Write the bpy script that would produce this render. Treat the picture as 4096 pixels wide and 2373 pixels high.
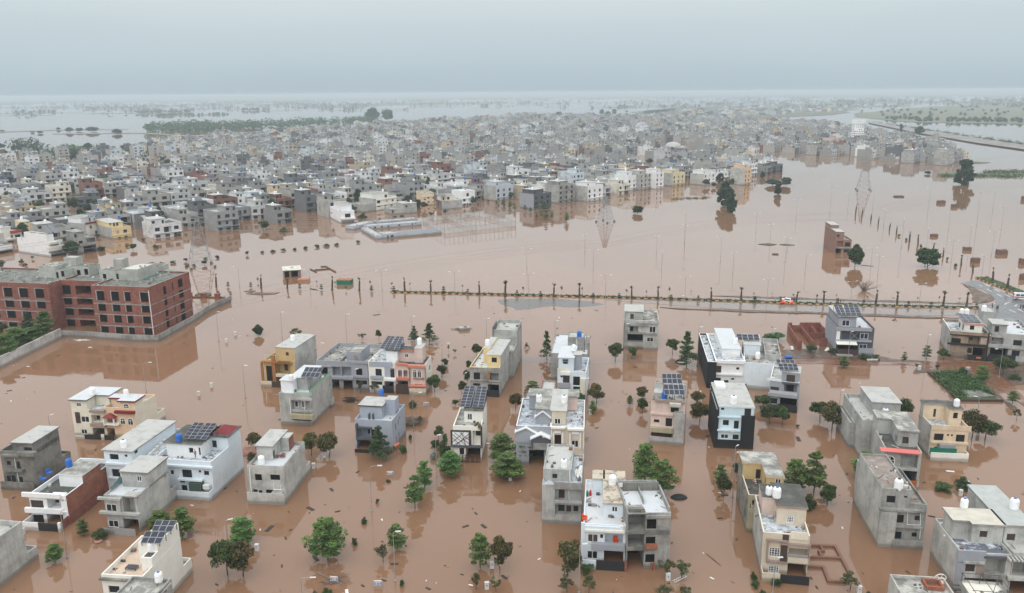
import bpy,math,random
from math import radians as rad,sin,cos,pi
from mathutils import Vector,Matrix
random.seed(7)
for o in list(bpy.data.objects): bpy.data.objects.remove(o)
sc=bpy.context.scene
COL=sc.collection
# ---------------------------------------------------------------- camera
FPX,CX,CY,CAMZ=3250.0,2048.0,1186.5,72.0
PITCH,ROLL=rad(14.1),rad(0.43)
CF=Vector((0,cos(PITCH),-sin(PITCH)));R0=Vector((1,0,0));U0=Vector((0,sin(PITCH),cos(PITCH)))
CR=R0*cos(ROLL) - U0*sin(ROLL);CU=U0*cos(ROLL) + R0*sin(ROLL)
CAM=Vector((0,0,CAMZ))
cd=bpy.data.cameras.new('camera');cam=bpy.data.objects.new('camera',cd);COL.objects.link(cam)
m=Matrix((CR,CU,-CF)).transposed().to_4x4();m.translation=CAM;cam.matrix_world=m
cd.sensor_width=36;cd.lens=36*FPX/4096;cd.clip_start=1;cd.clip_end=90000
sc.camera=cam
# ---------------------------------------------------------------- light
SUN_EL,SUN_AZ=rad(52),rad(200)      # azimuth clockwise from +Y
sl=bpy.data.lights.new('sun','SUN');sun=bpy.data.objects.new('sun',sl);COL.objects.link(sun)
sl.energy=1.15;sl.angle=rad(50);sl.color=(1,.97,.93)
d=Vector((sin(SUN_AZ)*cos(SUN_EL),cos(SUN_AZ)*cos(SUN_EL),sin(SUN_EL)))
sun.rotation_euler=d.to_track_quat('Z','Y').to_euler()
wd=bpy.data.worlds.new('World');sc.world=wd;wd.use_nodes=True
nt=wd.node_tree;N=nt.nodes;N.clear();Lk=nt.links.new
out=N.new('ShaderNodeOutputWorld');bg=N.new('ShaderNodeBackground');bg2=N.new('ShaderNodeBackground');mx=N.new('ShaderNodeMixShader')
sky=N.new('ShaderNodeTexSky');sky.sky_type='NISHITA';sky.sun_disc=False
sky.sun_elevation=SUN_EL;sky.sun_rotation=SUN_AZ;sky.dust_density=6;sky.air_density=1.5
bg.inputs[1].default_value=0.1;Lk(sky.outputs[0],bg.inputs[0])
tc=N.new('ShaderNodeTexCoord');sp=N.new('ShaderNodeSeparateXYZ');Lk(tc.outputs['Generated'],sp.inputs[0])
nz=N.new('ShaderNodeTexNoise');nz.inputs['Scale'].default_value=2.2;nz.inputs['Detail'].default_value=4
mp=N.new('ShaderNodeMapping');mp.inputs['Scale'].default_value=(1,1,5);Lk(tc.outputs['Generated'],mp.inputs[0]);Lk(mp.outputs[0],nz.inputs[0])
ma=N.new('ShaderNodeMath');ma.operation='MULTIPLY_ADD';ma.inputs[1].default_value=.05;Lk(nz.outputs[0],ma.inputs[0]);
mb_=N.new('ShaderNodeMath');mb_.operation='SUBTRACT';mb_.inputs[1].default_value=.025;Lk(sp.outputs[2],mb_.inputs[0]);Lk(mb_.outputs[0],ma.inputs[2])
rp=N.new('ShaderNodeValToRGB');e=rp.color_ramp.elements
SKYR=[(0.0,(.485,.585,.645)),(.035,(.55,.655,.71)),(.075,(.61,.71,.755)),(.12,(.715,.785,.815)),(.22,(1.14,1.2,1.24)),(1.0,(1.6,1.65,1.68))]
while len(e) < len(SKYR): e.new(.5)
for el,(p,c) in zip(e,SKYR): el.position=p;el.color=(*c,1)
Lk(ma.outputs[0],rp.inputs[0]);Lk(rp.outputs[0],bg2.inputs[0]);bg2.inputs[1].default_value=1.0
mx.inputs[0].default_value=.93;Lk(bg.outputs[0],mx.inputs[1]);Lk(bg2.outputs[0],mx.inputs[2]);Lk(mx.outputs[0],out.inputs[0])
sc.view_settings.view_transform='Standard';sc.view_settings.look='None';sc.view_settings.exposure=0;sc.view_settings.gamma=1
sc.render.engine='CYCLES'
try:
  sc.cycles.use_denoising=True;sc.cycles.denoiser='OPENIMAGEDENOISE'
except Exception: pass
sc.cycles.max_bounces=6;sc.cycles.diffuse_bounces=3;sc.cycles.glossy_bounces=3;sc.cycles.transmission_bounces=2
sc.cycles.transparent_max_bounces=8;sc.cycles.volume_bounces=0;sc.cycles.caustics_reflective=False
sc.cycles.use_adaptive_sampling=True;sc.cycles.adaptive_threshold=.02
# ---------------------------------------------------------------- picture -> place
CROPS={'P': (0,0,1),'R1': (0,900,2.434),'R2': (1000,900,2.434),'R3': (2000,900,2.434),'R4': (3000,900,2.299),
'R5': (0,1450,2.434),'R6': (1000,1250,2.434),'R7': (2000,1250,2.434),'R8': (3000,1150,2.299),'S1': (0,1850,2.791),
'S2': (900,1750,2.343),'S3': (1800,1750,2.343),'S4': (2700,1750,2.344),'S5': (3300,1600,1.888),'S6': (0,350,1.8),
'S7': (1300,350,1.8),'S8': (2600,350,1.684),'V2': (3300,2150,3.166),'V4': (0,1800,3.65),'V5': (1780,1480,3.042),
'V7': (1380,780,3.5),'V8': (0,820,4.846),'V6': (3700,1400,2.92),'O': (0,0,.6152),'K1': (3900,1120,11.23),'K2': (3080,1150,7.875),'K3': (3800,1180,4.868)}
def PX(crop,x,y):
  a,b,s=CROPS[crop];return a + x/s,b + y/s
def RAY(crop,x,y):
  px,py=PX(crop,x,y);return CF*FPX + CR*(px-CX) - CU*(py-CY)
def G(crop,x,y,z=0.0):
  r=RAY(crop,x,y);t=(z-CAMZ)/r.z;return CAM + r*t
def proj(p):
  q=Vector(p) - CAM;zc=q.dot(CF)
  return CX + FPX*q.dot(CR)/zc,CY - FPX*q.dot(CU)/zc
def HT(base,crop,x,y):            # height of a vertical line over base, seen at pixel row y
  lo,hi=0.0,80.0;ty=PX(crop,x,y)[1]
  for _ in range(40):
    mid=(lo+hi)/2
    if proj((base.x,base.y,mid))[1] > ty: lo=mid
    else: hi=mid
  return lo
# ---------------------------------------------------------------- mesh helper
class MB:
  def __init__(s): s.v=[];s.f=[];s.m=[];s.c=[]
  def quad(s,a,b,c,d,m=0,col=None):
    i=len(s.v);s.v += [tuple(a),tuple(b),tuple(c),tuple(d)];s.f.append((i,i+1,i+2,i+3));s.m.append(m);s.c.append(col)
  def poly(s,pts,m=0,col=None):
    i=len(s.v);s.v += [tuple(p) for p in pts];s.f.append(tuple(range(i,i+len(pts))));s.m.append(m);s.c.append(col)
  def hexa(s,P,m=0,top=None,col=None):     # P: 4 bottom, 4 top
    i=len(s.v);s.v += [tuple(p) for p in P]
    for f,mm in (((3,2,1,0),m),((4,5,6,7),m if top is None else top),((0,1,5,4),m),((1,2,6,5),m),((2,3,7,6),m),((3,0,4,7),m)):
      s.f.append(tuple(i+k for k in f));s.m.append(mm);s.c.append(col)
  def box(s,x0,x1,y0,y1,z0,z1,m=0,top=None,col=None):
    s.hexa([(x0,y0,z0),(x1,y0,z0),(x1,y1,z0),(x0,y1,z0),(x0,y0,z1),(x1,y0,z1),(x1,y1,z1),(x0,y1,z1)],m,top,col)
  def lathe(s,prof,n=12,c=(0,0,0),m=0,sx=1,sy=1):
    i=len(s.v)
    for r,z in prof:
      for k in range(n):
        a=2*pi*k/n;s.v.append((c[0]+r*cos(a)*sx,c[1]+r*sin(a)*sy,c[2]+z))
    for j in range(len(prof)-1):
      for k in range(n):
        s.f.append((i+j*n+k,i+j*n+(k+1) % n,i+(j+1)*n+(k+1) % n,i+(j+1)*n+k));s.m.append(m);s.c.append(None)
    s.f.append(tuple(i+(len(prof)-1)*n+k for k in range(n)));s.m.append(m);s.c.append(None)
  def tube(s,pts,rs,n=6,m=0,col=None):
    pts=[Vector(p) for p in pts];i0=len(s.v)
    if not isinstance(rs,(list,tuple)): rs=[rs]*len(pts)
    for j,p in enumerate(pts):
      t=(pts[min(j+1,len(pts)-1)] - pts[max(j-1,0)]).normalized()
      a=t.orthogonal().normalized() if abs(t.z) < .99 else Vector((1,0,0));b=t.cross(a).normalized();a=b.cross(t)
      for k in range(n):
        an=2*pi*k/n;s.v.append(tuple(p + a*(rs[j]*cos(an)) + b*(rs[j]*sin(an))))
    for j in range(len(pts)-1):
      for k in range(n):
        s.f.append((i0+j*n+k,i0+j*n+(k+1) % n,i0+(j+1)*n+(k+1) % n,i0+(j+1)*n+k));s.m.append(m);s.c.append(col)
    s.f.append(tuple(i0+(len(pts)-1)*n+k for k in range(n)));s.m.append(m);s.c.append(col)
    s.f.append(tuple(i0+n-1-k for k in range(n)));s.m.append(m);s.c.append(col)
  def mesh(s,name,mats):
    me=bpy.data.meshes.new(name);me.from_pydata(s.v,[],s.f)
    if not isinstance(mats,(list,tuple)): mats=[mats]
    for x in mats: me.materials.append(x)
    if any(s.m): me.polygons.foreach_set('material_index',s.m)
    if any(c is not None for c in s.c):
      at=me.color_attributes.new('tint','FLOAT_COLOR','CORNER');buf=[]
      for f,c in zip(s.f,s.c): buf += list(c or (1,1,1,1))*len(f)
      at.data.foreach_set('color',buf)
    me.update();return me
  def build(s,name,mats,parent=None):
    return link(name,s.mesh(name,mats),parent)
def link(name,me,parent=None,loc=None,rz=0):
  o=bpy.data.objects.new(name,me);COL.objects.link(o)
  if parent is not None: o.parent=parent
  if loc is not None: o.location=loc
  if rz: o.rotation_euler=(0,0,rz)
  return o
def tag(o,label=None,cat=None,group=None,kind=None):
  if label: o['label']=label
  if cat: o['category']=cat
  if group: o['group']=group
  if kind: o['kind']=kind
  return o
def empty(name,loc,rz=0,label=None,cat=None,group=None):
  o=link(name,None,None,loc,rz);o.empty_display_size=.3
  return tag(o,label,cat,group)
def dup(root,loc,rz=0,scale=None,label=None,group=None):
  r=root.copy();COL.objects.link(r);r.location=loc;r.rotation_euler=(0,0,rz)
  if scale is not None: r.scale=scale
  if label: r['label']=label
  if group: r['group']=group
  for ch in root.children:
    c=ch.copy();COL.objects.link(c);c.parent=r
    for g in ch.children:
      d=g.copy();COL.objects.link(d);d.parent=c
  return r
# ---------------------------------------------------------------- materials
MATS={}
def newmat(name):
  m=bpy.data.materials.new(name);m.use_nodes=True;t=m.node_tree;b=t.nodes['Principled BSDF'];return m,t,b
def mixc(t,fac,a,b,mode='MIX'):
  n=t.nodes.new('ShaderNodeMix');n.data_type='RGBA';n.blend_type=mode
  for sock,val in ((n.inputs[0],fac),(n.inputs[6],a),(n.inputs[7],b)):
    if isinstance(val,bpy.types.NodeSocket): t.links.new(val,sock)
    elif isinstance(val,(int,float)): sock.default_value=val
    else: sock.default_value=(*val,1) if len(val) == 3 else val
  return n.outputs[2]
def ramp(t,sock,stops):
  r=t.nodes.new('ShaderNodeValToRGB');e=r.color_ramp.elements
  while len(e) < len(stops): e.new(.5)
  for el,(p,c) in zip(e,stops):
    el.position=p;el.color=(c,c,c,1) if isinstance(c,(int,float)) else (*c,1)
  t.links.new(sock,r.inputs[0]);return r.outputs[0]
def noise(t,vec,scale,detail=4,rough=.6,sc3=None):
  if sc3:
    mp=t.nodes.new('ShaderNodeMapping');mp.inputs['Scale'].default_value=sc3;t.links.new(vec,mp.inputs[0]);vec=mp.outputs[0]
  n=t.nodes.new('ShaderNodeTexNoise');n.inputs['Scale'].default_value=scale;n.inputs['Detail'].default_value=detail;n.inputs['Roughness'].default_value=rough
  t.links.new(vec,n.inputs['Vector']);return n.outputs[0]
def pos(t): return t.nodes.new('ShaderNodeNewGeometry').outputs['Position']
def math_(t,op,a,b=None,clamp=False):
  n=t.nodes.new('ShaderNodeMath');n.operation=op;n.use_clamp=clamp
  for i,v in enumerate((a,b)):
    if v is None: continue
    if isinstance(v,bpy.types.NodeSocket): t.links.new(v,n.inputs[i])
    else: n.inputs[i].default_value=v
  return n.outputs[0]
def plain(key,col,rough=.7,metal=0,spec=.4):
  if key in MATS: return MATS[key]
  m,t,b=newmat(key);p=pos(t)
  c=mixc(t,ramp(t,noise(t,p,.9,5),[(.35,0),(.7,.35)]),col,tuple(x*.7 for x in col))
  t.links.new(c,b.inputs['Base Color']);b.inputs['Roughness'].default_value=rough;b.inputs['Metallic'].default_value=metal
  b.inputs['Specular IOR Level'].default_value=spec;MATS[key]=m;return m
def wallmat(key,col,stain=.5,dirt=None,tide=True):
  if key in MATS: return MATS[key]
  m,t,b=newmat(key);p=pos(t);dk=tuple(x*.72 for x in dirt) if dirt else tuple(x*.4 for x in col)
  blot=ramp(t,noise(t,p,.3,7,.72),[(.42,0),(.66,1)])
  strk=ramp(t,noise(t,p,1.0,5,.7,(1.7,1.7,.16)),[(.45,0),(.75,1)])
  fine=ramp(t,noise(t,p,3.5,3,.6),[(.3,.0),(.8,.5)])
  f=math_(t,'MULTIPLY',math_(t,'ADD',math_(t,'MULTIPLY',blot,.75),math_(t,'ADD',math_(t,'MULTIPLY',strk,.4),math_(t,'MULTIPLY',fine,.25))),stain,True)
  c=mixc(t,f,col,dk)
  if tide:                                   # silt mark the flood left above the water
    sx=t.nodes.new('ShaderNodeSeparateXYZ');t.links.new(p,sx.inputs[0])
    zz=math_(t,'SUBTRACT',sx.outputs[2],math_(t,'MULTIPLY',noise(t,p,.5,3),.5))
    c=mixc(t,ramp(t,zz,[(.2,.8),(.62,0)]),c,tuple(x*.32 + y for x,y in zip(col,(.03,.022,.015))))
  t.links.new(c,b.inputs['Base Color']);b.inputs['Roughness'].default_value=.85;b.inputs['Specular IOR Level'].default_value=.25
  MATS[key]=m;return m
def brickmat(key,c1,c2,c3):
  m,t,b=newmat(key);p=pos(t)
  sx=t.nodes.new('ShaderNodeSeparateXYZ');t.links.new(p,sx.inputs[0])
  cb=t.nodes.new('ShaderNodeCombineXYZ');t.links.new(math_(t,'ADD',sx.outputs[0],math_(t,'MULTIPLY',sx.outputs[1],.8)),cb.inputs[0]);t.links.new(sx.outputs[2],cb.inputs[1])
  br=t.nodes.new('ShaderNodeTexBrick');br.inputs['Scale'].default_value=1;br.inputs['Brick Width'].default_value=.5;br.inputs['Row Height'].default_value=.17
  br.inputs['Mortar Size'].default_value=.018;br.inputs['Color1'].default_value=(*c1,1);br.inputs['Color2'].default_value=(*c2,1);br.inputs['Mortar'].default_value=(.26,.21,.18,1)
  t.links.new(cb.outputs[0],br.inputs['Vector'])
  c=mixc(t,ramp(t,noise(t,p,.5,5,.65),[(.4,0),(.7,.75)]),br.outputs[0],c3)
  c=mixc(t,ramp(t,noise(t,p,2.2,2,.5),[(.62,0),(.72,.6)]),c,(.42,.17,.085))
  c=mixc(t,ramp(t,noise(t,p,.8,5,.7,(1.3,1.3,.2)),[(.52,0),(.82,.4)]),c,(.27,.2,.165))
  t.links.new(c,b.inputs['Base Color']);b.inputs['Roughness'].default_value=.9;b.inputs['Specular IOR Level'].default_value=.2
  MATS[key]=m;return m
def roofmat(key,a,bcol,ccol=None,lo=.42,hi=.62,tiles=False):
  m,t,b=newmat(key);p=pos(t)
  f=ramp(t,noise(t,p,.55,7,.7),[(lo,0),(hi,1)])
  if tiles:
    v=t.nodes.new('ShaderNodeTexVoronoi');v.distance='CHEBYCHEV';v.inputs['Scale'].default_value=1.6;t.links.new(p,v.inputs['Vector'])
    sx=t.nodes.new('ShaderNodeSeparateColor');t.links.new(v.outputs['Color'],sx.inputs[0])
    f=math_(t,'MULTIPLY_ADD',f,.5);t.nodes[-1].inputs[2].default_value=0
    f=math_(t,'ADD',f,math_(t,'MULTIPLY',sx.outputs[0],.6),True)
  c=mixc(t,f,a,bcol)
  if ccol: c=mixc(t,ramp(t,noise(t,p,.23,5,.6),[(.5,0),(.68,.85)]),c,ccol)
  c=mixc(t,ramp(t,noise(t,p,4,3,.7),[(.55,0),(.75,.45)]),c,tuple(x*.5 for x in a))
  t.links.new(c,b.inputs['Base Color']);b.inputs['Roughness'].default_value=.8;b.inputs['Specular IOR Level'].default_value=.3
  MATS[key]=m;return m
# walls
wallmat('conc',(.36,.355,.335),.85,(.14,.137,.125));wallmat('conc2',(.44,.44,.42),.75,(.2,.2,.185));wallmat('dconc',(.235,.228,.205),.9,(.09,.087,.078))
wallmat('lconc',(.52,.52,.49),.75,(.24,.235,.21));wallmat('white',(.80,.81,.81),.25,(.4,.41,.41));wallmat('cream',(.74,.70,.58),.35,(.4,.37,.3))
wallmat('warmwhite',(.80,.785,.72),.22,(.42,.4,.34));wallmat('peach',(.72,.53,.36),.35,(.4,.28,.19));wallmat('pinkw',(.66,.52,.46),.4,(.38,.29,.25))
wallmat('bluew',(.68,.745,.79),.28,(.38,.43,.47));wallmat('ltblue',(.58,.72,.78),.25,(.33,.42,.46));wallmat('grey',(.33,.345,.38),.3,(.2,.21,.23))
wallmat('bluegrey',(.36,.39,.45),.2,(.24,.26,.3));wallmat('dkgrey',(.105,.11,.125),.4,(.05,.053,.06));wallmat('black',(.017,.018,.021),.5,(.03,.03,.032))
wallmat('tan',(.55,.41,.21),.3,(.33,.24,.12));wallmat('yellow',(.76,.60,.33),.35,(.45,.34,.18));wallmat('beige',(.62,.54,.43),.35,(.36,.31,.24))
wallmat('mossy',(.30,.29,.25),1.0,(.05,.05,.045));wallmat('olive',(.40,.36,.24),.6,(.2,.18,.11));wallmat('mauve',(.34,.26,.22),.5,(.2,.15,.13))
wallmat('pattern',(.36,.27,.2),.7,(.12,.085,.065))
brickmat('brick',(.225,.062,.042),(.285,.085,.055),(.15,.05,.038));brickmat('rbrick',(.30,.085,.045),(.36,.12,.06),(.16,.07,.05));brickmat('pbrick',(.26,.14,.11),(.30,.17,.13),(.24,.15,.125))
# roofs
roofmat('rconc',(.20,.195,.175),(.42,.415,.385));roofmat('rpale',(.44,.44,.415),(.25,.245,.225),lo=.5,hi=.75);roofmat('rdark',(.07,.07,.062),(.17,.165,.145),lo=.45,hi=.75)
roofmat('rtile',(.20,.225,.26),(.62,.66,.69),tiles=True);roofmat('rwhite',(.54,.565,.585),(.34,.355,.37),lo=.55,hi=.8);roofmat('rtan',(.60,.47,.37),(.45,.34,.27),lo=.4,hi=.7)
roofmat('rgrav',(.50,.44,.35),(.2,.17,.13),lo=.5,hi=.6);roofmat('rspot',(.22,.215,.195),(.45,.44,.40),(.10,.10,.09),lo=.45,hi=.57)
# trim & things
plain('glass',(.014,.017,.02),.3,0,.35);plain('hole_shade',(.012,.011,.011),.9,0,.1);plain('frame',(.75,.75,.74),.5);plain('dframe',(.05,.045,.042),.6)  # the hole material's near-black stands in for shade inside open, unglazed openings
plain('door',(.055,.033,.025),.6);plain('ddoor',(.022,.021,.022),.6);plain('gate',(.022,.023,.027),.5);plain('redtile',(.20,.018,.022),.55);plain('salmon',(.62,.2,.13),.6)
plain('orange',(.60,.17,.085),.6);plain('wood',(.33,.15,.05),.6);plain('brownp',(.06,.04,.033),.6);plain('greennet',(.01,.16,.105),.8);plain('greenp',(.05,.085,.07),.6)
plain('awning',(.72,.70,.62),.7);plain('metal',(.36,.37,.38),.45,.3);plain('dmetal',(.07,.072,.08),.5);plain('teal',(.16,.28,.31),.7);plain('tankw',(.86,.87,.87),.35)
plain('tankb',(.02,.14,.50),.35);plain('capblue',(.02,.12,.5),.4);plain('capblack',(.02,.02,.022),.5);plain('ac',(.7,.7,.67),.5);plain('glassgreen',(.33,.5,.36),.25,0,.5)
plain('rpink',(.62,.30,.25),.7);plain('kerbdirt',(.05,.045,.04),.9);plain('orangev',(.75,.10,.025),.7);plain('redp',(.45,.02,.02),.6);plain('cloth',(.72,.71,.68),.85)
plain('silt',(.11,.07,.05),.8);plain('darkmud',(.045,.036,.03),.7);plain('bark',(.10,.075,.055),.9);plain('barkl',(.2,.16,.13),.9);plain('skin',(.24,.13,.085),.6);plain('blackc',(.015,.015,.018),.8)
plain('trous',(.035,.037,.045),.8);plain('hair',(.01,.009,.009),.7);plain('sblue',(.012,.08,.36),.5);plain('swhite',(.8,.8,.8),.5);plain('sorange',(.75,.45,.15),.5);plain('ceramic',(.55,.28,.22),.6)
def solarmat():
  m,t,b=newmat('solar');p=pos(t)
  c=mixc(t,noise(t,p,1.1,2),(.017,.021,.036),(.032,.038,.06));t.links.new(c,b.inputs['Base Color']);b.inputs['Roughness'].default_value=.28;b.inputs['Specular IOR Level'].default_value=.35
  MATS['solar']=m
solarmat()
def M(k): return MATS[k] if isinstance(k,str) else k
# ================================================================ water, ground, haze
def watermat():
  m,t,b=newmat('floodwater');p=pos(t)
  c=mixc(t,ramp(t,noise(t,p,.012,5,.6,(1,.45,1)),[(.35,0),(.7,1)]),WATC1,WATC2)
  t.links.new(c,b.inputs['Base Color']);b.inputs['IOR'].default_value=1.46;b.inputs['Specular IOR Level'].default_value=.5
  t.links.new(ramp(t,noise(t,p,.02,4,.6),[(.35,.025),(.7,.05)]),b.inputs['Roughness'])
  bp=t.nodes.new('ShaderNodeBump');bp.inputs['Strength'].default_value=.05;bp.inputs['Distance'].default_value=.12
  t.links.new(math_(t,'ADD',noise(t,p,.45,2,.5),math_(t,'MULTIPLY',noise(t,p,2.2,2,.5),.12)),bp.inputs['Height']);t.links.new(bp.outputs[0],b.inputs['Normal'])
  return m
WATC1,WATC2=(.205,.112,.064),(.245,.138,.082)
mb=MB();mb.quad((-26000,-800,0),(26000,-800,0),(26000,27000,0),(-26000,27000,0))
water=tag(mb.build('water',watermat()),'brown silty floodwater spread over the whole plain','water',kind='structure')
def hazebox():
  m=bpy.data.materials.new('haze');m.use_nodes=True;t=m.node_tree;t.nodes.clear()
  o=t.nodes.new('ShaderNodeOutputMaterial');v=t.nodes.new('ShaderNodeVolumePrincipled')
  v.inputs['Color'].default_value=(*HAZEC,1);v.inputs['Density'].default_value=HAZED;v.inputs['Anisotropy'].default_value=0
  t.links.new(v.outputs[0],o.inputs['Volume'])
  mb=MB();mb.box(-27000,27000,-900,28000,-3,76);h=mb.build('haze',m);h.display_type='WIRE'
  tag(h,'pale grey rain haze hanging over the flooded plain','haze',kind='stuff')
HAZED,HAZEC=.00019,(.80,.895,.945)
hazebox()
def flat(name,crop,pts,z,mat,kind='structure',jag=0.0,label=None,cat=None,seed=1,step=3.0):
  rnd=random.Random(seed);P=[G(crop,*q,z) for q in pts];Q=[]
  for a,b in zip(P,P[1:]+P[:1]):
    n=max(1,int((b-a).length/step)) if jag else 1;d=(b-a).normalized();nn=Vector((-d.y,d.x,0))
    for k in range(n):
      q=a.lerp(b,k/n);Q.append(q + nn*rnd.uniform(-jag,jag)*(k > 0))
  mb=MB();mb.poly([(q.x,q.y,z) for q in Q]);i=list(range(len(Q)))
  mb.v += [(q.x,q.y,z-.25) for q in Q]
  for k in i: mb.f.append((k,(k+1) % len(Q),len(Q)+(k+1) % len(Q),len(Q)+k));mb.m.append(0);mb.c.append(None)
  return tag(mb.build(name,M(mat)),label,cat,kind=kind)
def wetmat(key,c1,c2,lo=.4,hi=.62,rough=(.12,.5),sc_=.18,spec=.5):
  m,t,b=newmat(key);p=pos(t);f=ramp(t,noise(t,p,sc_,6,.65),[(lo,0),(hi,1)])
  t.links.new(mixc(t,f,c1,c2),b.inputs['Base Color']);t.links.new(ramp(t,f,[(0,rough[0]),(1,rough[1])]),b.inputs['Roughness'])
  bp=t.nodes.new('ShaderNodeBump');bp.inputs['Strength'].default_value=.15;t.links.new(noise(t,p,1.5,4),bp.inputs['Height']);t.links.new(bp.outputs[0],b.inputs['Normal'])
  b.inputs['Specular IOR Level'].default_value=spec;MATS[key]=m
wetmat('asphalt',(.10,.10,.105),(.15,.15,.155),rough=(.25,.5));wetmat('wetroad',(.15,.11,.085),(.21,.16,.13),rough=(.08,.3));wetmat('mud',(.20,.085,.045),(.12,.06,.036),rough=(.14,.5),sc_=.3)
wetmat('darksoil',(.06,.04,.03),(.12,.075,.05),rough=(.25,.9),sc_=.4);wetmat('weedsoil',(.035,.06,.02),(.06,.055,.03),rough=(.6,.9),sc_=.5);wetmat('rubble',(.17,.125,.095),(.085,.06,.045),rough=(.6,.9),sc_=.6)
wetmat('shallow',(.22,.145,.105),(.17,.125,.10),rough=(.04,.12),sc_=.05)
# --- the embanked boulevard, its median and the junction at the right
flat('road','P',[(2440,1196),(2700,1196),(3000,1192),(3300,1196),(3600,1201),(3860,1210),(3960,1218),(4020,1240),(3640,1236),(3000,1211),(2560,1198)],.05,'wetroad',jag=.5,label='wet far carriageway behind the kerbed median',cat='road')
flat('road','P',[(2420,1200),(2800,1206),(3200,1222),(3600,1237),(3960,1246),(3990,1262),(3700,1262),(3300,1250),(2980,1239),(2700,1222)],.05,'wetroad',jag=.4,label='shallowly flooded carriageway in front of the kerbed median',cat='road',seed=2)
flat('road','P',[(3842,1134),(3905,1120),(4000,1163),(4100,1205),(4180,1240),(4180,1345),(3975,1296),(3960,1262),(3950,1222),(3985,1205),(3977,1190),(3930,1158)],.075,'asphalt',jag=.2,label='grey asphalt junction where the two boulevards meet',cat='road',seed=3)
flat('verge','P',[(2640,1228),(2960,1240),(3300,1250),(3600,1262),(3880,1272),(3880,1277),(3560,1267),(3300,1257),(2960,1247),(2700,1235)],.18,'darksoil',jag=.6,label='dark earth verge along the flooded carriageway',cat='verge',seed=4)
flat('verge','P',[(2850,1183),(3100,1188),(3400,1198),(3700,1206),(3890,1213),(3890,1216),(3600,1208),(3300,1200),(3000,1191)],.16,'rubble',jag=.7,label='thin muddy bank along the far carriageway',cat='verge',seed=5)
flat('traffic_island','P',[(3852,1135),(3900,1152),(3945,1174),(3975,1188),(3978,1198),(3955,1207),(3915,1212),(3890,1208),(3893,1185),(3880,1160)],.2,'rubble',jag=.6,label='brown rubble-strewn corner island inside the junction curve',cat='traffic island',seed=6)
flat('verge','P',[(3995,1283),(4060,1290),(4180,1312),(4180,1330),(4060,1313),(4000,1296)],.22,'weedsoil',jag=.5,label='grassy verge below the asphalt junction',cat='verge',seed=7)
# lane dashes and curved strokes
mb=MB()
def dash(a,b,w=.22):
  A,B=G('K1',*a,.088),G('K1',*b,.088);d=(B-A).normalized();n=Vector((-d.y,d.x,0))*w
  mb.quad(A-n,B-n,B+n,A+n)
for a,b in (((220,240),(320,290)),((545,400),(740,520)),((890,405),(1110,530)),((990,630),(1190,745)),((1340,645),(1570,755)),((640,220),(690,280)),((1330,1110),(1410,1050)),((1410,1050),(1540,1015)),((1790,1185),(1890,1115)),((1540,1340),(1830,1460)),((1920,1310),(2190,1440)),((480,205),(650,295)),((850,1075),(900,1045))): dash(a,b)
tag(mb.build('road_markings',plain('paint',(.55,.55,.53),.7)),'worn white lane dashes on the asphalt junction','road markings',kind='structure')
# --- median with painted kerb
def kerbmat():
  m,t,b=newmat('kerb');tcn=t.nodes.new('ShaderNodeTexCoord');sx=t.nodes.new('ShaderNodeSeparateXYZ');t.links.new(tcn.outputs['Object'],sx.inputs[0])
  w=math_(t,'FRACT',math_(t,'DIVIDE',sx.outputs[0],2.6));s=ramp(t,w,[(.5,0),(.52,1)])
  t.links.new(mixc(t,s,(.52,.33,.15),(.03,.028,.026)),b.inputs['Base Color']);MATS['kerb']=m
kerbmat()
def median(pts,name,label,w=1.6,hk=.45,z=0):
  for (a,b) in zip(pts,pts[1:]):
    A,B=G('P',*a),G('P',*b);d=B-A;L=d.length;rz=math.atan2(d.y,d.x)
    o=tag(link(name,None,None,(A.x,A.y,0),rz),label,'kerb',kind='structure')
    k=MB();k.box(0,L+.05,0,w,-.3,hk);kk=k.build('kerb',M('kerb'),o);kk['kind']='structure'
    h=MB();rnd=random.Random(int(L));h.box(0,L,.14,w-.14,hk,hk+.06)
    n=int(L*3)
    for i in range(n):
      x,y,s=rnd.uniform(0,L),rnd.uniform(.2,w-.2),rnd.uniform(.1,.24)
      h.lathe([(s,0),(s*1.1,s),(s*.5,s*1.7)],5,(x,y,hk+.04))
    hh=h.build('ground_cover',M('hedge'),o);hh['kind']='stuff'
m_,t_,b_=newmat('hedge');p_=pos(t_);t_.links.new(mixc(t_,noise(t_,p_,1.2,4),(.03,.05,.016),(.07,.085,.03)),b_.inputs['Base Color']);b_.inputs['Roughness'].default_value=.9;MATS['hedge']=m_
median([(1560,1171),(2000,1182),(2400,1191),(2800,1203),(3200,1217),(3600,1229),(3950,1236)],'median','black and yellow kerbed planted median between the carriageways',hk=.34)
median([(3900,1112),(3960,1136),(4060,1176)],'median','black and yellow kerbed grass strip along the right boulevard',w=5,hk=.4)
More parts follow.
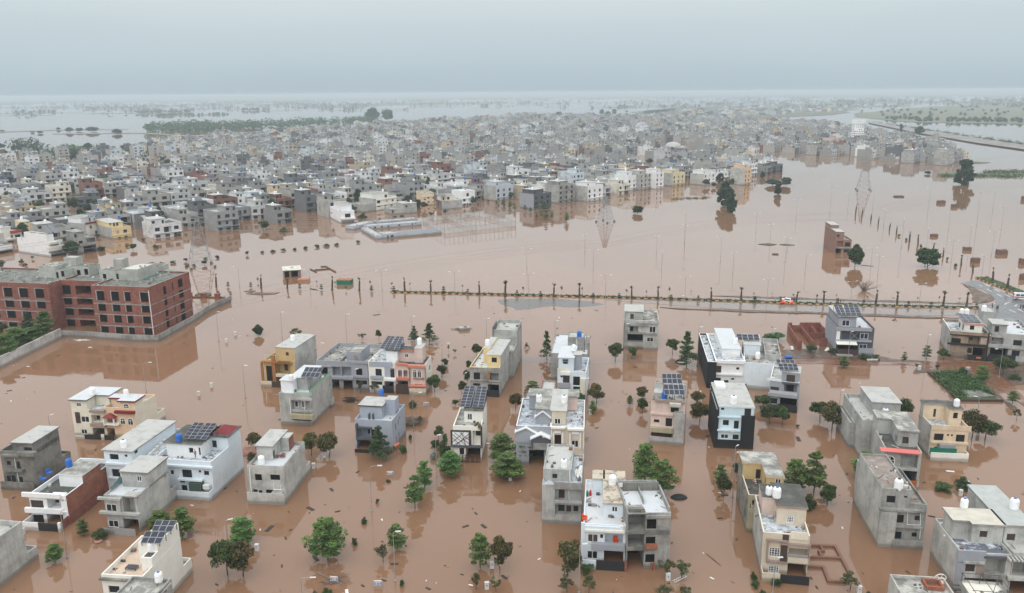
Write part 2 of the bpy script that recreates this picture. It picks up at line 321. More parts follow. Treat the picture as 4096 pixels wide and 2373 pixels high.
# --- muddy residential street, plots and weeds at the right
flat('street','R8',[(285,660),(800,640),(1000,655),(1200,672),(1600,680),(2000,690),(2560,690),(2560,800),(2400,790),(2330,770),(2200,735),(1990,752),(1700,742),(1450,712),(1000,712),(640,700),(420,700)],.06,'mud',jag=.5,label='brown mud-covered residential street',cat='street',seed=11)
flat('street','R8',[(2010,752),(2240,740),(2400,900),(2520,1010),(2640,1120),(2560,1125),(2400,1010),(2240,890)],.07,'mud',jag=.4,label='side street of wet mud running down past the weed plot',cat='street',seed=12)
flat('pavement','R8',[(1520,745),(1660,750),(1990,762),(2120,830),(2250,950),(2350,1040),(2480,1130),(2400,1120),(2290,1010),(2090,870),(1960,790),(1640,780),(1500,785)],.1,'darksoil',jag=.5,label='dark soil strip edging the weed plot',cat='pavement',seed=13)
flat('pavement','R8',[(290,575),(640,560),(1150,620),(1330,660),(1600,675),(1600,686),(1000,668),(640,650),(300,655)],.12,'darksoil',jag=.6,label='dark muddy footpath before the brick ruin and solar house',cat='pavement',seed=14)
flat('pavement','R8',[(2250,735),(2560,700),(2560,860),(2420,900),(2330,830)],.12,'darksoil',jag=.6,label='dark soil corner under the leafy tree',cat='pavement',seed=15)
flat('weed_ground','R8',[(1650,785),(1900,775),(2000,790),(2130,890),(2310,1046),(1920,1040),(1800,930)],.22,'weedsoil',jag=.2,label='green overgrown plot of weeds inside low kerb walls',cat='weed plot',seed=16)
flat('road','R7',[(-60,470),(200,430),(500,440),(900,470),(1300,430),(1800,480),(1780,520),(1300,470),(900,500),(500,470),(180,470),(-60,520)],.012,'shallow',jag=1.2,label='barely submerged cross street behind the middle houses',cat='road',seed=17)
flat('road','R3',[(-20,730),(200,715),(520,715),(840,740),(1020,775),(800,800),(520,790),(300,820),(160,830),(60,790)],.012,'shallow2',jag=1.2,label='grey shallow patch of the boulevard under the median',cat='road',seed=18) if wetmat('shallow2',(.075,.068,.062),(.12,.10,.085),rough=(.1,.3),sc_=.05,spec=.28) is None else 0
def strip_wall(name,crop,pts,h,w,mat,label,cat='wall',group=None,z0=-.4):
  P=[G(crop,*q) for q in pts];o=empty(name,P[0],0,label,cat,group);mb=MB()
  for a,b in zip(P,P[1:]):
    d=(b-a).normalized();n=Vector((-d.y,d.x,0))*w/2;e=d*(w/2-.004)
    A,B=a-P[0]-e,b-P[0]+e;hh=h
    mb.hexa([(*(A-n).xy,z0),(*(B-n).xy,z0),(*(B+n).xy,z0),(*(A+n).xy,z0),(*(A-n).xy,hh),(*(B-n).xy,hh),(*(B+n).xy,hh),(*(A+n).xy,hh)]);h += .004
  mb.build('wall',M(mat),o);return o
# ================================================================ houses
def tank_proto(name,body,cap,label):
  o=empty(name,(0,0,0),0,label,'water tank','roof water tanks');mb=MB()
  pr=[(.52,0),(.55,.05)]
  for k in range(5): z=.12+k*.24;pr += [(.55,z),(.575,z+.05),(.575,z+.12),(.55,z+.17)]
  pr += [(.54,1.36),(.44,1.52),(.2,1.58)];mb.lathe(pr,14);mb.build('body',M(body),o)
  c=MB();c.lathe([(.21,1.575),(.21,1.66),(.12,1.70)],10);c.build('lid',M(cap),o);return o
TPROTO={};TUSED=set()
def tank(loc,kind,label,s=1.0):
  if kind not in TPROTO: TPROTO[kind]=tank_proto('water_tank','tankb' if kind == 'b' else 'tankw',{'b': 'tankb','w': 'tankw','k': 'capblack','u': 'capblue'}[kind],label)
  if kind not in TUSED: TUSED.add(kind);o=TPROTO[kind];o.location=loc;o['label']=label
  else: o=dup(TPROTO[kind],loc,0,None,label)
  s *= .8;o.scale=(s,s,s*.95);return o
plain('lamphead0',(.66,.66,.64),.6);plain('brickd',(.25,.1,.065),.9)
class House:
  def __init__(s,crop,fl,fr,label,short,d=None,bl=None,br=None,sb=0.0,w=None,rz=None,name='house',cat='house',z=0.0):
    s.c=crop;A,B=G(crop,*fl,z),G(crop,*fr,z);u=(B-A);s.w=u.length;s.rz=math.atan2(u.y,u.x) if rz is None else rz;s.w=w or s.w;s.A=A;s.sb=sb;s.short=short
    s.R=Matrix.Rotation(-s.rz,3,'Z');s.d=d
    if br: s.d=s.L(G(crop,*br,z)).y
    if bl: s.d=s.L(G(crop,*bl,z)).y
    s.o=empty(name,A,s.rz,label,cat)
  def L(s,p): return s.R @ (p - s.A)
  def _r(s,x,y): return s.L(CAM),s.R @ RAY(s.c,x,y)
  def F(s,x,y,pl=None):
    o,r=s._r(x,y);t=((s.sb if pl is None else pl) - o.y)/r.y;p=o + r*t;return p.x,p.z
  def S(s,x,y,pl):
    o,r=s._r(x,y);t=(pl - o.x)/r.x;p=o + r*t;return p.y,p.z
  def T(s,x,y,z):
    o,r=s._r(x,y);t=(z - o.z)/r.z;p=o + r*t;return p.x,p.y
  def z(s,x,y,pl=None): return s.F(x,y,pl)[1]
  def lx(s,x,y,pl=None): return s.F(x,y,pl)[0]
  def W(s,p): return Matrix.Rotation(s.rz,3,'Z') @ Vector(p) + s.A
  # rectangles seen on a face -> (u0, u1, z0, z1)
  def rect(s,face,q,pl):
    x0,y0,x1,y1=q;f={'f': s.F,'r': s.S,'l': s.S}[face]
    a,b,c,e=f(x0,y0,pl),f(x1,y0,pl),f(x0,y1,pl),f(x1,y1,pl)
    u0,u1=(a[0]+c[0])/2,(b[0]+e[0])/2;z1,z0=(a[1]+b[1])/2,(c[1]+e[1])/2
    return min(u0,u1),max(u0,u1),min(z0,z1),max(z0,z1)
  def box(s,x0,x1,y0,y1,z0,z1,wall='conc',roof='rconc',par=.8,slab=0,over=.3,slabm=None,front=(),right=(),left=(),wl=None,wr=None,name='wall',pt=.2,rim=None,lim=True):
    ml=[M(wall),M(wl or wall),M(wr or wall),M(rim or wall)];mb=MB();zt=z1 + (0 if slab else par)
    faces={'f': (0,x0,x1,lambda u,z,n: (u,y0+n,z),y0,front),'r': (2,y0,y1,lambda u,z,n: (x1-n,u,z),x1,right),'l': (1,y0,y1,lambda u,z,n: (x0+n,u,z),x0,left),'b': (0,x0,x1,lambda u,z,n: (u,y1-n,z),y1,())}
    for fk,(mi,a,b,pt_,pl,ops) in faces.items():
      holes=[]
      for op in ops:
        kind,q=op[0],op[1:5];opt=op[5] if len(op) > 5 else {}
        u0,u1,v0,v1=s.rect(fk,q,pl) if not opt.get('m') else q
        if opt.get('down'): v0=-.2
        u0,u1=max(u0,a+.12),min(u1,b-.12);v0,v1=max(v0,z0+.05),min(v1,zt-.1)
        if u1-u0 < .15 or v1-v0 < .15: continue
        dep={'w': .14,'W': .25,'d': .22,'o': 1.6,'g': 4.5,'A': 0,'P': 0,'D': 0,'w0': 0,'W0': 0}[kind];dep=min(opt.get('dep',dep),(y1-y0 if fk in 'fb' else x1-x0)*.6)
        if kind in ('A','P','D','w0','W0'): s.proud(kind,u0,u1,v0,v1,pt_,opt);continue
        if any(not (u1 <= h[0]+.01 or u0 >= h[1]-.01 or v1 <= h[2]+.01 or v0 >= h[3]-.01) for h in holes):
          hh=[h for h in holes if not (u1 <= h[0]+.01 or u0 >= h[1]-.01 or v1 <= h[2]+.01 or v0 >= h[3]-.01)][0]
          base=hh[4];u0,u1,v0,v1=max(u0,hh[0]+.05),min(u1,hh[1]-.05),max(v0,hh[2]),min(v1,hh[3]-.05)
          if u1-u0 > .1 and v1-v0 > .1: s.proud({'w': 'w0','W': 'W0','d': 'D'}.get(kind,'W0'),u0,u1,v0,v1,lambda u,z,n,base=base,g=pt_: g(u,z,n+base),opt)
          continue
        holes.append((u0,u1,v0,v1,dep,kind in 'og'))
        if kind == 'w': s.window(u0,u1,v0,v1,pt_,dep,opt)
        elif kind in 'Wd': s.dark(u0,u1,v0,v1,pt_,dep,kind,opt)
        elif kind == 'g':
          s.dark(u0+.02,u1-.02,v0,v1-.02,lambda u,z,n,g=pt_,dep=dep: g(u,z,n+dep-.25),.2,'h',opt)  # near-black panel added at the back, painting the garage's inner shade
      us=sorted({a,b} | {h[0] for h in holes} | {h[1] for h in holes});vs=sorted({z0,zt} | {h[2] for h in holes} | {h[3] for h in holes})
      for i in range(len(us)-1):
        for j in range(len(vs)-1):
          cu,cv=(us[i]+us[i+1])/2,(vs[j]+vs[j+1])/2
          if any(h[0] < cu < h[1] and h[2] < cv < h[3] for h in holes): continue
          mb.quad(pt_(us[i],vs[j],0),pt_(us[i+1],vs[j],0),pt_(us[i+1],vs[j+1],0),pt_(us[i],vs[j+1],0),mi)
      for (u0,u1,v0,v1,dp,back) in holes:
        for (p,q) in (((u0,v0),(u1,v0)),((u1,v0),(u1,v1)),((u1,v1),(u0,v1)),((u0,v1),(u0,v0))):
          mb.quad(pt_(*p,0),pt_(*q,0),pt_(*q,dp),pt_(*p,dp),mi)
        if back: mb.quad(pt_(u0,v0,dp),pt_(u1,v0,dp),pt_(u1,v1,dp),pt_(u0,v1,dp),mi)
    rb=MB()
    if slab:
      ov=over;rb.box(x0-ov,x1+ov,y0-ov,y1+ov,z1,z1+slab,0,1);o=rb.build('roof_slab',[M(slabm or wall),M(roof)],s.o)
      mb.quad((x0,y0,z1-.01),(x1,y0,z1-.01),(x1,y1,z1-.01),(x0,y1,z1-.01))
    else:
      X0,X1,Y0,Y1=x0+pt,x1-pt,y0+pt,y1-pt
      rb.quad((X0,Y0,z1),(X1,Y0,z1),(X1,Y1,z1),(X0,Y1,z1));rb.build('roof',M(roof),s.o)
      if (X1-X0)*(Y1-Y0) > 25: s.litter(X0,X1,Y0,Y1,z1)
      o_=[(x0,y0),(x1,y0),(x1,y1),(x0,y1)];i_=[(X0,Y0),(X1,Y0),(X1,Y1),(X0,Y1)]
      for k in range(4):
        a,b,c,e=o_[k],o_[(k+1) % 4],i_[(k+1) % 4],i_[k]
        mb.quad((*a,zt),(*b,zt),(*c,zt),(*e,zt),3);mb.quad((*e,z1-.02),(*c,z1-.02),(*c,zt),(*e,zt),0)
    mb.build(name,ml,s.o);return s
  def litter(s,x0,x1,y0,y1,z):
    r=random.Random(int(x1*97+y1*31+z*13));mb=MB()
    for k in range(int((x1-x0)*(y1-y0)/4.5)):
      x,y=r.choice((x0+.3,x1-.3,r.uniform(x0,x1),r.uniform(x0,x1))),r.uniform(y0,y1);q=r.random();m=r.randrange(5)
      if q < .25: a,L=r.uniform(0,3),r.uniform(.6,2.2);mb.tube([(x,y,z+.06),(min(x1,max(x0,x+L*cos(a))),min(y1,y+L*sin(a)),z+.08)],.05,4,m)
      elif q < .6: a,b,c=r.uniform(.1,.4),r.uniform(.1,.4),r.uniform(.05,.5);mb.box(max(x0,x-a),min(x1,x+a),max(y0,y-b),min(y1,y+b),z,z+c,m)
      else:
        for j in range(5): u,v,t=x+r.gauss(0,.35),y+r.gauss(0,.35),r.uniform(.05,.14);mb.box(u-t,u+t,v-t,v+t,z,z+t*1.4,m)
    if mb.v: mb.build('roof_debris',[M('lamphead0'),M('brickd'),M('conc'),M('dmetal'),M('barkl')],s.o)['kind']='stuff'
  def obox(s,mb,g,u0,u1,z0,z1,n0,n1,m=0):
    mb.hexa([g(u0,z0,n0),g(u1,z0,n0),g(u1,z0,n1),g(u0,z0,n1),g(u0,z1,n0),g(u1,z1,n0),g(u1,z1,n1),g(u0,z1,n1)],m)
  def window(s,u0,u1,v0,v1,g,dep,opt,proud=0.0):
    f=MB();t=min(.13,(u1-u0)*.14);n0,n1=dep-.09-proud,dep-.02-proud
    for q in ((u0,u0+t,v0,v1),(u1-t,u1,v0,v1),(u0+t,u1-t,v0,v0+t),(u0+t,u1-t,v1-t,v1)): s.obox(f,g,*q,n0,n1)
    nm=opt.get('n',2 if u1-u0 > .9 else 1)
    for k in range(1,nm): c=u0+(u1-u0)*k/nm;s.obox(f,g,c-.05,c+.05,v0+t,v1-t,n0+.004,n1-.004)
    if opt.get('grid'):
      for k in range(1,4): c=v0+(v1-v0)*k/4;s.obox(f,g,u0+t,u1-t,c-.03,c+.03,n0+.008,n1-.008)
    w=f.build('window',M(opt.get('fm','frame')),s.o);p=MB();s.obox(p,g,u0+t*.5,u1-t*.5,v0+t*.5,v1-t*.5,n1-.03,n1+.02)
    p.build('pane',M(opt.get('mat','glass')),w)
  def dark(s,u0,u1,v0,v1,g,dep,kind,opt):
    p=MB();s.obox(p,g,u0,u1,v0,v1,dep-.06,dep+.02)
    p.build({'W': 'window','d': 'door','h': 'garage_shade_panel'}[kind],M(opt.get('mat',{'W': 'glass','d': 'ddoor','h': 'hole_shade'}[kind])),s.o)
  def proud(s,kind,u0,u1,v0,v1,g,opt):
    if kind == 'A':
      f=MB();c=(u0+u1)/2;r=(u1-u0)/2
      def ring(r_,zb,n): return [g(c-r_,zb,n)]+[g(c-r_*cos(pi*k/10),v1-r+r_*sin(pi*k/10),n) for k in range(11)]+[g(c+r_,zb,n)]
      f.poly(ring(r+.16,v0-.12,-.06));ro,ri=ring(r+.16,v0-.12,-.06),ring(r+.16,v0-.12,.0)
      for k in range(len(ro)): f.quad(ro[k],ro[(k+1) % len(ro)],ri[(k+1) % len(ri)],ri[k])
      w=f.build('window',M('frame'),s.o);p=MB();p.poly(ring(r,v0,-.075));a,b=ring(r,v0,-.075),ring(r,v0,-.03)
      for k in range(len(a)): p.quad(a[k],a[(k+1) % len(a)],b[(k+1) % len(b)],b[k])
      pn=p.build('pane',M(opt.get('mat','glass')),w)
      q=MB();s.obox(q,g,c-.04,c+.04,v0,v1-.05,-.10,-.07);s.obox(q,g,u0,u1,v1-r-.04,v1-r+.04,-.102,-.068);q.build('glazing_bar',M('frame'),w)
    elif kind == 'P':
      p=MB();t=opt.get('t',.06);s.obox(p,g,u0,u1,v0,v1,-t,.01);p.build(opt.get('name','wall_panel'),M(opt.get('mat','brownp')),s.o)
    elif kind == 'w0': s.window(u0,u1,v0,v1,g,0,opt,.0)
    else:
      p=MB();s.obox(p,g,u0,u1,v0,v1,-.05,.02);p.build({'D': 'door','W0': 'window'}.get(kind,'window'),M(opt.get('mat',{'D': 'door'}.get(kind,'glass'))),s.o)
  def plate(s,q,pr,mat,name='ledge',y=None,back=0.0,top=None,ext=0.0):     # slab standing proud of plane y
    y=s.sb if y is None else y;u0,u1,z0,z1=s.rect('f',q,y-pr);p=MB()
    p.box(u0-ext,u1+ext,y-pr,y+back-.003,z0,z1,0,1 if top else None);return p.build(name,[M(mat)]+([M(top)] if top else []),s.o)
  def pl(s,q,mat,name='boundary_wall',y=0.0,t=.16,down=True):
    u0,u1,z0,z1=s.rect('f',q,y);p=MB();p.box(u0,u1,y,y+t,-.4 if down else z0,z1);return p.build(name,M(mat),s.o)
  def ps(s,x,y0,y1,z,mat,name='boundary_wall',t=.16,z0=-.4):
    p=MB();p.box(x-t/2,x+t/2,y0,y1,z0,z);return p.build(name,M(mat),s.o)
  def raw(s,x0,x1,y0,y1,z0,z1,mat,name,top=None):
    p=MB();p.box(x0,x1,y0,y1,z0,z1,0,1 if top else None);return p.build(name,[M(mat)]+([M(top)] if top else []),s.o)
  def pipe(s,pts,y=None,mat='tankw',r=.07,off=.12):
    y=s.sb if y is None else y;P=[]
    for q in pts: x,z=s.F(*q,y-off);P.append((x,y-off,z))
    p=MB();p.tube(P,r,6);return p.build('drain_pipe',M(mat),s.o)
  def tank(s,x,y,z,kind='w',sc_=1.0,label=None):
    lx,ly=s.T(x,y,z);return tank(s.W((lx,ly,z)),kind,label or ({'b': 'blue plastic','w': 'white ribbed','k': 'white black-lidded','u': 'white blue-lidded'}[kind] + ' water tank on the roof of ' + s.short),sc_)
  def solar(s,c4,zl,zh,nr,nc,zr,which='',adj='dark'):
    P=[Vector((*s.T(*c4[0],zl),zl)),Vector((*s.T(*c4[1],zl),zl)),Vector((*s.T(*c4[2],zh),zh)),Vector((*s.T(*c4[3],zh),zh))]
    P=[s.W(p) for p in P];o0=P[0].copy();o0.z=s.W((0,0,zr)).z
    o=empty('solar_array',o0,0,f'{adj} solar array {which} on {s.short}'.replace('  ',' '),'solar panels','rooftop solar arrays')
    P=[p-o0 for p in P]
    def bl(a,b): return (P[0]*(1-a)+P[1]*a)*(1-b)+(P[3]*(1-a)+P[2]*a)*b
    nrm=(P[1]-P[0]).cross(P[3]-P[0]).normalized()
    for i in range(nc):
      for j in range(nr):
        g=.018;a0,a1,b0,b1=(i+g)/nc,(i+1-g)/nc,(j+g)/nr,(j+1-g)/nr;q=[bl(a0,b0),bl(a1,b0),bl(a1,b1),bl(a0,b1)]
        mb=MB();mb.hexa([x-nrm*.05 for x in q]+q,0)
        e=.045;qq=[q[0].lerp(q[2],e),q[1].lerp(q[3],e),q[2].lerp(q[0],e),q[3].lerp(q[1],e)]
        mb.quad(*[x+nrm*.008 for x in qq],1);mb.build('panel',[M('metal'),M('solar')],o)
    st=MB()
    for a,b in ((.06,.04),(.94,.04),(.06,.96),(.94,.96),(.5,.04),(.5,.96)):
      p=bl(a,b) - nrm*.06;st.tube([(p.x,p.y,0),(p.x,p.y,p.z)],.06,5)
    st.build('stand',M('dmetal'),o);return o
roofmat('rconcd',(.12,.125,.108),(.22,.22,.195))
roofmat('rspw',(.54,.55,.555),(.3,.295,.28),lo=.58,hi=.66)
# ================================================================ near houses, traced one by one
def H1():
  h=House('R5',(12,1240),(330,1255),'grey bare-concrete house with terrace balcony at the far left edge','the far-left grey house',br=(700,992),sb=1.2)
  zt=h.z(60,862);z2=h.z(200,783);xb=h.lx(118,850)
  h.box(0,h.w,h.sb,h.d-2.5,-1,zt-.9,'dconc','rdark',.9,front=[('W',65,960,105,1000),('d',165,965,200,1060),('W',70,1105,105,1160),('d',115,1100,155,1172),('d',190,1115,225,1178)],wr='dconc')
  h.box(xb,h.w,h.sb+.25,h.d-2.5,zt-.9,z2-.25,'dconc','rpale',slab=.25,over=.25,front=[('d',240,828,315,915)])
  h.plate((5,905,175,922),.8,'dconc');h.plate((160,880,330,918),1.0,'dconc','balcony');h.plate((30,1050,215,1068),.8,'dconc')
  h.pl((10,1168,330,1250),'dconc');h.ps(.1,0,h.sb,h.z(12,1180),'dconc');h.pipe([(140,935),(160,1055),(135,1058)],r=.06);h.pipe([(168,1075),(185,1170)],r=.06)
  h.box(h.w*.35,h.w,h.d-2.5,h.d,-1,2.4,'dconc',par=.5)
H1()
def H2():
  h=House('V4',(330,1168),(880,1200),'white-fronted house with raw red brick side and blue tank on top','the white house with a red brick side',d=17,sb=2.6)
  zt=h.z(600,655);zf=zt-.85
  h.box(0,h.w,h.sb,h.d,-1,zf,'white','rdark',.85,wr='rbrick',front=[('W',412,735,635,860,{'mat': 'brownp'}),('o',690,700,890,872,{'dep': 2}),('d',692,710,745,850),('W',447,945,642,1075),('g',690,935,925,1082,{'down': 1})])
  h.plate((322,640,860,700),.35,'white','parapet_band',ext=.1);h.plate((360,865,905,930),.5,'white')
  y1=h.T(880,530,zf)[1];x1=h.lx(860,660);xa=h.T(880,530,zf)[0];z2=zf+2.4
  h.box(xa,h.w-.01,y1,y1+5.2,zf,z2-.2,'white','rconc',slab=.2,over=.12,wr='rbrick',name='roof_room')
  h.tank(1012,243,z2,'b',1.25);h.tank(1222,290,zf+.3,'b',.9,label='small blue drum on the back roof of the brick-sided house')
  h.pl((325,1058,555,1175),'white');h.pl((553,1078,850,1190),'gate','gate',.02);h.pl((842,1073,878,1200),'white','gate_pillar',-.1,.4)
  h.ps(.09,.16,h.sb,h.z(330,1058,0),'white');h.ps(h.w-.1,.2,h.sb,h.z(878,1075,0),'brick')
  for (x,y,k) in ((725,370,1),(640,460,2)):
    p=h.T(x,y,zf);q=MB()
    q.box(-.3,.3,-.3,.3,.4,.46);q.box(-.3,.3,.27,.33,.46,.95)
    for a in (-.26,.26):
      for b in (-.26,.26): q.box(a-.03,a+.03,b-.03,b+.03,0,.4)
    o=q.build('plastic_chair',M('tankb'));o.location=h.W((*p,zf));o.rotation_euler=(0,0,k*1.3);o.scale=(1.3,1.3,1.3)
    tag(o,['blue plastic chair by the back parapet of the brick-sided roof','blue plastic chair nearer the front of the brick-sided roof'][k-1],'chair','blue chairs on the roof')
  x2=h.w+4.5    # open plot: low brick side wall
  h.ps(h.w+.1,h.sb,h.d+2,2.1,'brick','plot_wall',.25);h.pipe([(945,1040),(950,990),(1200,790),(1500,540)],y=h.sb+1,r=.07,off=0) if 0 else None
H2()
def H3():
  h=House('S1',(1150,800),(1515,826),'weathered grey plaster house with a teal tarp on its terrace','the grey tarp-roofed house',br=(1960,400),sb=1.5)
  xa,xb=h.lx(1100,560),h.w;zt=h.z(1300,372);zf=zt-.3;z2=h.z(1500,128,h.sb+5)
  h.box(0,xb,h.sb,h.d-2,-1,zf,'conc2','rwhite',.35,front=[('w',1180,465,1305,562),('o',1375,380,1510,600,{'dep': 1.8}),('w',1447,425,1470,460),('w',1205,645,1325,725),('g',1380,632,1550,738,{'down': 1})],wr='lconc')
  y1=h.T(1470,240,zf)[1];x1=h.T(1440,215,zf)[0];y1=max(5,min(y1,h.d-8))
  h.box(x1,xb,y1,h.d-2,zf,zf+2.7,'conc2','rpale',slab=.28,over=.25,slabm='mossy',front=[('w',1525,150,1583,215)],wr='lconc',name='roof_room')
  h.plate((1085,400,1340,425),.5,'conc2','window_hood');h.plate((1105,565,1550,590),.6,'conc2');h.plate((1322,425,1340,570),.45,'conc2','fin')
  h.pl((1150,740,1275,800),'conc');h.pl((1270,740,1510,820),'metal','gate',.03,.1);h.box(h.w*.2,h.w,h.d-2,h.d,-1,2.2,'conc2',par=.4)
  # tarp
  P=[h.T(1225,290,zf+.9),h.T(1345,150,zf+1.3),h.T(1425,185,zf+.2),h.T(1250,295,zf+.1)];z_=(.9,1.3,.15,.08);mb=MB();n=8
  def f(a,b):
    q=[Vector((*P[i],zf+z_[i])) for i in range(4)];p=(q[0]*(1-a)+q[1]*a)*(1-b)+(q[3]*(1-a)+q[2]*a)*b;p.z += .12*sin(a*17+b*9)-.35*sin(pi*b)*.4;return h.W(p)
  for i in range(n):
    for j in range(n): mb.quad(f(i/n,j/n),f((i+1)/n,j/n),f((i+1)/n,(j+1)/n),f(i/n,(j+1)/n))
  tag(mb.build('tarpaulin',M('teal')),'crumpled teal tarpaulin slung over the grey terrace parapet','tarpaulin')
H3()
def H4():
  h=House('R5',(1065,1275),(1500,1309),'white house with flat pale roof room beside the solar house','the white roof-room house',d=15)
  zf=h.z(1400,968)-.6;xb=h.lx(1285,900);z2=h.z(1130,852)
  h.box(0,h.w,0,h.d,-1,zf,'bluew','rtile',.6,front=[('W',1090,1040,1170,1115)])
  h.box(0.02,xb,-.01,h.d-1,zf,z2-.25,'bluew','rpale',slab=.25,over=.3,slabm='conc',front=[('W',1070,893,1155,970),('W',1213,897,1240,922)],right=[('d',1305,790,1340,890)],name='roof_room')
  h.plate((1025,985,1285,1003),.4,'bluew');h.plate((1050,1125,1290,1140),.4,'bluew');h.tank(1208,828,z2,'k',1.25)
  g=House('R5',(1490,1309),(2055,1350),'large white house with two solar arrays and small red tile roof','the large white solar house',br=(2350,995),sb=1.3)
  zt=g.z(1880,958);zf=zt-.9
  g.box(0,g.w,g.sb,g.d-2,-1,zf,'bluew','rtile',.9,front=[('W',1773,1045,1868,1122),('W',1933,1050,1957,1075),('W',2005,1025,2025,1042),('W',1985,1057,2035,1100),('W',1770,1195,1823,1250),('w',1655,1045,1697,1095),('W',1750,1150,1800,1172)])
  g.plate((1480,1005,2062,1022),.5,'bluew');g.plate((1725,1143,1960,1158),.9,'bluew');g.pl((1712,1258,2055,1340),'bluew');g.ps(g.w-.1,0,g.sb,g.z(2055,1260,0),'bluew')
  x0,y0=g.T(1640,905,zf);x1=g.T(1975,925,zf)[0];y0=g.T(1850,925,zf)[1];z2=zf+2.75
  g.box(x0,x1,y0,y0+7.5,zf,z2,'white','rdark',slab=.28,over=.35,slabm='mossy',front=[('W',1840,832,1882,882),('d',1935,830,1965,905)],name='roof_room')
  x2,y2=g.T(2045,850,zf);
  g.box(x2,g.w-.02,y2,min(y2+5,g.d-2.1),zf,z2,'bluew','rdark',slab=.28,over=.25,slabm='mossy',front=[('d',2065,760,2110,830)],name='roof_room')
  # little red hip roof
  xa,xb_,ya,yb=x2+.3,g.w-.1,y2+.6,min(y2+4.6,g.d-2.3);c=((xa+xb_)/2,(ya+yb)/2,z2+1.5);mb=MB();zb=z2+.3
  for a,b in (((xa,ya),(xb_,ya)),((xb_,ya),(xb_,yb)),((xb_,yb),(xa,yb)),((xa,yb),(xa,ya))): mb.poly([(*a,zb),(*b,zb),c])
  mb.build('hip_roof',M('redtile'),g.o)
  zs=z2+.3
  g.solar([(1778,738),(1888,745),(1990,588),(1893,582)],zs+.6,zs+2.6,5,2,zs,'on the left','tall');g.solar([(1893,745),(2005,750),(2115,592),(2010,588)],zs+.6,zs+2.6,5,2,zs,'on the right','tall')
  g.tank(1745,768,zs,'b',1.25)
  g.plate((1840,1180,1955,1255),1.2,'greenp','canopy');g.raw(*(lambda x: (x[0],x[0]+1.2,.3,.9))(g.F(1975,1200,.4)),2.1,2.9,'ac','air_conditioner')
  for k in range(6):
    x,y=g.T(1435+k*33,945-k*32,zf);q=MB();q.box(-.2,.2,-.45,.45,.1,.75);q.lathe([(.24,0),(.24,.05)],8,(-.21,0,.3));o=q.build('air_conditioner',M('ac'));o.location=g.W((x,y,zf));o.rotation_euler=(0,0,g.rz)
    tag(o,f'white outdoor air conditioner unit, {["first", "second", "third", "fourth", "fifth", "sixth"][k]} along the white parapet row','air conditioner','air conditioner units on the white roof')
  return g.W((*g.T(1903,928,zf),zf)),g.rz
ROOFMAN=H4()
def H5():
  h=House('R5',(733,712),(1345,738),'cream two-part house with red tile trims and arched windows','the cream red-trimmed house',br=(1560,590))
  xm=h.lx(1030,600);zf=h.z(930,468)-.1;d=h.d
  h.box(0,xm,0,d,-1,zf,'cream','rtile',.25,wl='lconc',front=[('w',790,525,870,585),('o',890,515,985,585),('d',897,518,930,583),('w',790,650,850,700),('g',905,640,1020,720,{'down': 1})],name='wall')
  h.box(xm,h.w,.0,d,-1,zf+.002,'peach','rtile',.9,wr='cream',front=[('A',1177,545,1217,598),('A',1250,547,1293,605),('o',1045,530,1135,600),('g',1040,640,1120,720,{'down': 1})])
  z2=h.z(750,358);zr=z2-.3
  h.box(0.02,h.lx(840,400),.02,d-1,zf,zr,'cream','rwhite',slab=.3,over=.35,slabm='mossy',front=[('w',743,392,790,432)],name='roof_room')
  h.box(h.lx(842,400),xm-.6,3.2,d-1.02,zf,zr-.003,'cream','rwhite',slab=.3,over=.34,slabm='mossy',front=[('d',845,385,865,455),('w',893,367,920,388)],name='roof_room')
  x1=h.lx(1165,450);h.box(x1,h.w-.02,.3,d*.42,zf,zr-.006,'peach','rwhite',slab=.35,over=.4,slabm='redtile',front=[('A',1208,405,1253,455)],wr='cream',name='roof_room')
  h.box(xm+.2,x1-.02,2.6,d*.5,zf,zr-.3,'peach','rwhite',slab=.35,over=.4,slabm='redtile',name='roof_room')
  h.plate((1110,478,1303,503),.6,'redtile','tile_band');h.plate((865,468,1005,492),.8,'mauve');h.plate((878,600,1018,632),.9,'mauve');h.plate((1018,600,1150,614),.9,'warmwhite','balcony')
  h.plate((735,487,778,590),.12,'brownp','wood_cladding')
  a,b=h.lx(1010,500),h.lx(1140,500);zc=h.z(1070,525);c=((a+b)/2,-.2,zc+.9);mb=MB()
  for p,q in (((a,-1.2),(b,-1.2)),((b,-1.2),(b,.9)),((b,.9),(a,.9)),((a,.9),(a,-1.2))): mb.poly([(*p,zc),(*q,zc),c])
  mb.build('porch_roof',M('redtile'),h.o)
  for x in (a+.4,b-.4): h.raw(x-.12,x+.12,-1.0,-.76,h.z(1070,600),zc,'white','column')
  zt=zr+.3;h.tank(905,315,zt,'w',1.3,'white water tank on the left part of the cream roof');h.tank(1230,325,zt,'w',1.2,'white water tank between red trims on the cream house')
  h.pl((825,705,985,768),'gate','gate',-1.6);h.pl((985,705,1015,768),'cream','gate_pillar',-1.65,.3);h.pl((1015,712,1110,772),'gate','gate',-1.6);h.pl((733,715,825,760),'cream','boundary_wall',-1.6)
  h.box(h.w*.4,h.w,d,d+3,-1,1.9,'cream',par=.5)
H5()
def H6():
  h=House('S1',(-560,1510),(-200,1545),'stained grey blank-walled house cut off by the left edge','the cut-off grey house',br=(215,1130))
  zt=h.S(180,702,h.w)[1]
  h.box(0,h.w,0,h.d,-1,zt-.9,'lconc','rpale',.9);h.box(h.w*.3,h.w-.02,h.d,h.d+2.2,-1,h.z(0,0)*0+1.5,'lconc',par=.5)
H6()
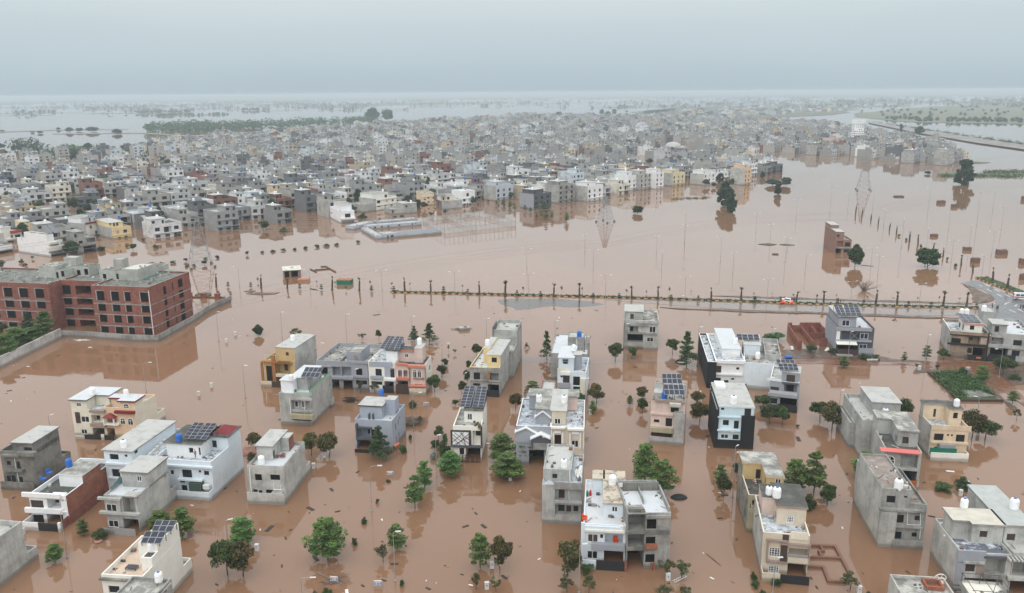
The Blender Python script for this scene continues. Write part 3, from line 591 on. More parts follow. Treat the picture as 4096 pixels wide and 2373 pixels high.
def H7():
  h=House('S1',(1200,1745),(1660,1776),'bright white house with tan terrace and solar panels near bottom left','the bright white tan-terraced house',br=(2065,1304))
  zt=h.z(1300,1258);zf=zt-.8
  h.box(0,h.w,0,h.d,-1,zf,'warmwhite','rtan',.8,front=[('W',1215,1380,1335,1460)])
  h.plate((1110,1310,1480,1330),.4,'mossy',ext=.1);y1=h.T(1530,1230,zf)[1];z2=h.S(2025,668,h.w)[1] if 0 else zf+3.0
  x1=h.T(1590,1245,zf)[0];x0=h.T(1505,975+250,zf)[0]
  h.box(h.w*.52,h.w-.02,h.d*.42,h.d-.02,zf,z2,'warmwhite','rdark',.25,name='roof_room');h.box(h.w*.74,h.w-.021,h.d*.25,h.d*.42,zf,z2-1.0,'warmwhite','rdark',.1,name='roof_room')
  h.solar([(1565,900),(1790,908),(1860,772),(1625,765)],z2+.5,z2+1.5,2,3,z2,'in front','blue-black');h.solar([(1690,765),(1915,772),(1978,648),(1745,640)],z2+.5,z2+1.5,2,3,z2,'behind','blue-black')
  h.tank(1697,985,z2-1.0,'k',1.3);h.box(h.w*.3,h.w,h.d,h.d+2.4,-1,1.7,'warmwhite',par=.5)
  x,y=h.T(1475,1190,zf);q=MB();q.box(-.8,.8,-.5,.5,.35,.42,0,1)
  for a in (-.7,.7):
    for b in (-.4,.4): q.box(a-.04,a+.04,b-.04,b+.04,0,.35)
  o=q.build('panel_table',[M('dmetal'),M('solar')]);o.location=h.W((x,y,zf));o.rotation_euler=(0,0,h.rz);tag(o,'dark spare solar panel lying on a low stand on tan terrace','solar panel')
H7()
def from_top(crop,bl,br,z,dep,label,short):
  h=House(crop,bl,br,label,short,z=z);n=Matrix.Rotation(h.rz,3,'Z') @ Vector((0,-dep,0));h.A=h.A + n;h.A.z=0;h.o.location=h.A;h.d=dep;return h
def H8():
  h=from_top('S1',(1480,1268),(1912,1294),7.2,11,'grey house with mottled flat roof cut by the bottom edge','the bottom-edge grey house');zt=7.2
  h.box(0,h.w,0,h.d,-1,zt-.35,'conc','rspot',.35,front=[]);h.tank(1778,1330,zt-.35,'u',1.2)
  h.box(h.w-1.6,h.w+.3,h.d-4,h.d-.5,3,zt-.4,'conc',par=.1,right=[('W',1835,1405,1860,1455)])
H8()
def H9():
  h=House('S2',(212,620),(552,636),'pale rendered house with white drainpipe and rear wall facing camera','the pale drainpiped house',br=(770,330),sb=1.1)
  zt=h.z(385,268);zf=zt-.75
  h.box(0,h.w,h.sb,h.d-1,-1,zf,'lconc','rwhite',.75,rim='conc',front=[('W',280,345,345,405,{'mat': 'hole_shade'}),('W',425,350,515,402,{'mat': 'hole_shade'}),('W',265,487,305,515),('W',318,495,350,527),('W',385,490,450,528)])
  h.pl((208,525,556,628),'lconc');h.ps(.1,.16,h.sb,h.z(210,530,0),'lconc');h.ps(h.w-.09,.16,h.sb+.3,h.z(552,545,0),'lconc');h.raw(h.lx(450,500),h.w-.2,.16,h.sb,h.z(500,505)-.15,h.z(500,500),'conc','slab')
  y1=h.T(380,215,zf)[1];x1=h.T(452,215,zf)[0]
  h.box(.35,x1,y1,h.d-1.1,zf,zf+2.75,'lconc','rpale',slab=.25,over=.3,slabm='conc',name='roof_room',right=[('d',452,115,472,205)]);h.box(x1,x1+1.6,y1+4,y1+6.5,zf,zf+2.6,'lconc','rpale',slab=.2,over=.05,wr='brick',name='roof_room')
  h.tank(343,250,zf,'w',1.35);h.pipe([(230,292),(247,520)],r=.1);h.pipe([(455,432),(460,488),(527,492),(522,452)],r=.08)
  x,y=h.T(515,185,zf);q=MB();rnd=random.Random(4)
  for k in range(26): a,b,c=rnd.uniform(-.8,.8),rnd.uniform(-.7,.7),rnd.uniform(0,.7);q.box(a,a+.3,b,b+.2,c*.6,c*.6+.15)
  o=q.build('brick_pile',M('brick'));o.location=h.W((x,y,zf));tag(o,'heap of spare red bricks on the pale roof','brick pile');o['kind']='stuff'
  h.box(h.w*.55,h.w,h.d-1,h.d+1.2,-1,1.6,'lconc',par=.3)
H9()
def H10():
  h=House('R6',(105,720),(408,742),'tan house with brown wood fins and blank grey side wall','the tan wood-finned house',br=(537,545),sb=2.4)
  zt=h.z(200,468);zf=zt-.5;xb=h.lx(236,400);z2=h.z(300,347)
  h.box(0,h.w,h.sb,h.d,-1,zf,'tan','rwhite',.7,wr='lconc',wl='tan',front=[('W',160,520,218,668,{'mat': 'glass'}),('o',252,500,395,612,{'dep': 1.8}),('d',303,505,337,588),('W',358,500,385,525),('g',262,628,395,720,{'down': 1})])
  h.box(xb,h.w-.01,h.sb+.6,h.d-.01,zf,z2-.2,'tan','rpale',slab=.2,over=.08,slabm='conc',wr='lconc',front=[('W',348,388,377,422,{'mat': 'door'})],name='roof_room')
  h.plate((106,490,128,668),.35,'wood','wood_fin');h.plate((213,425,247,670),.5,'wood','wood_fin');h.plate((106,484,398,498),.7,'wood','wood_band')
  for k in range(6): x=h.lx(285+k*20,475);h.raw(x-.1,x+.1,h.sb-1.2,h.sb-.02,h.z(340,478),h.z(340,470),'wood','pergola_beam')
  h.plate((252,605,385,632),.8,'beige','balcony');h.tank(418,275,z2,'w',1.3);h.pl((105,672,210,720),'beige');h.pl((210,678,335,733),'brownp','gate',.02);h.pl((335,672,408,735),'beige')
H10()
def H11():
  h=House('R6',(660,735),(1158,762),'unfinished dark grey double house with open pillared garage','the unfinished dark grey house',d=15)
  zt=h.z(740,470);zf=zt-1.0
  h.box(0,h.w,0,h.d,-1,zf,'grey','rconc',1.0,pt=.28,rim='conc',wr='conc',front=[('W',690,535,757,605,{'mat': 'hole_shade'}),('o',802,530,884,622,{'dep': 1.5}),('o',892,530,985,622,{'dep': 1.5}),('W',1033,547,1093,612,{'mat': 'hole_shade'}),('g',790,660,1000,745,{'down': 1}),('W',1032,662,1140,702,{'mat': 'hole_shade'}),('W',690,650,745,690,{'mat': 'hole_shade'})])
  h.plate((630,520,790,532),.35,'grey');h.plate((780,628,1003,652),.8,'grey','balcony');h.plate((1020,620,1155,640),.4,'grey');h.plate((955,475,1155,500),.25,'grey','parapet_band');h.plate((800,640-0,812,640),.1,'grey') if 0 else None
  h.raw(h.lx(872,690),h.lx(910,690),-.1,.35,-.5,h.z(890,655),'conc','pillar')
  x0,x1=h.lx(920,440),h.lx(1055,440);h.box(x0,x1,1.5,8.5,zf,h.z(980,385,1.5)-.25,'grey','rspot',.25,rim='conc',name='roof_room',right=[('d',1042,400,1055,460),('W',1060,375,1075,415),('d',1088,340,1100,385)])
  h.raw(h.lx(850,400),h.lx(850,400)+.25,.3,h.d*.6,zf,zf+.9,'conc','parapet')
  q=MB();x=h.lx(1005,440);
  for dx in (0,.5): q.box(x+dx,x+dx+.08,.9,.98,zf,zf+2.6)
  for k in range(6): q.box(x,x+.58,.9,.96,zf+.3+k*.4,zf+.36+k*.4)
  o=q.build('ladder',M('wood'));o.location=h.A;o.rotation_euler=(0,0,h.rz);tag(o,'wooden ladder leaning on the dark grey roof room','ladder')
H11()
def H12():
  h=House('R6',(1165,768),(1420,782),'narrow white and grey house with two tall solar arrays','the narrow white-grey solar house',d=14)
  zt=h.z(1270,488);zf=zt-.5
  h.box(0,h.w,0,h.d,-1,zf,'warmwhite','rtile',.7,wl='white',front=[('w',1222,550,1283,620,{'fm': 'dframe'}),('o',1365,545,1414,640),('D',1372,560,1412,635,{'mat': 'ddoor'}),('g',1310,675,1402,782,{'down': 1}),('W',1182,672,1288,708)])
  h.plate((1160,482,1385,530),.15,'bluegrey','wall_panel');h.plate((1310,520,1362,640),.06,'bluegrey','wall_panel');h.plate((1172,622,1290,650),.5,'bluegrey','planter');h.plate((1300,645,1418,668),.9,'white','balcony')
  h.pl((1292,715,1400,780),'gate','gate',-.6);h.pl((1165,705,1290,770),'white','boundary_wall',-.6)
  y1=h.T(1380,480,zf)[1];x0=h.T(1325,480,zf)[0];z2=zf+2.8;h.box(x0,h.w-.01,y1,y1+6,zf,z2,'white','rdark',slab=.2,over=.2,slabm='conc',name='roof_room')
  zs=z2+.2;h.solar([(1258,352),(1345,360),(1412,232),(1340,228)],zs+.4,zs+2.2,6,2,zs,'on the left','steep');h.solar([(1350,360),(1452,365),(1500,236),(1425,232)],zs+.4,zs+2.2,6,2,zs,'on the right','steep')
  h.raw(.3,1.2,2,2.6,zf,zf+.8,'ac','air_conditioner');h.raw(.3,1.2,4,4.6,zf,zf+.8,'ac','air_conditioner');x,y=h.T(1448,350,zs);tank(h.W((x,y+1.5,zs)),'b','blue water tank half hidden under the steep solar arrays',1.2)
H12()
def H13():
  h=House('R6',(1422,782),(1712,792),'pinkish-beige house with orange tile trims and white arches','the orange-trimmed arch house',br=(1800,690))
  zt=h.z(1620,522);zf=zt-.2
  h.box(0,h.w,0,h.d,-1,zf,'pinkw','rdark',.5,wr='warmwhite',rim='pinkw',front=[('A',1590,560,1620,630),('A',1634,562,1664,630),('o',1437,565,1482,632),('o',1492,565,1536,632),('g',1438,668,1540,785,{'down': 1}),('w',1600,693,1680,720)],right=[('w',1743,510,1757,570)])
  h.plate((1528,517,1706,540),.5,'salmon','tile_band');h.plate((1420,497,1526,515),.35,'salmon','tile_band');h.plate((1420,637,1546,657),.7,'salmon','tile_band');h.plate((1590,637,1690,652),.35,'pattern','sill')
  for q in ((1430,560,1440,634),(1482,560,1492,634),(1536,560,1546,634)): h.plate(q,.12,'white','arch_pier')
  for q in ((1546,545,1562,780),(1703,545,1715,720)): h.plate(q,.18,'pattern','stone_quoin')
  h.pl((1550,740,1712,785),'beige','boundary_wall',-.9);h.plate((1548,715,1712,728),.95,'salmon','tile_band');h.pl((1400,715,1420,780),'pattern','gate_pillar',-.9,.4);h.pl((1424,700,1540,782),'brownp','gate',-.9)
  y1=h.T(1540,480,zf)[1];y1=max(2.5,min(y1,6));x1=h.T(1622,465,zf)[0];z2=zf+2.7
  h.box(.05,x1,y1,h.d-.5,zf,z2,'pinkw','rdark',slab=.35,over=.3,slabm='salmon',front=[('w',1505,402,1543,442)],name='roof_room');h.box(x1+.01,x1+2.0,h.d-4.5,h.d-.5,zf,z2+.9,'pinkw','rpale',slab=.2,over=.05,name='roof_room')
  h.tank(1650,312,z2+1.1,'w',1.4)
H13()
def H14():
  h=House('R6',(303,1085),(600,1102),'light grey house with green glass parapet and one solar array','the green-glass parapet house',br=(775,885))
  zt=h.z(500,805);zf=zt-.05;xa=h.lx(392,950)
  h.box(0,h.w,0,h.d,-1,zf,'conc2','rwhite',.3,front=[('o',405,860,608,985,{'dep': 1.0}),('w',418,875,455,938),('w',487,877,522,942),('w',552,878,573,900),('W',410,1045,600,1055)])
  for q in ((292,795,385,822),(425,778,600,803)): h.plate(q,.02,'glassgreen','glass_parapet',y=.1)
  h.raw(h.w-.12,h.w-.06,.1,h.d-.3,zf+.3,zf+1.2,'glassgreen','glass_parapet');h.raw(h.w-.15,h.w-.03,.1,h.d-.3,zf+1.2,zf+1.25,'greenp','rail')
  h.plate((410,840,600,858),.35,'conc2');h.plate((410,955,608,970),.5,'conc2');h.plate((400,1000,608,1042),1.1,'olive','canopy')
  y1=h.T(440,770,zf)[1];x1=h.T(545,775,zf)[0];z2=zf+2.8;xw=x1-.2
  h.box(.1,h.T(435,775,zf)[0],1.2,4.5,zf,z2,'white','rwhite',slab=.2,over=.2,name='roof_room',right=[]);h.box(h.T(435,775,zf)[0]-1.5,x1,3.2,h.d-2,zf,z2+.003,'conc2','rwhite',slab=.2,over=.2,name='roof_room',right=[('w',508,680,525,725),('d',535,650,553,735)])
  h.solar([(492,628),(662,634),(716,535),(543,530)],z2+.5,z2+1.8,2,4,z2+.2);h.tank(400,665,z2+.2,'w',1.2);h.pipe([(385,830),(400,1000)],r=.07);h.pipe([(525,850),(532,980)],r=.06)
  h.box(h.w-1.2,h.w+.6,h.d-2.5,h.d-.8,.2,1.8,'conc2',par=.3)
H14()
def H15():
  h=House('R6',(1035,1322),(1393,1345),'blue-grey house with black trim, slit windows and blue roof tank','the blue-grey slit-window house',br=(1505,1168))
  zt=h.z(1280,1052);zf=zt-.85;z2=h.z(1180,905,2.6)
  h.box(0,h.w,0,h.d,-1,zf,'bluegrey','rwhite',.85,front=[('o',1048,1115,1172,1225,{'dep': 1.8}),('d',1120,1140,1160,1215,{'mat': 'glass'}),('g',1045,1245,1205,1385,{'down': 1}),('W',1178,1140,1225,1210)],right=[('W',1415,1080,1424,1145),('W',1440,1040,1448,1100),('W',1455,1010,1463,1042),('W',1422,1210,1430,1280),('W',1447,1165,1455,1235)])
  h.plate((1028,1090,1042,1240),.7,'dkgrey','black_frame');h.plate((1030,1222,1210,1243),.72,'dkgrey','balcony');h.plate((1030,1120,1180,1134),.5,'dkgrey','black_frame')
  for k in range(4): x=h.lx(1075+k*30,1110);h.raw(x-.1,x+.1,-.8,-.02,h.z(1100,1118),h.z(1100,1108),'dkgrey','pergola_beam')
  y1=2.6;x1=h.lx(1285,980,y1)
  h.box(.2,x1,y1,h.d-2,zf,z2-.2,'bluegrey','rpale',slab=.22,over=.25,slabm='brownp',name='roof_room',right=[('d',1276,920,1290,985,{'mat': 'wood'})]);h.box(x1,x1+2.2,h.d-4.5,h.d-2,zf,z2+.4,'bluegrey','rpale',slab=.15,over=.02,name='roof_room')
  h.tank(1280,808,z2+.02,'b',1.2);h.pl((1020,1335,1165,1390),'gate','gate',-2.0);h.pl((1165,1340,1200,1392),'bluegrey','boundary_wall',-2.0);h.raw(h.lx(1142,1000),h.lx(1152,1000),.3,1.3,zf,zf+1.9,'dkgrey','fin');h.raw(h.lx(1180,1000),h.lx(1190,1000),.3,1.3,zf,zf+1.9,'dkgrey','fin')
H15()
def H16():
  h=House('R6',(1985,1432),(2255,1440),'black and white house with crossed-line panel and leaning solar arrays','the crossed-panel black and white house',br=(2322,1235))
  zt=h.z(2060,1105);zf=zt-.5;xa=h.lx(2170,1200)
  h.box(0,h.w,0,h.d,-1,zf,'warmwhite','rconc',.5,wl='mossy',front=[('o',2168,1152,2258,1300,{'dep': 1.6}),('d',2190,1165,2240,1230,{'mat': 'glass'}),('g',2100,1318,2245,1385,{'down': 1}),('W',2040,1320,2085,1385)])
  h.plate((1953,1152,2152,1300),.35,'brownp','black_frame');h.plate((1972,1168,2128,1292),.45,'white','wall_panel');h.plate((1953,1298,2262,1318),.5,'dkgrey');h.plate((2245,1110,2262,1310),.2,'brownp','black_frame')
  mb=MB();y=-.5
  for a,b in (((1972,1190),(2100,1290)),((1990,1170),(2128,1275)),((1975,1260),(2080,1168)),((2128,1185),(2010,1290)),((2128,1240),(2040,1168)),((1975,1225),(2050,1290)),((2060,1168),(2100,1292)),((2128,1215),(1980,1292))):
    A,B=h.F(*a,y),h.F(*b,y);mb.tube([(A[0],y,A[1]),(B[0],y,B[1])],.05,4)
  mb.build('crossed_bars',M('brownp'),h.o)
  g=MB();A,B=h.F(2042,1440,-1.2),h.F(2240,1448,-1.2);zt_=h.z(2140,1388,-1.2);rnd=random.Random(3);n=13
  g.box(A[0],B[0],-1.25,-1.15,zt_-.1,zt_);g.box(A[0],B[0],-1.25,-1.15,.15,.25)
  for k in range(n): x,x2=A[0]+(B[0]-A[0])*k/n,A[0]+(B[0]-A[0])*min(1,max(0,(k+rnd.uniform(-1.5,2.5))/n));g.tube([(x,-1.2,-.3),(x2,-1.2,zt_)],.06,4)
  g.build('lattice_gate',M('brownp'),h.o)
  y1=h.T(2170,1070,zf)[1];y1=max(2.2,min(y1,5));x0=h.lx(2085,1000,y1);z2=h.z(2170,945,y1)
  h.box(x0,h.w-.01,y1,h.d-.5,zf,z2-.3,'warmwhite','rdark',slab=.3,over=.15,slabm='mossy',front=[('w',2115,985,2165,1050)],name='roof_room')
  h.solar([(2040,918),(2142,920),(2195,718),(2093,715)],z2+.3,z2+2.6,7,2,z2,'on the left','long');h.solar([(2162,922),(2272,925),(2310,722),(2210,718)],z2+.3,z2+2.6,7,2,z2,'on the right','long')
  for k in range(6): x,y=h.T(2185+k*11,1090+((k*37) % 50),zf);q=MB();q.lathe([(.16,0),(.22,.35)],7);q.lathe([(.1,.3),(.3,.5),(.2,.75)],6,m=1);q.build('potted_plant',[M('ceramic'),M('hedge')],h.o).location=(x,y,zf)
H16()
def H17():
  h=House('R6',(2145,805),(2430,822),'grey house with pale yellow roof room and black gate','the yellow roof-room house',d=15)
  zt=h.z(2280,535);zf=zt-.6;y1=1.6;z2=h.z(2380,408,y1);x1=h.lx(2310,450,y1)
  h.box(0,h.w,0,h.d,-1,zf,'conc','rwhite',.6,rim='yellow',wr='conc2',front=[('W',2177,585,2240,655),('o',2335,592,2430,682,{'dep': 1.6}),('W',2172,690,2240,716),('g',2315,702,2430,765,{'down': 1})])
  h.box(x1,h.w-.02,y1,h.d-1,zf,z2-.2,'yellow','rpale',slab=.2,over=.2,slabm='cream',front=[('W',2352,440,2403,488)],wr='conc2',name='roof_room');h.box(x1-1.6,x1,y1+3,h.d-1.02,zf,z2+.4,'yellow','rpale',slab=.15,over=.05,name='roof_room')
  h.plate((2313,580,2335,680),.15,'wood','wood_slats');h.plate((2140,660,2430,672),.3,'conc');h.pl((2305,758,2425,820),'gate','gate',-.4);h.plate((2140,530,2300,540),.2,'yellow','parapet_band');h.tank(2312,322,z2+.55,'w',1.3)
H17()
def H18():
  h=House('R7',(-110,632),(132,642),'tall grey back house with black parapet screen behind the yellow one','the tall grey back house',br=(190,440))
  zt=h.z(100,375);zf=zt-.6
  h.box(0,h.w,0,h.d*.4,-1,zf,'conc2','rpale',.6);h.box(0,h.w-.01,h.d*.4,h.d,-1,zf+3.2,'conc2','rpale',.9,name='wall');h.box(h.w*.2,h.w*.85,h.d*.4+.01,h.d*.55,zf+.4,zf+1.6,'conc2','rpale',.3,name='roof_room')
  h.raw(.02,.3,h.d*.4-.02,h.d*.75,zf-2,zf+4.8,'dkgrey','screen_wall')
H18()
def H19():
  h=House('R7',(492,655),(850,668),'long grey two-level house with blue tank and white roof','the long grey white-roofed house',d=17)
  zf=h.z(520,398);h.box(0,h.w,0,h.d,-1,zf-.15,'conc','rwhite',.18);x0=h.lx(660,300,3);z2=h.z(740,252,3)
  h.box(x0,h.lx(820,300,3),3,8,zf-.15,z2,'conc','rpale',.25,name='roof_room');h.tank(771,240,z2,'b',1.35);h.raw(h.w-.9,h.w-.1,3,9,zf-.1,z2-1.2,'conc','pillar');h.pipe([(745,260),(750,330)],y=3,r=.07)
  g=House('R7',(558,838),(835,852),'slim white and pale blue house with tall black windows','the slim pale blue house',d=11)
  zt=g.z(760,575);zf=zt-.75;z2=g.z(645,437,1.4);x1=g.lx(718,480,1.4)
  g.box(0,g.w,0,g.d,-1,zf,'bluew','rtile',.75,front=[('W',612,615,678,688,{'mat': 'brownp'}),('W',712,625,778,712),('W',712,722,778,800),('g',565,740,675,850,{'down': 1}),('W',588,615,610,635)])
  g.plate((780,645,835,800),.25,'cream','wall_panel');g.plate((560,690,682,735),.5,'grey','balcony');g.plate((588,580,685,612),.5,'white','canopy');g.plate((558,545,680,570),.08,'cream','wall_panel')
  g.box(.1,x1,1.4,g.d-.5,zf,z2-.2,'bluew','rwhite',slab=.2,over=.2,front=[('W',613,482,660,503)],name='roof_room');g.plate((610,462,662,478),.5,'greenp','canopy',y=1.4);g.box(x1,x1+1.6,3,6,zf,z2+.1,'grey','rpale',slab=.15,over=.2,name='roof_room');g.tank(718,375,z2+.25,'w',1.3)
  g.pl((690,800,830,850),'greenp','hedge_fence',-.6)
H19()
def H20():
  h=House('V5',(868,1150),(1285,1166),'grey gabled house with black garage, left of the beige columned one','the grey gabled house',d=15)
  zf=h.z(980,700);zp=zf+.15
  h.box(0,h.w,0,h.d,-1,zf-.1,'grey','rtile',.4,wl='lconc',rim='white',front=[('g',1020,975,1205,1165,{'down': 1})])
  h.box(.2,h.w*.8,h.d,h.d+7,-1,zf-1.0,'conc','rpale',.5,rim='brick');h.box(h.w*.55,h.w*1.0,h.d+1.5,h.d+7.5,-1,zf+1.4,'conc','rpale',.4,rim='brick')
  def gable(q,pr,mat='grey',y=0.0):
    (xa,za),(xp,zp_),(xb,zb)=[h.F(*k,y-pr) for k in q];mb=MB();a,b=y-pr,y+.6
    mb.poly([(xa,a,za-2.2),(xb,a,za-2.2),(xb,a,zb),(xp,a,zp_),(xa,a,za)]);mb.build('gable',M(mat),h.o);r=MB()
    for (x1,z1),(x2,z2) in (((xa-.2,za-.15),(xp,zp_)),((xp,zp_),(xb+.2,zb-.15))):
      r.hexa([(x1,a-.3,z1),(x2,a-.3,z2),(x2,b,z2),(x1,b,z1),(x1,a-.3,z1+.28),(x2,a-.3,z2+.28),(x2,b,z2+.28),(x1,b,z1+.28)])
    r.build('gable_roof',M('white'),h.o)
  gable(((860,755),(985,708),(1115,775)),.3);gable(((1048,838),(1165,790),(1270,835)),1.2,'dkgrey');h.plate((1185,800,1215,825),1.3,'white','attic_window')
  h.plate((1075,895,1262,970),1.3,'conc','balcony');z2=zf+3.0;y1=2.2;x0=h.lx(1105,620,y1)
  h.box(x0,h.w-.02,y1,h.d-2,zf,z2,'grey','rconc',slab=.25,over=.25,slabm='conc',front=[('w',1150,578,1232,670)],name='roof_room');gable(((1100,572),(1190,508),(1282,582)),.15,'grey',y1)
  h.box(x0-1.9,x0,h.d-5.5,h.d-2.02,zf,z2-.004,'grey','rconc',slab=.25,over=.3,name='roof_room');h.tank(1143,385,z2+.25,'k',1.3)
  g=House('V5',(1287,1166),(1690,1180),'beige house with classical columns and carved window surrounds','the beige columned house',d=15)
  g.box(0,g.w,0,g.d,-1,zf-.1,'beige','rtile',.4,rim='white',wr='lconc',front=[('o',1330,790,1415,955,{'dep': 1.4}),('d',1335,800,1410,945,{'mat': 'door'}),('w',1537,855,1625,945),('W',1330,1010,1420,1080)])
  for q in ((1308,770,1328,955),(1418,770,1440,955),(1512,770,1530,960),(1636,770,1655,960),(1288,740,1300,950),(1680,740,1692,960)): g.plate(q,.3,'warmwhite','column')
  g.plate((1288,700,1460,722),.6,'warmwhite','cornice');g.plate((1490,720,1690,742),.6,'warmwhite','cornice');g.plate((1330,745,1410,772),.2,'white','carved_pediment');g.plate((1540,755,1630,785),.2,'white','carved_pediment');g.plate((1540,800,1625,850),.05,'beige','wall_panel')
  g.plate((1285,950,1480,960),1.0,'beige','balcony');mb=MB();A,B=g.F(1285,948,-.95),g.F(1478,950,-.95)
  for k in range(22): x=A[0]+(B[0]-A[0])*k/21;mb.box(x-.025,x+.025,-1,-.95,A[1],A[1]+.85)
  mb.box(A[0],B[0],-1.0,-.94,A[1]+.85,A[1]+.92);mb.build('railing',M('dmetal'),g.o)
  x1=g.lx(1470,620,y1);g.box(.02,x1,y1-.3,g.d-2,zf,z2,'beige','rpale',slab=.3,over=.25,slabm='warmwhite',front=[('w',1330,590,1408,680)],name='roof_room');g.box(x1,x1+2.2,g.d-5.5,g.d-2.02,zf,z2-.004,'pinkw','rconc',slab=.25,over=.35,slabm='conc',name='roof_room')
  g.tank(1450,400,z2+.3,'k',1.3);g.plate((1282,965,1478,990),1.4,'sblue','blue_banner')
H20()
def H22():
  h=House('S3',(862,800),(1228,820),'tall bare-concrete house with stepped front and recessed windows','the tall bare-concrete house',d=12.5)
  z3=h.z(1000,298,2.2);zf=h.z(920,445)-.3
  h.box(0,h.w,0,h.d,-1,zf,'conc2','rtile',.35,front=[('o',985,490,1234,612,{'dep': 1.0}),('W',1015,515,1072,592,{'mat': 'door'}),('o',985,635,1232,732,{'dep': 1.2}),('W',1010,663,1070,720),('d',1087,670,1132,725,{'mat': 'door'}),('W',1155,672,1198,722)])
  h.plate((975,425,1238,488),.3,'conc','parapet_band');h.plate((982,600,1236,622),.4,'conc2');x1=h.lx(1138,380,2.2)
  h.box(.02,x1,2.2,h.d-.02,zf,z3-.3,'conc2','rpale',.3,front=[('W',960,342,1005,385)],name='roof_room');h.tank(1068,283,z3-.3,'u',1.3);h.pipe([(1112,490),(1118,605),(1080,612)],y=1.0,r=.07);h.pipe([(1122,310),(1125,420)],y=2.2,r=.07)
  P=[h.T(*p,zf+z) for p,z in (((1165,330),.2),((1240,265),1.2),((1235,380),.3),((1180,385),.1))];q=MB();rnd=random.Random(8)
  c=[Vector((*p,zf+z)) for p,z in zip(P,(.3,1.4,.4,.2))]
  def f(a,b): p=(c[0]*(1-a)+c[1]*a)*(1-b)+(c[3]*(1-a)+c[2]*a)*b;return h.W(p+Vector((0,0,.25*sin(a*11+b*7)+.1)))
  for i in range(7):
    for j in range(7): q.quad(f(i/7,j/7),f((i+1)/7,j/7),f((i+1)/7,(j+1)/7),f(i/7,(j+1)/7))
  tag(q.build('dust_sheet',M('cloth')),'crumpled white sheet heaped on the bare-concrete terrace','sheet')
H22()
def H23():
  h=House('S3',(1240,1235),(1640,1258),'light grey house with speckled terrace, orange chairs and black gate','the light grey speckled-terrace house',d=17,sb=2.0)
  zt=h.z(1430,835);zf=h.z(1430,820)
  h.box(0,h.w,h.sb,h.d,-1,zf-.2,'bluew','rspw',.25,front=[('w',1288,905,1390,983,{'mat': 'brownp'}),('o',1450,905,1620,1015,{'dep': 1.8}),('w',1402,905,1440,950),('w',1283,1062,1385,1140),('g',1442,1062,1625,1180,{'down': 1})])
  h.plate((1262,838,1600,885),.3,'bluew','parapet_band');h.plate((1262,872,1640,892),.5,'warmwhite','frame_band');h.plate((1325,1008,1640,1062),.8,'grey','balcony');h.plate((1226,800,1262,1180),.25,'bluew','fluted_pier');h.plate((1592,835,1625,890),.35,'white','fluted_pier')
  h.pl((1370,1160,1635,1250),'gate','gate',0);h.pl((1637,1165,1658,1255),'brick','gate_pillar',-.1,.4);h.pl((1240,1150,1368,1200),'bluew','boundary_wall',.1)
  y1=h.T(1540,740,zf)[1];x0=h.lx(1440,660,y1);z2=h.z(1540,612,y1)
  h.box(x0,h.w-.02,y1,h.d-1,zf-.2,z2-.3,'bluew','rgrav',slab=.3,over=.15,slabm='lconc',front=[('w',1514,647,1573,702)],name='roof_room');h.box(x0-1.8,x0,h.d-4,h.d-1.02,zf-.2,z2-.3,'bluew','rgrav',slab=.3,over=.15,slabm='lconc',name='roof_room');h.tank(1522,442,z2,'w',1.4)
  def chair(p,rz,lab):
    q=MB();q.box(-.28,.28,-.28,.28,.38,.45);q.box(-.28,.28,.22,.3,.45,1.0);q.box(-.32,-.26,-.25,.25,.45,.68);q.box(.26,.32,-.25,.25,.45,.68)
    for a in (-.24,.24):
      for b in (-.24,.24): q.box(a-.03,a+.03,b-.03,b+.03,0,.38)
    o=q.build('plastic_chair',M('orangev'));o.location=p;o.rotation_euler=(0,0,rz);o.scale=(1.25,)*3;tag(o,lab,'chair','orange plastic chairs')
  x,y=h.T(1262,775,zf);chair(h.W((x,y,zf-.2)),1.2,'orange plastic chair on the speckled terrace edge');x,z=h.F(1552,985,h.sb+1.0);chair(h.W((x,h.sb+1.0,z-.3)),0,'orange plastic chair inside the white balcony recess')
  for (px,py,mm,lab) in ((1287,550,'greennet','green gas cylinder in the terrace back corner'),(1315,545,'redp','red gas cylinder beside the green one on terrace')):
    x,y=h.T(px,py,zf-.2);q=MB();q.lathe([(.2,0),(.22,.1),(.22,.75),(.12,.9),(.12,1.0)],10);o=q.build('gas_cylinder',M(mm));o.location=h.W((x,y,zf-.2));tag(o,lab,'gas cylinder','gas cylinders on the terrace')
H23()
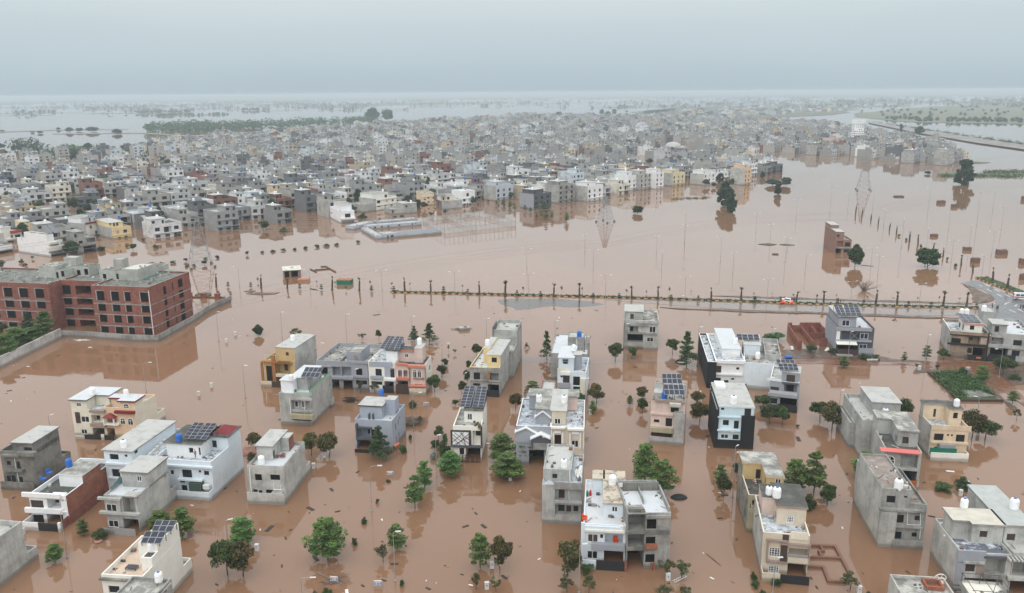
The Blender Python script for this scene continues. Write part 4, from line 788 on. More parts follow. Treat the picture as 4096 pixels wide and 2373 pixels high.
def H24():
  h=House('S3',(1650,1232),(2050,1222),'unfinished bare-grey house with open floors and deep openings','the unfinished open-floored house',d=11)
  h.rz += 0;zt=h.z(1850,715)
  h.box(0,h.w,0,h.d,-1,zt-.25,'conc','rwhite',.3,pt=.25,front=[('o',1670,722,1830,890,{'dep': 3}),('d',1768,730,1820,810,{'mat': 'hole_shade'}),('W',1845,768,1935,860,{'mat': 'hole_shade'}),('o',1665,898,1820,1040,{'dep': 3}),('d',1760,900,1810,975,{'mat': 'hole_shade'}),('W',1835,932,1925,1020,{'mat': 'hole_shade'}),('g',1652,1052,1815,1225,{'down': 1}),('W',1830,1095,1918,1175,{'mat': 'hole_shade'})])
  for q in ((1650,880,2060,905),(1650,1035,1940,1060)): h.plate(q,.35,'dconc','floor_slab')
  h.plate((1840,735,2070,760),.3,'conc','lintel');h.raw(.5,h.w*.95,h.d-3.2,h.d-3.0,zt-.25,zt+1.2,'dconc','parapet');h.raw(h.w*.45,h.w*.47,h.d*.3,h.d-3,zt-.25,zt+.6,'conc','parapet');h.raw(h.w-.3,h.w-.05,.5,h.d-3,zt-.2,zt+.7,'conc','parapet');h.raw(.3,h.w*.4,.6,1.2,zt-.2,zt+.5,'dconc','parapet')
  h.plate((1835,1015,1945,1050),.7,'rbrick','brick_ledge')
  for k in (1882,1905): h.pl((k,1180,k+16,1240),'rbrick','gate_pillar',-.5,.4)
H24()
def H25():
  h=House('R3',(1200,1195),(1535,1207),'lone weathered grey house standing below the kerbed median','the lone weathered grey house',d=13)
  zt=h.z(1440,935);zf=zt-.5;y1=1.2;z2=h.z(1320,842,y1);x1=h.lx(1392,880,y1)
  h.box(0,h.w,0,h.d,-1,zf,'lconc','rspot',.6,front=[('o',1262,985,1345,1050,{'dep': 1.5}),('W',1265,985,1300,1045),('w',1452,988,1518,1050),('g',1240,1065,1392,1145,{'dep': 2.5}),('W',1275,1075,1310,1115),('w',1428,1095,1495,1140)])
  h.box(.3,x1,y1,h.d-4,zf,z2-.25,'lconc','rpale',slab=.25,over=.25,slabm='conc',front=[('W',1268,868,1303,918,{'mat': 'brownp'})],name='roof_room');h.plate((1340,935,1537,962),.35,'lconc','parapet_band');h.plate((1250,975,1450,988),.3,'conc');h.plate((1240,1048,1532,1066),.5,'conc');h.pl((1392,1140,1532,1195),'conc2','boundary_wall',-1.2)
  h.ps(.06,-2,h.d*.6,h.z(1190,950),'dconc','side_wall',.2)
  m_=flat('mud_bank','R3',[(1205,1135),(1300,1130),(1395,1150),(1400,1195),(1290,1200),(1220,1180)],.25,'mud','structure',.3,'brown mud heap inside the lone grey house porch','mud',21)
H25()
def H26():
  h=House('R7',(1455,1270),(1785,1300),'pale pink house with two small tilted solar arrays on poles','the pale pink house',bl=(1422,1000),sb=1.4)
  zt=h.z(1640,868);xs=h.lx(1690,1100)
  h.box(0,h.w,h.sb,h.d,-1,zt-.6,'pinkw','rconc',.6,wl='lconc',rim='mauve',front=[('W',1662,928,1740,975),('W',1498,1042,1550,1073),('W',1612,1030,1675,1112),('W',1470,1175,1675,1212,{'mat': 'brownp'})])
  h.box(h.lx(1692,1100,0),h.w-.02,0,h.sb-.004,-1,h.z(1740,985,0)-.4,'conc2','rpale',.4);h.pl((1455,1215,1690,1280),'conc2','boundary_wall',0);h.plate((1465,985,1690,1002),.35,'pinkw');h.plate((1465,1110,1690,1132),.4,'pinkw');h.plate((1462,1132,1685,1172),1.2,'olive','canopy');h.plate((1650,893,1762,920),1.1,'rpalem','canopy')
  h.plate((1510,855,1800,882),.3,'mauve','parapet_band');h.tank(1600,845,zt-.5,'b',1.4);zs=zt-.5
  h.solar([(1602,800),(1800,803),(1782,702),(1588,698)],zs+2.0,zs+3.3,2,4,zs,'in front','small tilted');h.solar([(1580,690),(1778,693),(1762,598),(1575,595)],zs+2.0,zs+3.3,2,4,zs,'behind','small tilted')
  h.raw(.2,2.0,h.d*.35,h.d*.7,zt-.6,zt+.3,'conc2','parapet')
plain('rpalem',(.5,.5,.46),.7)
H26()
def H27():
  h=House('R7',(2010,735),(2400,750),'white house behind a tall black side wall and black front wall','the white black-walled house',bl=(1925,430),sb=1.4)
  zf=h.z(2060,470)-.35;xw=h.lx(2100,550)
  h.box(xw,h.w-.4,h.sb,h.d,-1,zf,'white','rtile',.5,front=[('W',2107,520,2155,588,{'mat': 'brownp'}),('W',2100,637,2150,682),('W',2250,640,2280,658),('W',2180,660,2225,685),('W',2300,535,2330,560)])
  h.box(0,xw,0,h.d,-1,zf,'black','rtile',.5,rim='white');h.plate((2105,470,2370,500),.5,'white','parapet_band',ext=.2);h.plate((2098,600,2360,615),.5,'white');h.pl((2010,692,2400,742),'black','boundary_wall',0,.3)
  y1=h.T(2250,430,zf)[1];y1=max(2,min(6,y1));x0=h.lx(2165,400,y1);z2=h.z(2250,350,y1);h.box(x0,h.lx(2338,400,y1),y1,h.d-1,zf,z2-.2,'white','rwhite',slab=.25,over=.2,slabm='white',name='roof_room')
  h.tank(2290,305,z2+.05,'u',1.4);
  for k in (2215,2260): x,z=h.F(k,430,y1-.6);h.raw(x,x+1.1,y1-.6,y1-.1,zf,zf+.9,'ac','air_conditioner')
H27()
def H28():
  h=House('R7',(2115,1320),(2450,1335),'pale blue house wrapped in black side and front walls','the pale blue black-walled house',bl=(2058,1060),sb=.3)
  z2=h.z(2310,915);h.box(0,h.w,h.sb,h.d,-1,z2-.3,'ltblue','rpale',slab=.3,over=.15,slabm='ltblue',wl='black',front=[('W',2152,920,2183,952),('d',2380,935,2445,1015),('W',2170,1048,2228,1100),('W',2277,1055,2325,1135),('w',2147,1185,2225,1230),('W',2265,1190,2325,1240)])
  h.box(-.7,-.02,0,h.d*.8,-1,z2-1.0,'black','rpale',.2);h.plate((2345,1010,2475,1330),.35,'black','black_panel');h.plate((2115,1245,2350,1330),.3,'black','black_panel');h.plate((2120,1015,2345,1030),.35,'ltblue');h.plate((2115,1145,2340,1160),.5,'ltblue');h.raw(h.lx(2240,1140),h.lx(2275,1140),-.6,-.1,h.z(2250,1150),h.z(2250,1128),'ac','air_conditioner')
  h.tank(2272,890,z2,'u',1.5);h.raw(.4,2.5,h.d-4,h.d-.5,z2-1.5,z2+.6,'white','roof_screen')
H28()
def H29():
  h=House('R8',(-10,925),(120,935),'grey rendered house with roof tank behind the dark solar house','the grey house behind the dark solar one',d=19)
  zf=h.z(60,700)-.5;h.box(-1.5,h.w+4,0,h.d,-1,zf,'bluew','rconc',.6,wl='black');h.box(h.w+4-3.8,h.w+4,5,h.d,-1,zf+.8,'conc2','rconc',.8);h.tank(70,655,zf,'w',1.4)
  h.box(-1.4,2.5,8,h.d-2,zf,zf+2.8,'bluew','rpale',slab=.2,over=.2,name='roof_room');z2=zf+3.0;h.solar([(-120,482),(92,486),(78,432),(-128,428)],z2+.4,z2+1.5,2,4,z2)
H29()
def H30():
  h=House('R8',(165,1112),(432,1145),'dark grey house with white side wall and rows of solar panels','the dark grey white-sided house',bl=(42,955))
  zf=h.z(200,860)-.3;y1=.8;z2=h.z(370,778,y1);x1=h.lx(290,830,y1)
  h.box(0,h.w,0,h.d,-1,zf,'grey','rpale',.5,wl='warmwhite',rim='warmwhite',front=[('W',187,915,265,975,{'mat': 'brownp'}),('o',312,890,430,980),('d',330,900,400,975,{'mat': 'glass'}),('W',192,1020,250,1070),('g',272,1015,430,1120,{'down': 1})])
  h.plate((165,985,435,1012),.6,'grey','balcony');h.plate((180,955,435,983),.5,'glassgreen2','glass_railing',back=-.44);h.plate((160,840,290,862),.1,'white','balustrade');h.pl((250,1080,432,1142),'gate','gate',-1);h.plate((295,880,445,892),.5,'dkgrey')
  h.box(x1,h.w-.02,y1,h.d-5,zf,z2-.2,'grey','rpale',slab=.2,over=.15,slabm='lconc',front=[('W',335,805,413,875,{'mat': 'brownp'})],name='roof_room')
  h.solar([(272,758),(450,765),(430,704),(256,697)],z2+.4,z2+1.4,2,4,z2,'in front','wide');h.solar([(245,692),(412,697),(405,665),(238,660)],z2+.7,z2+1.4,1,4,z2,'behind','wide')
plain('glassgreen2',(.5,.52,.53),.3)
H30()
def H31():
  h=House('R8',(785,600),(1122,612),'dark grey modern house with broad solar canopy and white awning','the dark grey awning house',bl=(708,470))
  zf=h.z(960,372)-.5;y1=.6;z2=h.z(900,268,y1);x1=h.lx(980,300,y1)
  h.box(0,h.w,0,h.d,-1,zf,'dkgrey','rwhite',.6,wl='grey',wr='bluegrey',front=[('w',1012,422,1088,478,{'mat': 'sblued'}),('o',850,407,1003,482,{'dep': 1.2}),('w',1002,522,1075,570,{'mat': 'sblued'}),('g',800,530,990,600,{'down': 1})])
  h.plate((795,400,828,478),.15,'white','wall_panel');h.plate((790,375,1125,402),.4,'grey','parapet_band');h.plate((790,488,1120,502),.6,'grey');mb=MB()
  for a,b in (((920,410),(1000,480)),((920,480),(1000,410))): A,B=h.F(*a,-.1),h.F(*b,-.1);mb.tube([(A[0],-.1,A[1]),(B[0],-.1,B[1])],.06,4)
  mb.build('cross_brace',M('metal'),h.o);(xa,za),(xb,zb)=h.F(785,485,-.1),h.F(990,532,-2.2);q=MB();q.hexa([(xa,-2.2,zb),(xb,-2.2,zb),(xb,-.05,za),(xa,-.05,za),(xa,-2.2,zb+.06),(xb,-2.2,zb+.06),(xb,-.05,za+.06),(xa,-.05,za+.06)]);q.build('awning',M('awning'),h.o)
  h.box(.3,x1,y1,h.d-1,zf,z2-.2,'grey','rpale',slab=.2,over=.35,slabm='dkgrey',front=[('w',845,300,918,357,{'mat': 'sblued'})],name='roof_room')
  h.solar([(805,250),(886,258),(845,160),(765,155)],z2+.4,z2+2.2,4,2,z2,'on the left','broad');h.solar([(884,256),(1033,257),(990,160),(858,158)],z2+.4,z2+2.2,4,3,z2,'on the right','broad')
  h.pl((800,570,990,630),'brownp','gate',-1.6);h.pl((1000,560,1140,600),'grey','boundary_wall',-1.6);h.raw(h.lx(800,630,-3.5),h.lx(950,630,-3.5),-3.6,-2.0,-.1,.35,'lconc','ramp')
plain('sblued',(.012,.02,.06),.3)
H31()
def RUIN():
  P={k: G('R4',*v) for k,v in dict(a=(440,1140),b=(345,985),c=(640,985),d=(760,1110),e=(470,1010),f=(505,1080),g=(560,1110)).items()}
  o=empty('brick_ruin',P['a'],0,'roofless unfinished red brick shell of walls beside the awning house','brick ruin');mb=MB()
  def wl(a,b,h,w=.3):
    a,b=a-P['a'],b-P['a'];d=(b-a).normalized();n=Vector((-d.y,d.x,0))*w/2;mb.hexa([(*(a-n).xy,-.3),(*(b-n).xy,-.3),(*(b+n).xy,-.3),(*(a+n).xy,-.3),(*(a-n).xy,h),(*(b-n).xy,h),(*(b+n).xy,h),(*(a+n).xy,h)])
  a,b,c,d=P['a'],P['b'],P['c'],P['d'];wl(a,b,2.6);wl(b,b.lerp(c,.12),3.0);wl(b.lerp(c,.12),b.lerp(c,.36),2.2);wl(b.lerp(c,.36),c,3.02);wl(c,d,2.62);wl(a,a.lerp(d,.1),2.4);wl(a.lerp(d,.62),a.lerp(d,.82),2.5)
  wl(b.lerp(c,.4),a.lerp(d,.42),2.0);wl(b.lerp(c,.4).lerp(a.lerp(d,.42),.5),c.lerp(d,.5),2.02);wl(a.lerp(d,.3),a.lerp(d,.34),2.3);wl(a.lerp(d,.48),a.lerp(d,.52),2.3);wl(b.lerp(c,.7),b.lerp(c,.7).lerp(a.lerp(d,.7),.5),2.3)
  mb.build('wall',M('brick'),o)
RUIN()
def H32():
  h=House('R4',(1828,1215),(2185,1245),'patterned beige house with pink-edged roof room and solar panels','the beige pink-edged house',bl=(1600,1060))
  zt=h.z(2000,1002);zf=zt-.8;y1=1.0;x0=h.lx(1975,940,y1);z2=h.z(2060,905,y1)
  h.box(0,h.w,0,h.d,-1,zf,'pattern','rtile',.8,wl='conc2',rim='warmwhite',front=[('W',1848,1042,1938,1095),('o',2005,1030,2112,1100,{'dep': 1.5}),('W',2025,1035,2060,1075,{'mat': 'brownp'}),('W',1998,1130,2040,1180),('g',2045,1130,2170,1215,{'down': 1})])
  h.plate((1838,988,2190,1020),.2,'pattern','parapet_band');h.plate((1815,1096,2180,1112),.5,'ddoor','black_ledge');h.plate((1838,1016,2190,1024),.4,'ddoor','black_ledge');h.plate((2180,990,2192,1220),.3,'ddoor','black_frame')
  for k in range(5): h.plate((2125+k*11,1034,2131+k*11,1100),.12,'pinkw','screen_slat')
  h.box(x0,h.lx(2138,940,y1),y1,h.d*.62,zf,z2-.35,'warmwhite','rconc',slab=.4,over=.3,slabm='rpink',front=[('W',2022,925,2063,966)],left=[('W',1895,880,1910,925),('d',1918,890,1935,950),('d',1950,905,1965,975)],name='roof_room')
  zs=z2+.05;h.solar([(1965,888),(2125,893),(2065,828),(1885,808)],zs+.3,zs+.75,3,3,zs);h.tank(1945,822,zs,'w',1.4,'white water tank, left of two behind the pink-edged roof panels');h.tank(1990,826,zs,'w',1.4,'white water tank, right of two behind the pink-edged roof panels')
  h.pl((1985,1198,2185,1250),'gate','gate',-1.2);h.plate((2080,1215,2125,1230),.05,'orange','gate_ornament',y=-1.2);h.raw(h.lx(1890,900),h.lx(1890,900)+1.2,4,4.7,zf,zf+1,'ac','air_conditioner')
  g=House('R4',(2190,1243),(2600,1275),'bare grey house with tank on rear tower at the right edge','the right-edge bare grey house',d=17)
  zt=g.z(2350,1000);zf=zt-.7;z2=g.z(2260,912,y1);x1=g.lx(2365,950,y1)
  g.box(0,g.w,0,g.d,-1,zf,'conc2','rwhite',.7,front=[('o',2200,1035,2330,1110,{'dep': 1.6}),('W',2215,1040,2250,1075),('W',2420,1060,2500,1115),('g',2195,1132,2370,1235,{'dep': 2,'down': 1}),('W',2405,1155,2480,1205)])
  g.plate((2190,1110,2600,1140),.5,'conc2');g.box(.2,x1,y1,6.5,zf,z2-.2,'conc2','rpale',slab=.25,over=.2,slabm='conc',front=[('d',2250,930,2290,985)],name='roof_room');g.box(.02,x1-.5,g.d-6,g.d-.02,zf,z2+.6,'conc2','rpale',.25,name='roof_room')
  g.tank(2150,795,z2+.6,'w',1.45);g.pl((2190,1195,2440,1265),'gate','gate',-1.2);g.pl((2440,1215,2600,1275),'conc2','boundary_wall',-1.2)
H32()
def H34():
  h=House('S4',(665,885),(1010,905),'tan house with black mould-streaked side wall and patchy roofs','the tan mould-streaked house',bl=(545,570))
  zt=h.z(750,542);zf=zt-.7;y1=h.T(760,395,zf)[1];z2=zf+2.9;x1=h.T(832,470,zf)[0]
  h.box(0,h.w,0,h.d,-1,zf,'olive','rdark',.7,wl='mossy',rim='beige',front=[('w',700,620,714,670),('o',722,590,820,640)])
  h.box(.02,x1,min(y1,h.d-4),h.d-.02,zf,z2,'tan','rspot',slab=.3,over=.15,slabm='tan',front=[('d',757,300,812,390)],name='roof_room',wl='mossy');h.box(x1,h.w-.02,2.2,h.d-.03,zf,z2-.006,'tan','rspot',slab=.3,over=.16,slabm='tan',front=[('w',938,385,997,437)],name='roof_room',left=[('d',838,365,850,460)])
H34()
def H35():
  h=House('S4',(815,1350),(1258,1392),'beige modern house with framed grid window and dark paved gate','the beige framed-window house',bl=(668,885),sb=2.4)
  zt=h.z(1040,905);zf=zt-.75;z2=zf+3.0
  h.box(0,h.w,h.sb,h.d,-1,zf,'beige','rtile',.75,wl='lconc',rim='cream',front=[('w',880,1032,985,1120,{'grid': 1,'n': 4}),('o',1060,1042,1250,1178,{'dep': 1.6}),('w',873,1200,975,1270,{'grid': 1,'n': 4}),('g',1052,1188,1235,1310,{'down': 1})])
  h.plate((990,1005,1052,1172),.3,'brownp','stone_panel');h.plate((1010,915,1068,975),.12,'brownp','stone_panel')
  for q in ((860,968,1060,982),(862,1165,1058,1182),(860,975,874,1175),(995,1005,1265,1022),(1255,1010,1268,1185)): h.plate(q,.45,'mauve','window_frame_band')
  h.plate((1055,1135,1255,1182),.45,'beige','balcony');h.plate((1057,1098,1248,1120),.4,'metal','railing',back=-.35);h.plate((1085,890,1250,960),.1,'cream','parapet_band')
  h.pl((985,1300,1260,1392),'gate','gate',0);h.pl((815,1275,985,1355),'beige','boundary_wall',0);h.ps(.09,.16,h.sb,h.z(815,1280,0),'beige')
  y1=h.T(1080,825,zf)[1];x0=h.T(950,820,zf)[0];h.box(x0,h.w-.02,y1,h.d-.3,zf,z2,'beige','rdark',slab=.3,over=.2,slabm='mauve',front=[('w',1047,737,1113,806,{'grid': 1,'n': 3})],left=[('d',935,680,948,780)],name='roof_room');h.box(x0-1.9,x0,h.d-5,h.d-.32,zf,z2-.2,'pinkw','rdark',slab=.2,over=.1,slabm='beige',name='roof_room')
  h.tank(880,535,z2,'k',1.2,'small white water tank on the beige framed-window house tower');h.tank(952,562,z2+.3,'u',1.45)
H35()
def FOUND():
  strip_wall('foundation_wall','S4',[(1262,1022),(1500,1030),(1640,1290)],.35,.45,'mauvew','low brown foundation wall outlining a flooded plot beside the beige house',group='plot foundations');strip_wall('foundation_wall','S4',[(1255,1130),(1545,1142)],.36,.4,'mauvew','low brown cross wall dividing the flooded foundation plot',group='plot foundations')
  strip_wall('foundation_wall','S4',[(1250,1220),(1392,1228),(1440,1358),(1590,1365)],.38,.45,'mauvew','zigzag low brown foundation wall at the plot front',group='plot foundations');strip_wall('foundation_wall','S4',[(1362,1030),(1390,1075),(1350,1080),(1372,1125)],.4,.35,'mauvew','short stepped foundation wall inside the flooded plot',group='plot foundations')
  strip_wall('foundation_wall','R2',[(590,435),(645,462)],.4,.5,'silt','short dark wall top left of the flooded foundation',group='flooded wall tops');strip_wall('foundation_wall','R2',[(620,445),(775,432)],.45,.5,'silt','long dark wall top across the flooded foundation',group='flooded wall tops');strip_wall('foundation_wall','R2',[(695,410),(740,408),(832,462)],.4,.5,'silt','bent dark wall top right of the flooded foundation',group='flooded wall tops')
  strip_wall('plot_wall','R8',[(1640,790),(1810,935),(1905,1048),(2318,1052)],.55,.35,'darkmudw','low dark wall bounding the green weed plot','wall');strip_wall('plot_wall','R8',[(1790,893),(2050,905)],.5,.3,'darkmudw','low dark wall crossing the green weed plot','wall')
  mb=MB();P=[G('R8',*q,.5) for q in ((1945,948),(2120,950),(2250,1000),(2000,1008))];mb.hexa([(*p.xy,-.2) for p in P]+[(*p.xy,.55) for p in P]);tag(mb.build('concrete_slab',M('rconcd')),'mouldy grey concrete slab at the end of the weed plot','slab')
plain('mauvew',(.2,.105,.07),.8);plain('darkmudw',(.06,.042,.032),.8)
FOUND()
def H36():
  h=House('S5',(255,428),(480,440),'grey house with pale roof room behind the red-awning house','the grey house behind the red awning',bl=(105,208))
  zt=h.z(320,153);zf=zt-.7;h.box(0,h.w,0,h.d,-1,zf,'conc2','rpale',.7);x0,y0=h.T(350,112,zf);h.box(x0,x0+5.5,y0,h.d-1,zf,zf+2.6,'conc2','rpale',slab=.25,over=.2,slabm='conc',name='roof_room');h.tank(452,122,zf,'u',1.4);h.box(-1.0,0,h.d*.3,h.d,-1,zf-2.5,'conc2',par=.6)
  g=House('S5',(430,648),(700,672),'grey house with red roof awning, arched window and orange gate','the red-awning arched house',bl=(250,405))
  zf=g.z(570,400);y1=g.T(610,350,zf)[1];x0=g.T(540,335,zf)[0];z2=zf+2.9
  g.box(0,g.w,0,g.d,-1,zf-.1,'conc2','rdark',.5,front=[('A',455,425,520,497,{'mat': 'hole_shade'}),('o',570,415,700,515,{'dep': 1.5}),('g',555,535,690,640,{'down': 1}),('W',622,425,645,440)])
  (xa,za),(xb,zb)=g.F(425,372,0),g.F(722,415,-.9);q=MB();xa -= .2;q.hexa([(xa,-.9,zb),(xb,-.9,zb),(xb,.6,za),(xa,.6,za),(xa,-.9,zb+.14),(xb,-.9,zb+.14),(xb,.6,za+.14),(xa,.6,za+.14)]);q.build('tile_awning',M('salmonr'),g.o);g.plate((415,515,705,530),.5,'conc2')
  g.box(x0,g.w-.05,y1,g.d-1,zf-.1,z2,'conc2','rspot',slab=.25,over=.2,slabm='conc',front=[('W',585,280,632,332,{'mat': 'brownp'})],left=[('d',528,262,540,322)],name='roof_room');g.box(x0-2.6,x0,g.d-5,g.d-1.02,zf-.1,z2-.004,'conc2','rspot',slab=.25,over=.2,slabm='conc',front=[('W',388,172,398,195)],name='roof_room')
  g.pl((620,612,692,668),'orangeg','gate',-.8);g.pl((692,600,708,675),'conc2','gate_pillar',-.85,.3)
plain('salmonr',(.62,.16,.14),.6);plain('orangeg',(.45,.11,.02),.6)
H36()
def H38():
  h=House('S5',(797,457),(1082,470),'cream house with green net fence and grey weathered side','the cream green-netted house',bl=(676,325),sb=1.6)
  zt=h.z(960,202);zf=zt-.75;y1=2.6+h.sb;xr=h.lx(940,100,y1);z2=h.z(990,64,y1)
  h.box(0,h.w,h.sb,h.d,-1,zf,'peachl','rtile',.8,wl='lconc',front=[('W',823,255,895,307),('W',988,263,1055,318),('W',922,258,937,275),('W',951,260,966,276),('W',822,355,866,380)])
  h.box(.02,xr,h.sb+5,h.d-.02,zf,z2-.25,'peachl','rdark',slab=.25,over=.2,slabm='conc',front=[('d',818,68,838,130,{'mat': 'brownp'})],name='roof_room',wl='lconc');h.box(xr,h.lx(1035,100,y1),y1,h.d-.03,zf,z2-.254,'peachl','rdark',slab=.25,over=.2,slabm='conc',front=[('W',968,97,1003,142)],name='roof_room')
  h.pl((797,405,1085,460),'warmwhite','boundary_wall',0,.25);h.pl((790,365,995,410),'greennet','net_fence',.3,.05,False);h.plate((865,340,985,392),1.2,'metal','canopy');h.plate((800,322,1085,335),.3,'peachl');h.plate((808,195,1103,232),.12,'peachl','parapet_band',ext=.1);h.tank(992,47,z2,'w',1.25);h.ps(.1,.2,h.sb,h.z(797,405,0),'warmwhite');h.ps(h.w-.1,.2,h.sb,h.z(1085,410,0),'warmwhite')
  x,y=h.T(885,130,zf);h.raw(x-.8,x+.8,y-.3,y+.3,zf,zf+.7,'redp','clutter')
wallmat('peachl',(.70,.56,.40),.35,(.36,.28,.2));H38()
def H39():
  h=House('S5',(395,1108),(742,1130),'three-storey weathered grey house with white drain loops','the three-storey weathered grey house',bl=(222,795))
  z3=h.z(530,685);xr=h.lx(660,760);zf=h.z(700,800)-.6;xl=h.lx(530,1000)
  h.box(0,xr,.6,h.d,-1,z3-.35,'conc','rmauve',.35,wl='lconc',front=[('W',465,725,532,778),('W',597,726,622,742),('W',540,868,595,930),('W',520,995,577,1050),('d',612,1000,645,1055)])
  h.box(xr,h.w,.6,h.d,-1,zf,'conc','rmauve',.6,front=[('W',677,875,715,912),('W',655,1003,695,1037),('W',694,848,712,860)]);h.box(0,xl,0,.596,-1,h.z(480,850,0),'lconc',par=.1)
  h.plate((415,832,752,848),.7,'conc',y=.6);h.plate((530,962,735,972),.6,'conc',y=.6);h.pl((510,1062,742,1122),'conc','boundary_wall',-.3);h.tank(553,675,z3-.35,'k',1.5);h.pipe([(625,840),(620,942),(720,946),(722,850)],y=.6,r=.07);h.pipe([(722,960),(715,1050)],y=.6,r=.06)
  h.box(0,h.w*.4,h.d,h.d+1.2,-1,z3-2,'conc2',par=.3)
roofmat('rmauve',(.22,.18,.155),(.33,.29,.26));H39()
def H40():
  h=House('S5',(985,1440),(1372,1462),'grey house with slate-blue front band and white-streaked terrace','the slate-blue banded house',bl=(772,1165))
  zt=h.z(1180,1160);zf=zt-.3;z2=zf+3.0;y1=h.T(1190,1085,zf)[1];x0=h.T(1095,1075,zf)[0]
  h.box(0,h.w,0,h.d,-1,zf,'lconc','rstreak',.35,front=[('o',1205,1200,1360,1335,{'dep': 2.0}),('W',1060,1242,1133,1300,{'mat': 'brownp'}),('g',1045,1350,1340,1440,{'down': 1}),('P',1140,1245,1200,1320,{'mat': 'mauve','t': .05})]);h.plate((1003,1142,1215,1228),.3,'grey','slate_band');h.plate((985,1230,1045,1440),.3,'grey','slate_pier');h.plate((1045,1225,1208,1240),.5,'lconc','window_hood');h.plate((1200,1185,1370,1202),.3,'dkgrey');h.plate((1200,1318,1360,1345),.5,'conc','balcony')
  h.box(x0,h.w-.02,y1,h.d-2,zf,z2,'lconc','rbeige',slab=.3,over=.25,slabm='conc',front=[('W',1167,990,1227,1040,{'mat': 'brownp'})],left=[('d',1040,930,1075,1020,{'mat': 'mauve'})],name='roof_room');h.box(x0-2.4,x0,h.d-5.5,h.d-2.02,zf,z2-.004,'lconc','rbeige',slab=.3,over=.25,slabm='conc',name='roof_room');h.tank(1048,812,z2+.3,'u',1.25)
  h.raw(-.2,-.02,h.d*.2,h.d*.95,zf*.1,zf*.1+.1,'dkgrey','trim') if 0 else None
  g=House('S5',(1377,1462),(1700,1480),'grey house with open pergola front at the lower right edge','the pergola-fronted grey house',d=17)
  zf2=zf+.1;g.box(0,g.w,0,g.d,-1,zf2,'lconc','rpale',.6,front=[('o',1395,1225,1560,1345,{'dep': 2.2}),('g',1380,1370,1600,1462,{'down': 1})]);y1=g.T(1420,1090,zf2)[1];g.box(.02,g.w*.7,y1,g.d-1,zf2,zf2+2.9,'lconc','rgreenish',slab=.3,over=.2,slabm='conc',front=[('W',1372,1012,1437,1064,{'mat': 'brownp'})],name='roof_room');g.tank(1425,822,zf2+3.2,'u',1.45)
  for k in range(6): x=g.lx(1395+k*30,1195,-.8);g.raw(x-.12,x+.12,-1.3,-.02,g.z(1450,1212,-.8),g.z(1450,1200,-.8),'lconc','pergola_beam')
  g.plate((1380,1345,1600,1370),.6,'lconc','balcony')
roofmat('rstreak',(.12,.13,.16),(.55,.57,.6),lo=.47,hi=.56);roofmat('rbeige',(.56,.53,.45),(.46,.43,.37));roofmat('rgreenish',(.42,.44,.42),(.36,.38,.36));H40()
def H42():
  h=from_top('V2',(820,464),(1500,505),6.0,11,'low grey house with brick-edged roof pit at the bottom edge','the brick-pit roofed house');zt=6.0
  h.box(0,h.w,0,h.d,-1,zt-.45,'lconc','rspot',.45,rim='lconc');P=[h.T(*q,zt-.2) for q in ((1215,540),(1440,560),(1515,660),(1285,650))]
  x0,x1,y0,y1=P[3][0],P[2][0],P[3][1],P[0][1];x1=min(x1,h.w-.5);f=zt-.45
  for q in ((x0,x1,y1-.25,y1),(x0,x1,y0,y0+.25),(x0,x0+.25,y0+.25,y1-.25),(x1-.25,x1,y0+.25,y1-.25)): h.raw(*q,f,f+.6,'rbrick','brick_kerb')
  h.raw(x0+.25,x1-.25,y0+.25,y1-.25,f,f+.12,'mud','puddle')
  x,y=h.T(1440,520,zt);q=MB();q.tube([(0.75*cos(a*pi/9),0,.8+.75*sin(a*pi/9)) for a in range(19)],.07,6)
  for k in range(5): a=k*pi*2/5;q.tube([(0,0,.8),(.75*cos(a),0,.8+.75*sin(a))],.045,5)
  q.box(-1.2,.8,-.3,.3,0,.12);o=q.build('cable_reel',M('cloth'));o.location=h.W((x,y-.3,zt-.45));o.rotation_euler=(rad(12),0,h.rz);tag(o,'white spoked wheel-like reel on the brick-pit roof corner','reel')
  g=from_top('V2',(1690,520),(2210,560),5.0,9,'low house with bare white roof under a thin steel frame','the steel-framed white roof');g.box(0,g.w,0,g.d,-1,4.55,'lconc','rwhitec',.35,rim='mossy');mb=MB();z=5.0
  for y in (.3,g.d*.5,g.d-.3): mb.tube([(.1,y,z+1.1),(g.w-.1,y,z+1.1)],.05,5)
  for x in (.3,g.w*.5,g.w-.3):
    mb.tube([(x,.2,z+1.1),(x,g.d-.2,z+1.1)],.05,5)
    for y in (.3,g.d-.3): mb.tube([(x,y,4.6),(x,y,z+1.1)],.05,5)
  mb.tube([(.3,.3,z+1.1),(g.w-.3,g.d-.3,z+1.1)],.04,5);mb.build('steel_frame',M('dmetal'),g.o)
  st=MB()
  for k in range(9): st.box(-1.0,-.1,g.d-1-k*.55,g.d-.6-k*.55,4.4-k*.35,4.5-k*.35)
  st.build('stair',M('dmetal'),g.o)
roofmat('rwhitec',(.72,.68,.60),(.58,.54,.47),lo=.5,hi=.8);H42()
roofmat('rspotw',(.62,.60,.54),(.2,.2,.17),lo=.52,hi=.6)
